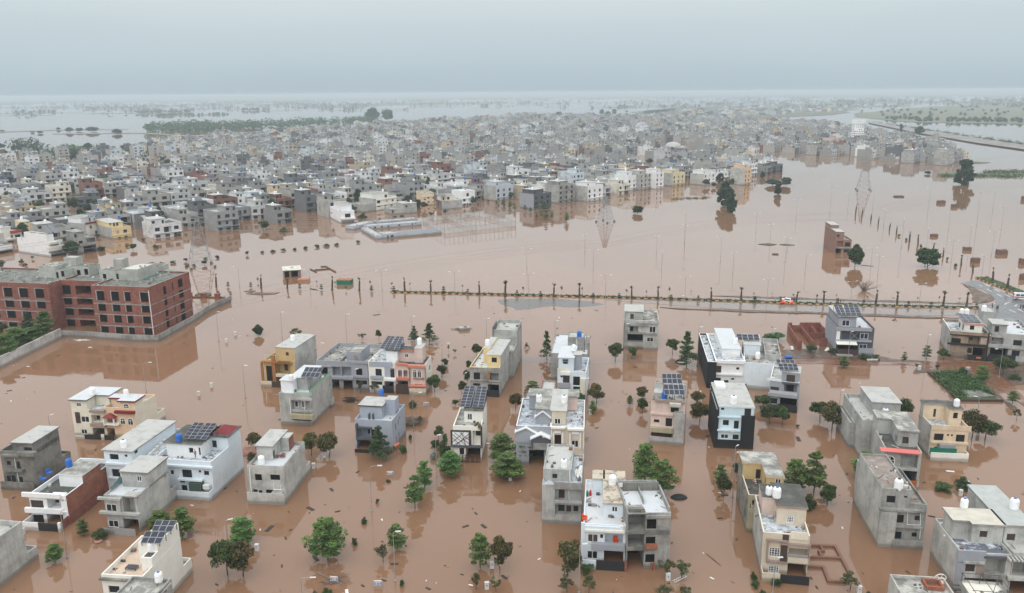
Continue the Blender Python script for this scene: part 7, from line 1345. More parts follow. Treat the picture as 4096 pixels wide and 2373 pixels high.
('R1',455,1095,850,185,'tier','garden tree by the whitewashed wall, tallest right one'),('R1',282,1060,868,160,'cone','dark conical garden tree against the brick school'),('R1',165,1190,1010,265,'tier','wide garden tree below the whitewashed wall line'),('R1',60,1310,1080,225,'tier','garden tree at the left edge behind the whitewashed wall'),('R1',310,1140,1010,270,'tier','spreading garden tree behind the whitewashed wall middle'),('R1',-10,1085,950,150,'round','dark garden tree at the far left edge'),
('V8',1390,975,695,290,'big','bushy bright green tree before the unfinished edge house'),('V8',450,795,695,170,'bush','dark bush below the white red-ledged house'),('V8',660,745,615,190,'bush','dark shrubs left of the white awning house'),('V8',1430,400,225,240,'round','dark tree between the yellow and white arch houses'),('V8',260,245,150,160,'round','dark tree by the white house at upper left edge'),('V8',1960,895,795,150,'round','tree at the corner of the unfinished edge house'),('V8',1900,640,570,110,'round','tree under the white arch house porch'),
]
for q in TREES: T(*q) if q[5] != 'red' else T(*q[:5],'bush',q[6])
ORDW=['first','second','third','fourth','fifth','sixth','seventh','eighth','ninth','tenth','eleventh','twelfth','thirteenth','fourteenth','fifteenth','sixteenth','seventeenth','eighteenth','nineteenth','twentieth','twenty-first','twenty-second','twenty-third','twenty-fourth','twenty-fifth','twenty-sixth']
for i,q in enumerate(((120,272,240,44),(225,264,230,58),(325,252,217,58),(435,244,211,48),(540,232,194,58),(650,219,177,64),(745,210,169,68),(842,200,164,55),(1048,174,139,55))): T('R2',*q,'bush',f'half-drowned bush, {ORDW[i]} from the left in the row above the brick room','half-drowned bushes in a row')
for i,(c,*q) in enumerate((('R1',30,435,340,70),('R1',208,372,313,42),('R1',245,402,358,48),('R1',320,335,300,30),('R1',985,255,203,80),('R1',1240,218,184,36),('R1',1296,245,180,75),('R1',1518,224,178,64),('R1',1405,155,115,50),('R1',1478,386,362,54),('R1',1580,388,348,58),('R1',1690,374,334,70),('R1',1806,358,323,48),('R1',1816,412,378,34),('R1',1890,408,364,40),('R1',1992,394,343,58),('R1',2000,334,303,54),('R1',2112,324,283,54),('R1',2410,296,254,46),('R2',322,68,3,78),('R2',810,50,28,30),('R2',168,108,88,26),('S7',270,948,884,72))): T(c,*q,'bush' if i % 3 else 'round',f'small dark shrub in water near the left-hand town edge, {ORDW[i]} from the left','small shrubs near the left town edge')
for i,q in enumerate(((1175,828,810,22),(1235,852,815,32),(1285,852,810,50),(1330,872,830,38),(1365,886,840,38),(1440,892,850,38),(1478,898,865,34),(1525,948,900,34),(1556,925,885,40),(1582,892,820,75),(1590,955,885,50),(1635,948,895,44),(1740,968,905,44),(1330,805,748,55),(2250,908,850,84))): T('S7',*q,'tier' if i not in (13,14) else 'big',f'street tree, {ORDW[i]} from the left between net pitch and middle pylon','drowned street trees right of the net pitch')
for i,(x,y,ty,w) in enumerate(((190,905,845,60),(545,820,768,62),(600,828,772,66),(715,882,822,54),(670,850,815,60),(765,930,898,40),(865,915,878,42),(505,945,925,32),(555,945,918,38))): T('S7',x,y,ty,w,'round',f'tree, {ORDW[i]} of those around the blue school and net pitch','trees around the blue school')
# trees among the town houses
rnd=random.Random(9);n=0
while n < 150:
  px,py=rnd.uniform(-20,3300),rnd.uniform(490,960)
  if not inpoly(px,py,EDGE): continue
  if rnd.random() > (py-420)/400: continue
  s=3250/ (72/((py-370)/3352)) ;T('P',px,py,py-s*rnd.uniform(5,9.5),s*rnd.uniform(4.5,9),rnd.choice(('big','round','tall','big')),'dark green tree standing among the flooded town houses','trees among the town houses');n += 1
for i,(x,y,ty,w) in enumerate(((55,490,455,60),(10,440,405,50),(90,590,540,60),(75,640,590,60),(430,630,575,60),(735,650,605,70),(640,480,395,70))): T('S6',x,y,ty,w,'big',f'dark tree, {ORDW[i]} of those at the upper left of town','trees at the upper left of town')
for i,(x,y,ty,w) in enumerate(((500,322,288,55),(572,318,290,45),(665,320,285,85),(420,306,287,30),(845,335,300,70),(235,328,315,26),(290,332,314,40),(15,318,306,35))): T('S6',x,y,ty,w,'big',f'far tree, {ORDW[i]} along the drowned bank at upper left','far trees on the drowned bank')
for i,(x,y,ty,w) in enumerate(((340,248,150,105),(452,240,158,88),(828,248,215,36),(1090,285,228,34),(1328,222,188,34),(1405,218,190,24),(1550,222,195,40),(1685,222,172,52),(1740,218,188,60),(1995,202,155,44),(2035,205,172,50),(2082,198,152,34),(2172,182,165,22),(2385,190,168,26))): T('S7',x,y,ty,w,'big',f'far hazy tree, {ORDW[i]} from left beyond the town skyline','far trees beyond the town')
# weeds on the plot
def stuff_leaves(name,label,pts,n,size,hgt,kind,z=0.2,crop='R8',seed=3,cat='weeds'):
  r=random.Random(seed);P=[PX(crop,*p) for p in pts];xs,ys=[p[0] for p in P],[p[1] for p in P];mb=MB();g0,g1=GREENS[kind];k=0;clumps=[]
  while k < n:
    x,y=r.uniform(min(xs),max(xs)),r.uniform(min(ys),max(ys))
    if not inpoly(x,y,P): continue
    k += 1;c=G('P',x,y,z);sh=r.random();hh=hgt*r.uniform(.4,1.1)
    for j in range(14): leaf(mb,c+Vector((r.gauss(0,size*1.6),r.gauss(0,size*1.6),abs(r.gauss(0,.5))*hh)),size*r.uniform(.6,1.1),1.2,r,lerpc(g0,g1,max(0,min(1,sh*.7+r.uniform(-.1,.4)))))
  return tag(mb.build(name,M('leaf')),label,cat,kind='stuff')
stuff_leaves('weeds','thick green weeds covering the walled plot',[(1665,790),(1900,782),(2000,795),(2110,890),(2240,990),(1940,945),(2000,1030),(1910,1030),(1810,930)],380,.28,1.3,'weed')
stuff_leaves('weeds','grass on the verge below the junction',[(2260,865),(2400,875),(2560,920),(2560,945),(2290,890)],90,.22,.5,'weed',crop='R4',seed=5)
stuff_leaves('reeds','thin reeds poking from the water before the town',[(150,745),(400,740),(400,752),(150,758)],50,.4,.8,'sparse',z=0,crop='S8',seed=6)
stuff_leaves('reeds','green reed bed strip at the far right water',[(1950,590),(2520,590),(2520,606),(1950,602)],160,.8,2.0,'weed',z=0,crop='S8',seed=7);stuff_leaves('reeds','reed patches behind the far right strip',[(2240,565),(2520,560),(2520,580),(2240,580)],70,.8,2.0,'sparse',z=0,crop='S8',seed=8)
# far wood and hazy islands
def farwood(name,label,pts,n,hgt,seed,crop='P',size=3.0,kind='big'):
  r=random.Random(seed);P=[PX(crop,*p) for p in pts];xs,ys=[p[0] for p in P],[p[1] for p in P];mb=MB();g0,g1=GREENS[kind];k=0
  while k < n:
    x,y=r.uniform(min(xs),max(xs)),r.uniform(min(ys),max(ys))
    if not inpoly(x,y,P): continue
    k += 1;c=G('P',x,y);hh=hgt*r.uniform(.6,1.15);w=hh*r.uniform(.35,.55);sh=r.random()
    for j in range(26):
      a,ct=r.uniform(0,6.28),r.uniform(-.9,1);st=math.sqrt(1-ct*ct);leaf(mb,c+Vector((w*st*cos(a),w*st*sin(a),hh*(.55+.45*ct*.9))),size*r.uniform(.6,1.1),.6,r,lerpc(g0,g1,max(0,min(1,sh*.6+r.uniform(-.1,.4)))))
    leaf(mb,c+Vector((0,0,hh*.3)),w*.8,.3,r,g0)
  return tag(mb.build(name,M('leaf')),label,'wood',kind='stuff')
farwood('forest','long dark belt of trees beyond the upper left of town',[(1010,318),(1150,290),(1400,285),(1800,280),(2200,262),(2500,245),(2730,240),(2730,268),(2300,285),(1900,305),(1500,325),(1100,330)],300,17,41,'S6',2.6)
farwood('grove','dark rounded grove of trees at the upper left of town',[(85,455),(120,445),(270,445),(290,475),(100,478)],26,17,81,'S6',1.8)
farwood('grove','long dark grove stretching right behind the upper left houses',[(290,480),(420,465),(560,470),(700,470),(780,490),(690,500),(420,500),(320,498)],60,13,82,'S6',1.6)
farwood('grove','low dark grove right of the long one',[(880,480),(1000,465),(1040,478),(930,490)],14,8,83,'S6',1.6)
for i,(pts,n,h,lab) in enumerate(((((980,182),(1380,176),(1370,186),(1000,192)),34,14,'hazy clump of trees on a far island, left of the forest belt'),(((1120,205),(1640,190),(1640,195),(1140,210)),30,7,'low hazy scrub strip just behind the forest belt'),(((750,130),(1150,142),(1150,148),(760,140)),26,12,'hazy scrub strip on the far left water'),(((1710,165),(1940,160),(1940,168),(1720,172)),18,13,'hazy tree clump above the forest belt'),(((120,176),(400,170),(400,176),(130,180)),14,8,'faint low island at far left'),(((0,115),(700,100),(700,108),(0,124)),46,18,'faint tree line on the far left horizon'),(((1430,105),(2350,98),(2350,103),(1430,112)),46,12,'faint scrub line at the far centre left'))): farwood('far_trees',lab,pts,n,h,50+i,'S6',4.0)
for i,(pts,n,h,lab) in enumerate(((((250,112),(1300,105),(1310,116),(500,125),(140,128)),60,9,'faint scrub islands at the far centre'),(((1900,72),(2520,60),(2520,72),(1900,80)),30,14,'faint tree line at the far centre right'))): farwood('far_trees',lab,pts,n,h,60+i,'S7',4.0)
for i,(pts,n,h,lab) in enumerate(((((0,70),(1100,55),(1150,70),(0,88)),60,16,'faint tree line behind the far right suburb'),(((1200,90),(2520,75),(2520,100),(1200,108)),90,15,'hazy orchards on the far right plain'),(((1500,205),(2520,225),(2520,240),(1700,230)),60,8,'scrub along the far right water line'),(((1350,150),(2520,150),(2520,200),(1500,195)),40,7,'scattered field trees on the far right plain'))): farwood('far_trees',lab,pts,n,h,70+i,'S8',4.0)
# ================================================================ far land, roads, distant suburb
wetmat('farfield',(.10,.11,.05),(.17,.15,.10),rough=(.7,.9),sc_=.006);wetmat('farroad',(.24,.22,.20),(.17,.15,.13),rough=(.6,.9),sc_=.05);wetmat('farsoil',(.13,.11,.08),(.09,.09,.05),rough=(.7,.9),sc_=.02)
flat('field','S8',[(1370,195),(1500,210),(1640,225),(1800,235),(2520,246),(2640,246),(2640,128),(2200,122),(1900,128),(1600,150),(1400,172)],.5,'farfield',jag=25,step=120,label='hazy green fields on the far right plain',cat='field',seed=41)
flat('field','S8',[(-40,152),(150,138),(500,125),(900,110),(1400,118),(1350,170),(1100,192),(700,205),(300,212),(0,200)],.5,'farsoil',jag=25,step=120,label='brown land under the far suburb',cat='land',seed=42)
for i,(y0,y1,x0,x1) in enumerate(((92,104,1150,2600),(60,68,0,1100),(44,52,900,2600))): flat('field','S8',[(x0,y0+6),(x1,y0),(x1,y1),(x0,y1+4)],.4,'farfield',jag=40,step=250,label=f'{["nearer", "middle", "farthest"][i]} hazy strip of land on the right horizon',cat='land',seed=43+i)
for i,P in enumerate((((0,108),(720,98),(720,106),(0,118)),((750,136),(1150,146),(1140,150),(770,142)),((970,184),(1390,178),(1380,186),(1000,190)),((1120,206),(1650,190),(1650,194),(1150,210)),((130,177),(400,171),(400,175),(140,180)),((1400,108),(2400,98),(2400,102),(1420,114)),((-20,318),(420,303),(920,300),(920,303),(420,309),(-20,324)),((380,330),(1000,325),(1400,345),(1600,335),(2000,305),(2520,275),(2520,279),(2000,310),(1600,341),(1400,352),(1000,332),(380,336)))): flat('land','S6',P,.5,'farfield' if i < 6 else 'farroad',jag=6,step=60,label=['low hazy land strip on the far left horizon','hazy land strip right of the far left water','island under the hazy clump','scrub island behind the forest belt','thin island at far left','long thin land strip at far centre left','long drowned embankment at upper left','pale embankment track in front of the forest'][i],cat='land',seed=51+i)
for i,P in enumerate((((130,122),(900,108),(1320,104),(1310,114),(800,122),(300,132)),((420,246),(760,244),(780,250),(440,254)),((2200,178),(2520,150),(2520,170),(2260,190)))): flat('land','S7',P,.5,'farfield',jag=8,step=80,label=['scrub island strips at the far centre','low bank right of the two tall far trees','green spit at the far right of town'][i],cat='land',seed=61+i)
flat('land','S8',[(1450,275),(1500,278),(1625,308),(1600,315),(1450,288)],1.2,'darksoil',jag=2,step=20,label='dark spoil bank right of the white tower',cat='spoil bank',seed=65)
flat('embankment_road','S8',[(1470,228),(1700,262),(2100,325),(2560,392),(2560,422),(2200,372),(1800,305),(1480,240)],1.5,'farroad',jag=.4,step=30,label='pale embankment road running off to the right',cat='road',seed=66)
flat('land','S8',[(2140,490),(2200,500),(2290,506),(2200,512),(2140,502)],.3,'farsoil',jag=1,step=10,label='muddy spit right of the right-hand cluster',cat='land',seed=67)
stuff_leaves('verge_trees','row of small trees along the embankment road',[(1470,228),(1700,258),(2100,320),(2540,385),(2540,390),(2100,326),(1700,265)],150,1.1,3.5,'round',z=1.5,crop='S8',seed=68,cat='road trees')
# hazy suburb of small blocks
def suburb():
  rnd=random.Random(12);mb=MB();P=[PX('S8',*q) for q in ((40,190),(250,160),(560,140),(900,125),(1340,128),(1330,160),(900,185),(400,208),(100,205))];k=0
  while k < 260:
    x,y=rnd.uniform(P[0][0],P[4][0]),rnd.uniform(420,480)
    if not inpoly(x,y,P): continue
    k += 1;c=G('P',x,y);w,d,h=rnd.uniform(8,18),rnd.uniform(8,14),rnd.choice((4,6,6,9,12));n,col=tcolor(rnd);i=len(mb.v);q=[c+E1*a+E2*b for a,b in ((0,0),(w,0),(w,d),(0,d))]
    mb.hexa([(v.x,v.y,0) for v in q]+[(v.x,v.y,h) for v in q],0,col=(*col,1))
  tag(mb.build('suburb',M('tint_wall')),'hazy suburb of small blocks beyond the town, upper right','suburb',kind='stuff')
suburb()
# trees scattered through the far half of town
farwood('town_trees','dark trees scattered between the far houses of town',[(300,600),(1100,540),(1900,490),(2700,462),(3300,515),(3300,590),(2400,600),(1300,660),(500,700)],230,9,91,'P',1.6)

rnd=random.Random(17);mb=MB();near=[(a,8800+rnd.uniform(-1500,1800)) for a in [rad(-42+84*k/90) for k in range(91)]]
mb.poly([(r*sin(a),r*cos(a),1.0) for a,r in near]+[(26000*sin(rad(42)),26500*cos(rad(42)),1.0),(0,26500,1.0),(26000*sin(rad(-42)),26500*cos(rad(-42)),1.0)])
tag(mb.build('land',M('farfield')),'hazy flat land closing the horizon','land',kind='structure')
rnd=random.Random(23);mb=MB()
for k in range(420):
  a,d=rnd.uniform(rad(-36),rad(36)),rnd.choice((rnd.uniform(3600,6500),rnd.uniform(5500,9500)));y0=rnd.uniform(-6,6);px=proj((d*sin(a),d*cos(a),0))[0]
  if 1500 < px < 2500 and d < 7000 and rnd.random() < .75: continue
  n=rnd.randint(2,9);L=rnd.uniform(30,420)
  for j in range(n):
    t=rnd.uniform(-.5,.5)*L;c=Vector((d*sin(a)+t,d*cos(a)+rnd.uniform(-25,25),0));h=rnd.uniform(4,13)
    for i in range(5): leaf(mb,c+Vector((rnd.uniform(-1,1)*h,0,h*rnd.uniform(.1,.9))),h*.55,.2,rnd,(.04,.06,.03))
  mb.quad((d*sin(a)-L*.55,d*cos(a)-14,.4),(d*sin(a)+L*.55,d*cos(a)-14,.4),(d*sin(a)+L*.5,d*cos(a)+22,.4),(d*sin(a)-L*.5,d*cos(a)+22,.4),0,(.06,.075,.04,1))
tag(mb.build('far_scrub',M('leaf')),'faint strips of scrub and trees across the far flooded plain','scrub',kind='stuff')
# ================================================================ lamps, palms, pylons, signs, boxes
LPU={}
def lamp_proto(arm):
  o=empty('street_lamp',(0,0,-700));p=MB();p.tube([(0,0,-.6),(0,0,4),(0,0,9.6)],[.085,.065,.045],7);p.build('pole',M('galv'),o)
  b=MB();b.lathe([(.2,-.3),(.2,.25),(.13,.3)],8);b.build('base',M('galv'),o)
  hs=(1,) if arm == 1 else (1,-1)
  for s in hs:
    a=MB();a.tube([(0,0,9.5),(.25*s,0,9.85),(1.5*s,0,10.05)] if arm != 0 else [(0,0,9.5),(.15*s,0,9.9),(.45*s,0,10.05)],[.055,.05,.04],6);a.build('arm',M('galv'),o)
    x=(1.5 if arm else .45)*s;h=MB();h.hexa([(x-.1*s,-.13,9.97),(x+.75*s,-.16,10.0),(x+.75*s,.16,10.0),(x-.1*s,.13,9.97),(x-.1*s,-.1,10.12),(x+.7*s,-.1,10.14),(x+.7*s,.1,10.14),(x-.1*s,.1,10.12)]);h.build('lamp_head',M('lamphead'),o)
    if arm == 0: break
  return o
plain('galv',(.33,.335,.335),.5,.2);plain('lamphead',(.62,.62,.62),.4);plain('galvd',(.25,.26,.27),.5)
LAMPP={k: lamp_proto(k) for k in (0,1,2)}
def lamp(crop,bx,by,tx,ty,arm,label,group='street lamps',rz=None):
  p=G(crop,bx,by);h=HT(p,crop,tx,ty);o=LAMPP[arm]
  if arm in LPU: o=dup(o,p,0)
  LPU[arm]=1;o.location=p;o.scale=(1,1,max(.3,h/10.1));o.rotation_euler=(0,0,rz if rz is not None else (bx*.37) % 6.28);tag(o,label,'street lamp',group)
for q in (('S1',752,1062,722,545,0,'tall lamp post standing before the brick-sided house',0),('S2',1376,692,1366,262,1,'lamp post with long arm in the open bottom centre',0),('S2',1596,1348,1608,878,0,'tall lamp post in front of a green tree at bottom centre',0),('R6',1815,1500,1824,1198,0,'lamp post beside the silvery bush',.5),('S2',25,990,40,775,0,'lamp post behind the brown-topped pair at bottom left',.5),('S2',722,1480,735,1352,1,'lamp post at the bottom edge with arm to the right',0),('R5',1425,288,1398,-2,1,'lamp post between the brick school and cream house',0),('R5',2390,345,2368,28,0,'slim lamp post alone right of the brick school reflection',0),('R5',488,640,508,535,0,'lamp post peeping behind the far-left grey house',1),('R5',1665,760,1690,586,0,'lamp post behind the large white solar house',0),
('R2',317,1142,298,850,0,'lamp post left of the tan house in open water',.4),('R2',946,1182,932,870,0,'lamp post behind the unfinished dark grey house',.4),('R2',1578,1140,1582,890,0,'lamp post between two tiered trees',.4),('R2',2303,1065,2310,912,0,'lamp post behind the tall grey back house',.4),('R2',1872,1362,1872,1150,1,'lamp post with long arm right of the arch house',0),('R6',1028,872,1028,555,0,'lamp post in front of the dark grey garage',.6),('R6',1594,1150,1580,790,1,'lamp post standing by the branch heap',.4),('R6',2088,760,2092,595,0,'lamp post left of the yellow roof-room house front',1),('R3',1212,1312,1222,962,0,'lamp post in front of the lone weathered house',.3),('R3',536,1105,540,933,0,'lamp post behind the long grey house',.3),('R3',1918,1372,1930,992,0,'lamp post right of the tall tiered tree',.3),('R7',828,962,838,648,0,'lamp post right of the slim pale blue house',.8),('R7',2044,862,2036,708,0,'lamp post before the black front wall',.8),('R7',2285,1440,2277,1362,0,'lamp head rising behind the mould-streaked house',.8),('S3',1210,1455,1218,1000,0,'tall lamp post beside the big brown-topped tree',.2),('R7',812,1450,810,1275,0,'lamp post at the beige columned house corner',3.2),('S4',540,560,553,143,0,'lamp post left of the mould-streaked wall',.5),('S4',915,1470,922,1128,0,'lamp post in front of the framed grid window',.2),('R8',902,640,912,408,0,'lamp post in front of the awning house',.5),('R8',1605,735,1638,438,0,'lamp post beside the long grey side wall',.5),('R8',2288,828,2312,560,1,'lamp post with long arm at the right-edge street',3.3),('R8',820,1112,815,948,0,'lamp post behind the brown-topped tree with two trunks',.5),('R8',2088,1180,2092,1008,0,'lamp post below the mouldy concrete slab',2.5),('R8',204,500,205,383,0,'lamp post in the green creepers',.5),('S5',540,570,528,466,0,'lamp post in front of the red-awning house arch',2.5),('R1',2333,606,2310,408,1,'lamp post with arm behind the school yard wall',2.8),('R1',2131,1138,2117,845,0,'lamp post alone right of the school yard wall',.3)): lamp(*q[:7],rz=q[7])
for i,q in enumerate((('R2',586,622,574,430),('R2',1286,642,1281,438),('R2',1995,667,1996,452),('R3',280,692,282,472),('R3',1027,712,1031,488),('R3',1798,742,1807,505),('R4',155,712,171,498),('R4',926,700,945,518),('R4',1555,742,1580,538),('R4',2180,760,2200,545))): lamp(*q,2,f'twin-armed lamp post, {ORDW[i]} from the left along the kerbed median','twin-armed lamps along the median',.3)
for q in (('R3',262,432,263,228),('R3',826,255,828,92),('R3',908,432,912,240),('R3',1524,266,1534,105),('R3',1574,432,1583,255),('R3',1796,166,1800,0),('R3',2145,352,2162,115),('R3',2268,460,2283,270),('R4',1176,456,1203,283),('R4',507,442,535,268),('R4',323,340,345,120),('R4',1112,382,1150,212),('R4',1612,382,1628,290),('R4',1850,340,1878,140),('R4',2014,206,2040,0),('R4',2222,276,2270,60),('R4',2134,442,2155,282),('R4',2470,560,2495,400),('S8',234,1040,248,846),('S8',714,975,728,845),('S8',808,1050,808,922),('S8',925,1095,928,1010),('S8',1212,840,1232,663),('S8',1332,820,1345,713),('S8',1574,932,1590,822),('S8',1692,1080,1718,882),('S8',1862,1080,1880,948),('S8',2012,950,2040,780),('S8',984,870,995,755),('S8',1500,820,1510,700),('S8',1875,810,1885,670),('S8',2200,930,2225,700),('S8',2310,820,2330,690),('S8',2365,960,2385,800)): lamp(*q,1 if q[1] % 2 else 2,'thin grey lamp post standing alone in the open floodwater','thin lamp posts in open floodwater')
# palms
def palm_proto(seed,fr):
  r=random.Random(seed);o=empty('palm_tree',(0,0,-800));t=MB();P,R=[],[]
  for k in range(9): P.append((r.uniform(-.05,.05),r.uniform(-.05,.05),-.4+k*.62));R.append(.42+.07*(k % 2)-.014*k)
  t.tube(P,R,8);t.build('trunk',M('palmbark'),o);c=MB()
  for k in range(fr):
    a=r.uniform(0,6.28);sp=r.uniform(.2,.95 if fr > 10 else .4);L=r.uniform(1.4,2.4);q=[Vector((0,0,4.4)),Vector((cos(a)*sp*.5,sin(a)*sp*.5,4.4+L*.6)),Vector((cos(a)*sp*1.25,sin(a)*sp*1.25,4.4+L*(1-.25*sp)))]
    c.tube(q,[.06,.045,.02],4);d=Vector((-sin(a),cos(a),0))
    for m in range(5): b=q[1].lerp(q[2],m/5);c.poly([b-d*.22,b+d*.22,b+(q[2]-q[1])*.35+d*.14,b+(q[2]-q[1])*.35-d*.14])
  c.build('fronds',M('palmfrond'),o);return o
plain('palmbark',(.085,.064,.048),.95);plain('palmfrond',(.12,.10,.07),.9)
PALMS={0: [palm_proto(1,4),palm_proto(2,3)],1: [palm_proto(3,14),palm_proto(4,18),palm_proto(5,11)]};PU=set()
def palm(crop,x,y,ty,fr,label,group):
  global TC;TC += 1;L_=PALMS[fr];s=L_[TC % len(L_)];p=G(crop,x,y);h=HT(p,crop,x,ty)
  o=s if id(s) not in PU else dup(s,p);PU.add(id(s));k=h/(5.9 if fr else 5.3);o.location=p;o.scale=(max(.8,k),max(.8,k),k);o.rotation_euler=(rad((TC*13) % 7-3),rad((TC*29) % 9-4),TC*1.7);tag(o,label,'palm tree',group)
MP=[('R2',110,614,500,0),('R2',364,620,535,1),('R2',800,636,517,0),('R2',1065,642,517,1),('R2',1508,657,532,0),('R2',1760,662,545,1),('R2',2235,682,564,0),('R2',2483,692,558,1),('R3',50,702,558,1),('R3',522,702,578,1),('R3',773,707,580,1),('R3',1283,717,605,1),('R3',1540,727,605,1),('R3',2055,746,628,0),('R3',2346,747,615,1),('R4',424,717,613,1),('R4',677,727,614,1),('R4',1154,737,615,0),('R4',1350,747,615,1),('R4',1773,757,620,1),('R4',1988,762,630,1)]
for i,q in enumerate(MP): palm(*q,f'{"frond-tufted" if q[4] else "bare trimmed"} palm, {ORDW[i]} from the left along the boulevard median','transplanted palms along the median')
DP=[('S8',1385,852,795,0),('S8',1427,868,820,0),('S8',1488,892,855,0),('S8',1537,922,878,0),('S8',1613,957,915,0),('S8',1660,988,938,0),('S8',1748,1042,980,0),('S8',1805,1062,1003,0),('R4',1465,152,74,0),('R4',1545,172,99,0),('R4',1686,228,172,1),('R4',1775,292,221,0),('R4',1940,375,278,1),('R4',2048,438,354,0),('R4',2230,527,409,0),('R4',2365,592,468,0)]
for i,q in enumerate(DP): palm(*q,f'{"leafy" if q[4] else "bare"} palm, {ORDW[i]} from the far end of the diagonal palm row','palms of the diagonal row')
for q,l in ((('R1',1850,592,484,0),'bare palm stump behind the school, left of two'),(('R1',2106,602,489,0),'bare palm stump behind the school, right of two'),(('R1',1857,882,742,0),'thin bare palm at the school back corner')): palm(*q,l,'palms behind the school')
# clipped topiaries and saplings on the median
def topiary():
  o=empty('topiary_tree',(0,0,-800));t=MB();t.tube([(0,0,-.3),(0,0,2.4)],.07,6);t.build('trunk',M('bark'),o);c=MB();r=random.Random(2)
  for z,R in ((.75,.8),(1.6,.68),(2.35,.5)):
    c.lathe([(R*.4,z-.22),(R*.95,z-.1),(R,0+z),(R*.75,z+.16),(R*.3,z+.25)],9)
    for k in range(40): a,q=r.uniform(0,6.28),R*r.uniform(.6,1.05);leaf(c,Vector((q*cos(a),q*sin(a),z+r.uniform(-.12,.2))),.16,.8,r,(.03,.05,.02))
  c.build('clipped_crown',M('hedged'),o);return o
m_,t_,b_=newmat('hedged');t_.links.new(mixc(t_,noise(t_,pos(t_),2.2,4),(.012,.024,.012),(.04,.06,.025)),b_.inputs['Base Color']);b_.inputs['Roughness'].default_value=.9;MATS['hedged']=m_
TOPI=topiary();first=True
for i,(c,x,y,ty) in enumerate((('R2',485,628,575),('R2',696,634,580),('R2',1185,648,592),('R2',1402,655,598),('R2',1886,668,600),('R2',2120,678,625),('R3',165,692,637),('R3',393,697,645),('R3',908,712,662),('R3',1160,722,665),('R3',1665,737,680),('R3',1928,742,688),('R3',2478,757,695),('R4',42,717,660),('R4',280,718,660),('R4',800,727,676),('R4',1043,742,690),('R4',1455,752,700),('R4',1663,757,710),('R4',2080,767,715))):
  p=G(c,x,y);h=HT(p,c,x,ty);o=TOPI if first else dup(TOPI,p);first=False;o.location=p;o.scale=(h/2.6,)*3;o.rotation_euler=(0,0,i*1.1);tag(o,f'three-tier clipped tree, {ORDW[i]} from the left along the median','topiary','clipped trees along the median')
for i,(c,x,y,ty) in enumerate((('R1',1857,672,637),('R1',2130,682,642),('R1',2222,608,555),('R1',2443,612,560),('R1',2247,692,648))):
  p=G(c,x,y);h=HT(p,c,x,ty);o=dup(TOPI,p);o.scale=(h/2.6,)*3;tag(o,f'clipped tree behind the school yard, {ORDW[i]} of five','topiary','clipped trees by the school')
for i,(c,x,y,ty) in enumerate((('R2',75,560,508),('R2',650,575,540),('R2',830,580,540),('R2',935,640,590),('R2',1172,590,540),('R2',1380,595,550),('R2',1558,600,560),('R2',2070,620,580),('R3',224,642,590),('R3',602,652,588),('R3',800,650,605),('R3',1232,668,615),('R3',1426,672,634),('R3',1648,662,606),('R3',1860,658,632),('R4',35,652,618),('R4',205,645,624),('R4',398,665,625),('R4',612,685,632),('R4',795,665,635),('R4',1083,675,648),('R4',1540,690,660),('R4',1740,690,655),('R4',1925,695,663))): T(c,x,y,ty,(y-ty)*.55,'sparse',f'thin drowned sapling, {ORDW[i]} from the left behind the median','drowned saplings behind the median')
for i,(x,y,ty,w) in enumerate(((1370,108,72,30),(1437,145,105,22),(1572,210,165,28),(1817,325,282,26),(1890,385,335,30),(2180,490,460,22),(2415,600,575,30))): T('R4',x,y,ty,w,'bush',f'small shrub, {ORDW[i]} from the far end beside the diagonal palms','shrubs beside the diagonal palms')
def bare():
  p=G('R4',1045,606);r=random.Random(3);mb=MB();h=HT(p,'R4',1045,488)
  for k in range(60):
    a=r.uniform(0,6.28);el=r.uniform(.25,1.5);L=h*r.uniform(.7,1.05)/max(.75,sin(el)+.2);d=Vector((cos(a)*cos(el),sin(a)*cos(el),sin(el)));m=d*L*.5+Vector((r.gauss(0,.15),r.gauss(0,.15),.2));mb.tube([(0,0,-.2),tuple(m),tuple(d*L)],[.07,.045,.012],4)
    for j in range(3): q=m.lerp(d*L,r.random());mb.tube([tuple(q),tuple(q+Vector((r.gauss(0,.5),r.gauss(0,.5),r.uniform(.2,.9))))],[.025,.008],3)
  o=mb.build('bare_bush',M('barkl'));o.location=p;tag(o,'leafless brown bush standing in the water behind the boulevard','bush')
bare()
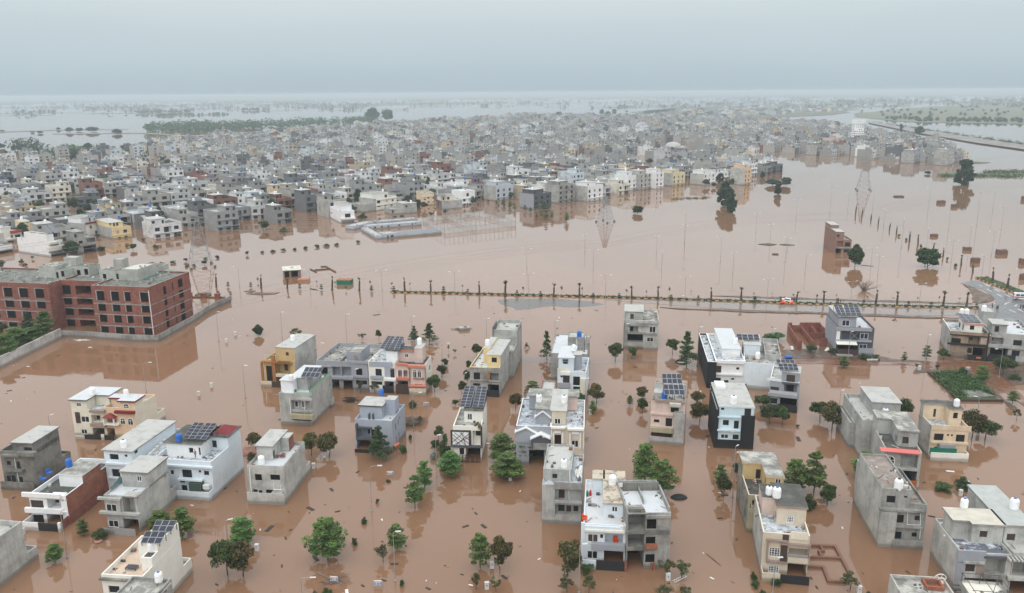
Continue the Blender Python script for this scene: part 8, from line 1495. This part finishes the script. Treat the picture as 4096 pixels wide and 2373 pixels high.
# lattice pylons
def pylon(crop,x,y,ty,wpx,label,k):
  p=G(crop,x,y);h=HT(p,crop,x,ty);w=wpx/CROPS[crop][2]/FPX*(p-CAM).length*.72;o=empty('pylon',p,.5+k*.4,label,'pylon','power line pylons');lt=MB();n=9
  def R(z): f=z/h;return w/2*(1-f)**1.1+.5+.2*(1-f)
  zs=[h*(1-(1-i/n)**1.35)*.97 for i in range(n+1)];C=((1,1),(-1,1),(-1,-1),(1,-1));th=.10
  for i in range(n):
    a,b=R(zs[i]),R(zs[i+1])
    for j in range(4):
      c,d=C[j],C[(j+1) % 4];lt.tube([(c[0]*a,c[1]*a,zs[i]-(.8 if not i else 0)),(c[0]*b,c[1]*b,zs[i+1])],th,4);lt.tube([(c[0]*a,c[1]*a,zs[i]),(d[0]*b,d[1]*b,zs[i+1])],th*.6,3);lt.tube([(d[0]*a,d[1]*a,zs[i]),(c[0]*b,c[1]*b,zs[i+1])],th*.6,3);lt.tube([(c[0]*b,c[1]*b,zs[i+1]),(d[0]*b,d[1]*b,zs[i+1])],th*.6,3)
  lt.build('lattice',M('galvd'),o)
  for f in (.74,.84,.94):
    a=MB();z=h*f;L=h*.115;r_=R(z)
    for s in (1,-1):
      for yy in (-r_,r_): a.tube([(s*r_,yy,z),(s*(L+r_),0,z+.1)],.09,3);a.tube([(s*r_,yy,z+h*.035),(s*(L+r_),0,z+.1)],.07,3)
      a.tube([(s*(L+r_),0,z),(s*(L+r_),0,z-1.2)],.09,4)
    a.build('cross_arm',M('galvd'),o)
  for c in C:
    q=MB();a=R(0);q.lathe([(.55,-.6),(.55,.7),(.4,.9)],8,(c[0]*a,c[1]*a,0));q.build('footing',M('dconc'),o)
pylon('R1',1962,405,-95,240,'tall lattice pylon behind the brick school',0);pylon('S7',2018,968,775,105,'lattice pylon standing in water at mid picture',1);pylon('S8',1437,692,462,92,'lattice pylon at right before the white block',2)
def mast(crop,x,y,ty,label,colours,w=1.0):
  p=G(crop,x,y);h=HT(p,crop,x,ty);o=empty('radio_mast',p,.3,label,'mast','radio masts');n=14
  for i in range(n):
    mb=MB();a,b=w*(1.5-i/n),w*(1.5-(i+1)/n);z0,z1=h*i/n-(1 if not i else 0),h*(i+1)/n;C=((1,1),(-1,1),(-1,-1),(1,-1))
    for j in range(4):
      c,d=C[j],C[(j+1) % 4];mb.tube([(c[0]*a,c[1]*a,z0),(c[0]*b,c[1]*b,z1)],.16,3);mb.tube([(c[0]*a,c[1]*a,z0),(d[0]*b,d[1]*b,z1)],.1,3)
    mb.build('mast_section',M(colours[i % len(colours)]),o)
plain('redp2',(.5,.16,.13),.6)
mast('S6',1625,505,245,'red and white radio mast in the left of town',('redp2','lamphead'),1.2);mast('S8',98,400,262,'thin grey radio mast beside the domed hall',('galvd',),1.0)
def cables(a,b,ha,hb,label):
  o=empty('power_line',a,0,label,'power line','power lines');d=b-a;n=Vector((-d.y,d.x,0)).normalized();mb=MB()
  for off in (-4.5,4.5,-3.2,3.2):
    z0,z1=(ha*.74,hb*.74) if abs(off) > 4 else (ha*.92,hb*.92);mb.tube([tuple(d*t+n*off+Vector((0,0,z0*(1-t)+z1*t-d.length*.09*t*(1-t)))) for t in [k/16 for k in range(17)]],.045,3)
  mb.build('cable',M('galvd'),o)
PA,PB,PC=G('R1',1962,405),G('S7',2018,968),G('S8',1437,692);HA,HB,HC=HT(PA,'R1',1962,-95),HT(PB,'S7',2018,775),HT(PC,'S8',1437,462)
cables(PA,PB,HA,HB,'sagging cables between the left and middle pylons');cables(PB,PC,HB,HC,'sagging cables between the middle and right pylons');cables(PC,PC+(PC-PB).normalized()*420,HC,HC,'cables running off right from the right pylon');cables(PA,PA+(PA-PB).normalized()*420,HA,HA,'cables running off left from the left pylon')
# number signs
def sign(crop,x,y,ty,txt,label,wm=1.25,z=None,rz=0):
  p=G(crop,x,y);h=max(1.0,HT(p,crop,x,ty));o=empty('number_sign',p,rz,label,'sign','blue number signs');b=MB();w=wm/2;b0=h-wm*.62;b.box(-w,w,-.04,.04,b0,h);b.build('board',M('swhite'),o)
  f=MB();f.box(-w*.86,w*.86,-.055,-.041,b0+wm*.06,h-wm*.2);f.build('blue_field',M('sblue'),o);s=MB();s.box(-w*.95,w*.95,-.055,-.041,h-wm*.14,h-wm*.02);s.build('orange_strip',M('sorange'),o)
  t=bpy.data.curves.new('digits','FONT');t.body=txt;t.size=wm*.42;t.align_x='CENTER';t.extrude=.01;t.offset=.015;to=bpy.data.objects.new('digits',t);COL.objects.link(to);dg=bpy.context.evaluated_depsgraph_get();me=bpy.data.meshes.new_from_object(to.evaluated_get(dg));bpy.data.objects.remove(to);me.materials.clear();me.materials.append(M('swhite'));d=link('digits',me,o,(0,-.075,b0+wm*.11));d.rotation_euler=(pi/2,0,0)
  for s_ in (-1,1): q=MB();q.tube([(s_*w*.97,0,-.4),(s_*w*.97,0,h-.1)],.05,5);q.build('post',M('galv'),o)
sign('S2',1549,362,320,'577','blue number sign on posts right of the arm lamp');sign('S2',1025,1360,1303,'530','blue number sign beside the fallen pole, tilted',rz=-.15);sign('S2',1436,1402,1342,'560','blue number sign at the bottom edge centre');sign('R6',1716,912,883,'511','small blue number sign low in water by the ball bush',1.3);sign('V6',500,240,212,'571','blue street sign on the muddy pavement by the weed plot',1.3)
# white utility boxes
def ubox():
  o=empty('utility_box',(0,0,-900));b=MB();b.box(-.45,.45,-.3,.3,-.3,1.35);b.build('cabinet',M('ceramicw'),o);t=MB();t.box(-.5,.5,-.35,.35,1.35,1.45);t.build('cap',M('lamphead'),o);d=MB();d.box(-.4,.4,-.315,-.301,.2,1.25);d.build('door',M('lamphead'),o);q=MB();q.box(-.15,.1,-.33,-.316,.75,1.0);q.build('meter',M('dmetal'),o);return o
plain('ceramicw',(.66,.66,.63),.6);UB=ubox();first=True
for (c,x,y,l) in (('R5',2060,242,'right of two in open water'),('R5',1937,325,'left of two in open water'),('R1',2206,1145,'right of the school yard wall'),('R1',2292,1075,'beside a tuft right of the school'),('S2',832,292,'with a bush at the pale house corner'),('S2',302,1060,'beside the brown-topped tree at bottom left'),('S2',932,190,'between the brown-leaved pair'),('S3',393,1225,'between green and brown trees at bottom centre'),('S3',346,1420,'lowest at the bottom centre'),('S3',565,402,'under the wide green tree cluster'),('S3',2043,1338,'by the unfinished open-floored house'),('R8',1557,762,'on the muddy roadside near the weed plot'),('S5',1022,722,'alone below the cream house'),('V2',430,702,'at the bottom edge near the foundation walls'),('S1',260,805,'beside the white low wall bottom left'),('R7',878,992,'under the small bright green tree'),('V6',615,1000,'between the dark trees right of cream house')):
  p=G(c,x,y);o=UB if first else dup(UB,p);first=False;o.location=p;o.rotation_euler=(0,0,x*.01 % .5-.25);o.scale=(.68,.68,.8);tag(o,'white utility box ' + l,'utility box','white utility boxes')
# brick stacks left in the water
plain('stackb',(.17,.105,.08),.9)
def bstack(c,x,y,w,hgt,label,mat='stackb',net=False):
  p=G(c,x,y);r=random.Random(int(x));mb=MB();w *= .66;hgt *= .9;d=w*.6
  if net: n_=MB();n_.hexa([(-w/2,-d/2,-.3),(w/2,-d/2,-.3),(w/2,d/2,-.3),(-w/2,d/2,-.3),(-w/2-.1,-d/2,hgt*.9),(w/2+.15,-d/2,hgt),(w/2+.1,d/2,hgt*.95),(-w/2,d/2,hgt)])
  nx=int(w/.8);k=0
  for i in range(nx):
    for j in range(3):
      h=hgt*(r.uniform(.85,1.05) if not net else r.uniform(1.0,1.15));x0=-w/2+i*w/nx;y0=-d/2+j*d/3;e=.02;mb.box(x0+e,x0+w/nx-e,y0+e,y0+d/3-e,-.3,h)
  o=empty('brick_stack',p,(x*.013) % .6-.2,label,'brick stack','brick stacks in the water');mb.build('bricks',M(mat),o)
  if net: n_.build('green_net',M('greennet'),o)
for q in (('R4',1692,108,5,1.6,'brick stack standing farthest up beside the diagonal palms'),('R4',1995,234,5,1.7,'brick stack right of the round tree, in the upper row'),('R4',2312,268,6.5,2.2,'largest brick stack near the right edge'),('R4',2070,345,5.2,2.4,'tall brick stack above the leafy palm'),('R4',2505,355,4,2.4,'brick stack cut by the right edge, upper'),('R4',2508,500,3.6,2.4,'brick stack cut by the right edge, lower'),('S8',1960,782,7,2.2,'brown brick stack far right in open water'),('S8',2048,808,5,2.2,'brown brick stack below the lone tall tree'),('S8',768,552,26,6.5,'flat-topped brick shed shell beyond the town tip'),('S8',1675,738,9,1.0,'low dark heap right of the far pylon','darksoil'),('R4',232,272,4,.5,'low dark heap in the open water','darksoil'),('S8',2515,760,4,3,'brick stack at the far right edge')): bstack(*q)
plain('orangeb',(.42,.2,.12),.9)
bstack('R2',925,572,8.4,1.9,'brick stack wrapped in bright green net behind the median','orangeb',True);bstack('R2',525,548,6.8,1.1,'low orange brick heap beside the small brick room','orangeb')
# ================================================================ people, vehicles, debris
def skinmesh(name,verts,edges,mat,parent,lev=1):
  me=bpy.data.meshes.new(name);me.from_pydata([v[:3] for v in verts],edges,[]);me.materials.append(M(mat));o=link(name,me,parent)
  sk=o.modifiers.new('skin','SKIN');sk.use_smooth_shade=True;L_=me.skin_vertices[0].data
  for i,v in enumerate(verts): L_[i].radius=(v[3],v[4] if len(v) > 4 else v[3]);L_[i].use_root=(i == 0)
  ss=o.modifiers.new('sub','SUBSURF');ss.levels=lev;ss.render_levels=lev;return o
def person_proto(pose,top,trous,vest=None):
  o=empty('person',(0,0,-1000));st={'stand': (.08,-.08),'walk': (.32,-.30),'stoop': (.14,-.14)}[pose];lean=.32 if pose == 'stoop' else .05
  hip,chest,neck=(0,0,.92),(0,-lean*.8,1.32),(0,-lean*1.15,1.48);head=(0,-lean*1.35,1.63)
  V=[(*hip,.13,.1),(0,-lean*.4,1.12,.12,.095),(*chest,.155,.1),(*neck,.05),(*head,.085,.1),(0,head[1],1.74,.06,.07)];E=[(0,1),(1,2),(2,3),(3,4),(4,5)];leg=[]
  for s,f in ((1,st[0]),(-1,st[1])):
    i=len(V);V += [(.09*s,0,.86,.085),(.1*s,-f*.55-.03,.48,.06),(.1*s,-f,.09,.042),(.1*s,-f-.13,.04,.035)];E += [(0,i),(i,i+1),(i+1,i+2),(i+2,i+3)]
    j=len(V);sw=-f*.8;V += [(.2*s,chest[1],1.36,.06),(.25*s,chest[1]-sw*.3-.02,1.1,.045),(.24*s,chest[1]-sw*.6-.12-lean*.3,.88-lean*.2,.034),(.24*s,chest[1]-sw*.7-.16-lean*.3,.8-lean*.2,.03)];E += [(2,j),(j,j+1),(j+1,j+2),(j+2,j+3)]
  skinmesh('body',V,E,'skin',o)
  T_=[(*hip,.15,.12),(0,-lean*.4,1.12,.14,.112),(*chest,.178,.12)];TE_=[(0,1),(1,2)]
  for s,k in ((1,10),(-1,18)): i=len(T_);T_ += [(V[k][0],V[k][1],V[k][2],.076),(V[k+1][0],V[k+1][1],V[k+1][2],.06)];TE_ += [(2,i),(i,i+1)]
  skinmesh('shirt',T_,TE_,top,o);P_=[(0,0,.95,.155,.125)];PE=[]
  for k in (6,14): i=len(P_);P_ += [(*V[k][:3],.102),(*V[k+1][:3],.078),(V[k+2][0],V[k+2][1],.14,.058)];PE += [(0,i),(i,i+1),(i+1,i+2)]
  skinmesh('trousers',P_,PE,trous,o);h=MB();h.lathe([(.085,-.02),(.105,.05),(.09,.13),(.04,.165)],8,(0,head[1]+.025,1.62));h.build('hair',M('hair'),o)
  if vest: skinmesh('vest',[(0,-lean*.25,1.0,.17,.14),(0,-lean*.6,1.2,.175,.14),(chest[0],chest[1],1.36,.17,.135)],[(0,1),(1,2)],vest,o)
  return o
PP={};PUS=set()
def person(p,kind,rz,label,s=1.0):
  if kind not in PP: PP[kind]={'ov': lambda: person_proto('stand','blackc','trous','orangev'),'ow': lambda: person_proto('walk','blackc','trous','orangev'),'d': lambda: person_proto('stand','blackc','trous'),'dw': lambda: person_proto('walk','blackc','trous'),'ds': lambda: person_proto('stoop','blackc','trous'),'r': lambda: person_proto('stand','redp','trous')}[kind]()
  o=PP[kind] if kind not in PUS else dup(PP[kind],p);PUS.add(kind);o.location=p;o.rotation_euler=(0,0,rz);o.scale=(s,)*3;tag(o,label,'person','people on the boulevard' if kind != 'r' else None)
def at(c,x,y,z): return G(c,x,y,z)
for (x,y,k,rz,l) in ((625,468,'ds',2.0,'person in dark clothes stooping behind the white car'),(692,470,'ov',1.2,'person in orange vest standing behind the white car'),(742,466,'d',2.6,'person in dark clothes right of the orange vest'),(780,448,'d',4.0,'person in dark clothes beside the palm trunk'),(447,445,'ov',.3,'person in orange vest at the side of white car'),(1455,497,'ow',1.5,'person in orange vest walking alone past two palms'),(2142,492,'dw',1.5,'person in dark clothes walking behind a clipped tree'),(2212,517,'ow',1.4,'person in orange vest walking behind the solar canopy')): person(at('K2',x,y,.06),k,rz,l,1.05)
for (x,y,k,rz,l) in ((772,1285,'d',3.6,'person in dark clothes leaning near the end of the median'),(968,1372,'d',3.0,'person in grey-black clothes, left of two at the median end'),(1020,1352,'d',3.3,'person in dark clothes, right of two at the median end'),(2030,1312,'d',.4,'person in dark olive clothes on the asphalt near right edge'),(2140,1312,'d',5.5,'person in dark clothes, middle of three near right edge'),(2192,1320,'ds',1.0,'person in dark clothes at the extreme right edge')): person(at('K1',x,y,.08),k,rz,l,1.02)
person(ROOFMAN[0],'r',ROOFMAN[1]+2.5,'person in red shirt standing on the white roof terrace',1.0)
for i,(x,y,n,l) in enumerate(((430,512,9,'heap of orange life vests on the kerb, larger one'),(650,522,5,'heap of orange life vests on the kerb, smaller one'))):
  p=at('K2',x,y,.3);r=random.Random(i);mb=MB()
  for k in range(n): a,b,z=r.gauss(0,.5),r.gauss(0,.3),r.uniform(0,.7)*(1-.3*(n < 6));mb.lathe([(.18,0),(.32,.1),(.3,.3),(.1,.42)],7,(a,b,z),sx=1.3)
  o=mb.build('life_vests',M('orangev'));o.location=p;tag(o,l,'life vests','life vest heaps');o['kind']='stuff'
def wheel(parent,x,y,r=.33,w=.22):
  t=MB();n=14;sd=1 if y > 0 else -1
  for k in range(n): a,b=2*pi*k/n,2*pi*(k+1)/n;c,d=Vector((x+r*cos(a),y,r+r*sin(a))),Vector((x+r*cos(b),y,r+r*sin(b)));u=Vector((0,-sd*w,0));t.quad(c,d,d+u,c+u);m_=Vector((x,y,r));t.quad(c,d,m_.lerp(d,.62),m_.lerp(c,.62))
  wl=t.build('wheel',M('blackc'),parent);q=MB();q.poly([(x+r*.62*cos(2*pi*k/n),y+sd*.004,r+r*.62*sin(2*pi*k/n)) for k in range(n)]);q.build('rim',M('metal'),wl)
def loft(sections,mats,name,parent):
  # sections: list of (x, half-width bottom, half-width top, z0, z1)
  mb=MB()
  for a,b in zip(sections,sections[1:]):
    A=[(a[0],-a[1],a[3]),(a[0],a[1],a[3]),(a[0],a[2],a[4]),(a[0],-a[2],a[4])];B=[(b[0],-b[1],b[3]),(b[0],b[1],b[3]),(b[0],b[2],b[4]),(b[0],-b[2],b[4])]
    for k in range(4): mb.quad(A[k],A[(k+1) % 4],B[(k+1) % 4],B[k])
  for s in (sections[0],sections[-1]): mb.quad((s[0],-s[1],s[3]),(s[0],s[1],s[3]),(s[0],s[2],s[4]),(s[0],-s[2],s[4]))
  return mb.build(name,mats,parent)
def VAN():
  p=G('K1',1740,880,.09);q=G('K1',2160,902,.09);d=q-p;rz=math.atan2(d.y,d.x);o=empty('minibus',p,rz,'white minibus with red side stripe and orange rear, cut by right edge','minibus');L_=5.4
  o.scale=(1.02,1.02,1.02)
  # x runs from the rear bumper to the nose; near side is -y
  o.location=p - Vector((-sin(rz),cos(rz),0))*(-.85)
  loft([(0,.86,.82,.42,1.0),(.04,.88,.86,.38,1.15),(.12,.88,.70,.38,2.15),(.35,.88,.72,.38,2.28),(3.7,.88,.72,.38,2.30),(4.1,.88,.70,.38,2.2),(4.9,.88,.8,.38,1.2),(5.3,.82,.78,.42,1.0),(5.4,.78,.74,.48,.9)],[M('swhite')],'body',o)
  st=MB()
  for s in (-1,1): st.hexa([(.5,s*.885,.72),(5.1,s*.885,.72),(5.1,s*.86,.73),(.5,s*.86,.73),(.5,s*.892,1.08),(5.1,s*.892,1.0),(5.1,s*.86,1.0),(.5,s*.86,1.08)])
  st.build('stripe',M('redp'),o);rp=MB();rp.hexa([(-.03,-.84,.5),(.6,-.895,.55),(.6,.895,.55),(-.03,.84,.5),(.0,-.83,1.12),(.55,-.9,1.14),(.55,.9,1.14),(.0,.83,1.12)]);rp.build('rear_panel',M('orange'),o)
  for s in (-1,1):
    for k,(a,b) in enumerate(((.55,1.75),(1.9,3.0),(3.15,4.1))):
      w=MB();y0,y1=s*.80,s*.745;w.hexa([(a,y0*1.04,1.28),(b,y0*1.04,1.28),(b,y0*.97,1.28),(a,y0*.97,1.28),(a+.05,y1*1.035,1.92),(b-.05,y1*1.035,1.92),(b-.05,y1*.96,1.92),(a+.05,y1*.96,1.92)]);w.build('window',M('vanglass'),o)
    wheel(o,1.0,s*.89);wheel(o,4.2,s*.89)
  w=MB();w.hexa([(.03,-.62,1.35),(.03,.62,1.35),(.12,.62,1.35),(.12,-.62,1.35),(.075,-.56,1.95),(.075,.56,1.95),(.16,.56,1.95),(.16,-.56,1.95)]);w.build('rear_window',M('glass'),o);k=MB();k.box(1.2,3.6,-.5,.5,2.3,2.38);k.build('roof_rack',M('lamphead'),o)
plain('vanglass',(.03,.1,.14),.25);VAN()
def CAR():
  p=G('K2',495,462,.08);o=empty('car',p,2.55,'white car with rear hatch tilted beside the life vests','car');o.rotation_euler=(0,rad(-4),2.6)
  loft([(-2.1,.78,.7,.45,.85),(-2.0,.85,.78,.32,.95),(-1.9,.86,.72,.3,1.02),(-1.5,.86,.6,.3,1.5),(.2,.86,.6,.3,1.52),(.95,.86,.74,.3,1.0),(1.9,.82,.74,.32,.88),(2.1,.75,.7,.42,.7)],[M('swhite')],'body',o)
  for s in (-1,1):
    w=MB();w.hexa([(-1.5,s*.76,1.03),(.55,s*.76,1.03),(.55,s*.7,1.03),(-1.5,s*.7,1.03),(-1.35,s*.635,1.42),(.15,s*.635,1.42),(.15,s*.58,1.42),(-1.35,s*.58,1.42)]);w.build('window',M('glass'),o);wheel(o,-1.3,s*.86,.3);wheel(o,1.3,s*.86,.3)
    t=MB();t.box(-2.09,-1.98,s*.6-.15,s*.6+.15,.72,.92);t.build('tail_light',M('redp'),o)
  w=MB();w.hexa([(-1.93,-.6,1.03),(-1.93,.6,1.03),(-1.85,.6,1.03),(-1.85,-.6,1.03),(-1.58,-.52,1.42),(-1.58,.52,1.42),(-1.5,.52,1.42),(-1.5,-.52,1.42)]);w.build('rear_window',M('glass'),o)
CAR()
def BIKE():
  p=G('R3',262,1200);o=empty('motorcycle',p,.4,'dark motorcycle pushing through shallow water behind the houses','motorcycle')
  for x in (-.62,.62):
    t=MB();t.tube([(x+.3*cos(a*pi/8),0,.3+.3*sin(a*pi/8)) for a in range(17)],.05,5);t.build('wheel',M('blackc'),o)
  b=MB();b.tube([(-.62,0,.3),(-.2,0,.55),(.35,0,.75),(.62,0,.3)],.06,5);b.build('frame',M('dmetal'),o);b=MB();b.lathe([(.1,0),(.17,.1),(.1,.22)],8,(.15,0,.68),sx=1.8);b.build('tank',M('redp'),o);b=MB();b.box(-.65,.0,-.13,.13,.74,.84);b.build('seat',M('blackc'),o);b=MB();b.tube([(.42,-.33,1.05),(.45,0,1.0),(.42,.33,1.05)],.025,4);b.build('handlebar',M('dmetal'),o)
  for i,x in enumerate((-.05,-.45)):
    q=empty('person',p+Vector((x*cos(.4),x*sin(.4),0)),.4+pi/2,['person in black riding the motorcycle through the water','person in dark clothes riding pillion on the motorcycle'][i],'person')
    V=[(0,0,.92,.14,.12),(0,-.06,1.15,.13,.1),(0,-.1,1.36,.16,.11),(0,-.1,1.5,.05),(0,-.12,1.64,.09,.1),(0,-.12,1.74,.06)];E=[(0,1),(1,2),(2,3),(3,4),(4,5)]
    for s in (1,-1): k=len(V);V += [(.12*s,-.05,.88,.09),(.2*s,-.42,.8,.07),(.2*s,-.36,.4,.05),(.2*s,-.48,.35,.04)];E += [(0,k),(k,k+1),(k+1,k+2),(k+2,k+3)];j=len(V);V += [(.2*s,-.1,1.4,.06),(.26*s,-.28,1.18,.05),(.26*s,-.5,1.06,.035),(.26*s,-.56,1.05,.03)];E += [(2,j),(j,j+1),(j+1,j+2),(j+2,j+3)]
    skinmesh('body',V,E,'skin',q);skinmesh('shirt',[(0,0,.95,.16,.135),(0,-.06,1.15,.15,.12),(0,-.1,1.36,.18,.13),(.2,-.1,1.4,.08),(.26,-.28,1.18,.065),(-.2,-.1,1.4,.08),(-.26,-.28,1.18,.065)],[(0,1),(1,2),(2,3),(3,4),(2,5),(5,6)],'blackc',q)
    skinmesh('trousers',[(0,0,.93,.16,.14),(.12,-.05,.88,.11),(.2,-.42,.8,.09),(.2,-.36,.45,.07),(-.12,-.05,.88,.11),(-.2,-.42,.8,.09),(-.2,-.36,.45,.07)],[(0,1),(1,2),(2,3),(0,4),(4,5),(5,6)],'trous',q);h=MB();h.lathe([(.09,-.02),(.11,.05),(.09,.13),(.04,.165)],8,(0,-.1,1.63));h.build('hair',M('hair'),q)
BIKE()
# floating debris and yard things
def twigs(c,x,y,n,L,label,name='branch_heap',mat='barkl',hz=.8,seed=1,sx=1.0):
  p=G(c,x,y);r=random.Random(seed);mb=MB()
  for k in range(n): a=r.gauss(.3,.6);b=Vector((cos(a)*sx,sin(a)*.6,r.uniform(-.05,.12)))*L*r.uniform(.3,.6);o_=Vector((r.gauss(0,L*.3)*sx,r.gauss(0,L*.2),r.uniform(0,hz)));mb.tube([tuple(o_-b),tuple(o_+b)],[.07,.03],4)
  o=mb.build(name,M(mat));o.location=p;return tag(o,label,'debris',kind='stuff')
twigs('R6',1565,1085,110,4.2,'heap of grey branches and leaves floating beside the lamp',seed=1,hz=1.3);twigs('R6',985,868,50,2.2,'dark rubble heap in water before the grey garage',mat='darkmud',seed=2,hz=1.0);twigs('R5',2400,890,40,5,'pile of pinkish poles floating between the white and pale houses',mat='ceramic',seed=3,hz=.5);twigs('S2',1020,1345,16,3.0,'rubbish raft around the tilted number sign',mat='barkl',seed=4,hz=.3);twigs('R2',2060,1020,40,2.8,'tangle of twigs around the sunken grey booth',seed=5,hz=.4)
T('R6',1655,1090,1010,80,'sparse','leafy branch end on the floating heap','debris branches')
def log(c,a,b,r,label,mat='barkl'):
  A,B=G(c,*a),G(c,*b);mb=MB();d=B-A;mb.tube([(0,0,.05),(d.x*.5,d.y*.5,.12),(d.x,d.y,.05)],[r,r*.9,r*.6],6);o=mb.build('floating_pole',M(mat));o.location=A;tag(o,label,'pole','floating poles')
log('S2',(855,1268),(1125,1392),.14,'long fallen pole floating by the tilted number sign');log('S4',(295,1092),(432,1205),.1,'bamboo pole floating left of the beige framed-window house');log('R2',(585,622),(660,637),.2,'short dark pole at the start of the median','darkmud');log('R4',(1020,370),(1140,382),.12,'thin pole floating right of the round tree');log('R7',(830,1240),(865,1215),.06,'thin stick leaning from the water right of the beige columned house')
p=G('S3',2145,565);mb=MB();r=random.Random(2);mb.lathe([(1.5,-.3),(1.3,.15),(.9,.45),(.4,.62),(.1,.66)],14,sx=1.15,sy=.8);o=mb.build('soil_mound',M('blackc'));o.location=p;tag(o,'dark mound breaking the water right of the two spreading trees','mound')
p=G('R2',2085,1022);o=empty('sunken_booth',p,.3,'sunken grey booth roof poking from the open water','booth');mb=MB();mb.box(-1.6,1.6,-1,1,-.4,.9);mb.build('shell',M('conc2'),o);mb=MB();mb.box(-.1,.9,-.4,.5,.9,.95);mb.build('hatch',M('hole_shade'),o)
p=G('R8',352,655,.12);mb=MB();mb.tube([(-.9,0,.45),(.9,0,.45)],.5,12);o=mb.build('barrel',M('tankb'));o.location=p;tag(o,'blue barrel lying on the muddy footpath','barrel')
for k in range(6): p=G('R8',1083+k*16.5,676,.12);mb=MB();mb.lathe([(.22,0),(.34,.45),(.36,.5)],10);o=mb.build('flower_pot',M('lamphead'));o.location=p;tag(o,f'white flower pot, {ORDW[k]} of six in a row by the awning house','flower pot','white flower pots')
for k,(x,y) in enumerate(((700,588),(712,572),(722,584),(388,575),(384,558))): p=G('R8',x,y,.12);mb=MB();mb.lathe([(.3,0),(.42,.22),(.35,.5),(.12,.6)],8,sx=1.2);o=mb.build('sack',M('cloth'));o.location=p;tag(o,['white sack left in the pile by the ruin corner','white sack on the back of the pile by ruin corner','white sack right in the pile by the ruin corner','white sack lying in front of the ruin','white sack behind the one before the ruin'][k],'sack','white sacks by the ruin')
P=G('V6',412,150,.1);o=empty('garden_frame',P,0,'wooden garden swing frame beside the black gate','garden frame');mb=MB()
for x in (-1.5,1.5):
  for y in (0,1.6): mb.tube([(x*1.1,y,-.2),(x,y,2.4)],.1,5)
mb.build('post',M('barkl'),o);mb=MB()
for y in (0,1.6): mb.box(-1.7,1.7,y-.1,y+.1,2.4,2.6)
for k in range(5): mb.box(-1.6+k*.8-.06,-1.6+k*.8+.06,-.2,1.8,2.6,2.7)
mb.build('top_frame',M('barkl'),o);mb=MB();mb.box(-1.2,1.2,.5,1.0,.6,.7);mb.build('bench',M('barkl'),o)
p=G('R7',1765,488);mb=MB();mb.tube([(1.5*cos(a*pi/12),1.5*sin(a*pi/12),.12) for a in range(25)],.2,7);o=mb.build('floating_ring',M('blackc'));o.location=p;tag(o,'black ring-shaped tube floating beside the tall tiered tree','ring')
p=G('S1',1105,885);mb=MB();mb.lathe([(.25,0),(.5,.25),(.55,.3),(.5,.28),(.2,.1)],12);o=mb.build('floating_bowl',M('ceramic'));o.location=p;o.rotation_euler=(.25,0,0);o.scale=(1.2,)*3;tag(o,'pink bowl floating below the grey gate','bowl')
A=[G('R6',*q) for q in ((1395,1345),(1440,1312),(1462,1325),(1420,1358))];mb=MB();mb.hexa([(*v.xy,.9) for v in A]+[(*v.xy,1.0) for v in A]);mb2=MB()
o=empty('canopy_sheet',A[0],0,'orange sheet canopy at the blue-grey house corner','canopy');c=MB();c.hexa([(*(v-A[0]).xy,1.1) for v in A]+[(*(v-A[0]).xy,1.2) for v in A]);c.build('sheet',M('orange'),o);c=MB();c.tube([(0,0,-.3),(0,0,1.1)],.05,5);c.tube([(*(A[2]-A[0]).xy,-.3),(*(A[2]-A[0]).xy,1.1)],.05,5);c.build('post',M('dmetal'),o)
p=G('S3',2165,1345);mb=MB()
for s in (0,.5): mb.tube([(-1.2,s,.1),(1.2,s+.1,.35)],.05,4)
for k in range(6): x=-1.1+k*.44;mb.tube([(x,0,.12+k*.04),(x,.55,.14+k*.04)],.04,4)
o=mb.build('ladder',M('lamphead'));o.location=p;o.rotation_euler=(0,0,.5);tag(o,'white ladder floating below the loose grey-green tree','ladder')
# silty rubbish by the yard wall
twigs('R1',790,1125,22,2.2,'pale litter floating along the school yard wall',mat='cloth',seed=9,hz=.1,name='litter');twigs('R1',880,1195,6,1.2,'few pale scraps floating below the litter',mat='cloth',seed=10,hz=.1,name='litter');twigs('R1',560,1275,6,.8,'small dark scrap floating left of the litter',mat='darkmud',seed=11,hz=.1,name='litter')

rnd=random.Random(31);mb=MB()
for k in range(420):
  x,y=rnd.uniform(0,4096),rnd.uniform(1180,2373);c=G('P',x,y,.02);s=rnd.uniform(.05,.22)*rnd.choice((.6,.6,1,1.6));a=rnd.uniform(0,3);v=Vector((cos(a),sin(a),0))*s*rnd.uniform(1,3.5);n=Vector((-v.y,v.x,0))*.35
  mb.hexa([c-v-n,c+v-n,c+v+n,c-v+n]+[p+Vector((0,0,.06)) for p in (c-v-n,c+v-n,c+v+n,c-v+n)],rnd.choice((0,0,0,1,2)))
tag(mb.build('floating_litter',[M('darkmud'),M('cloth'),M('barkl')]),'scattered twigs and litter drifting on the floodwater','litter',kind='stuff')
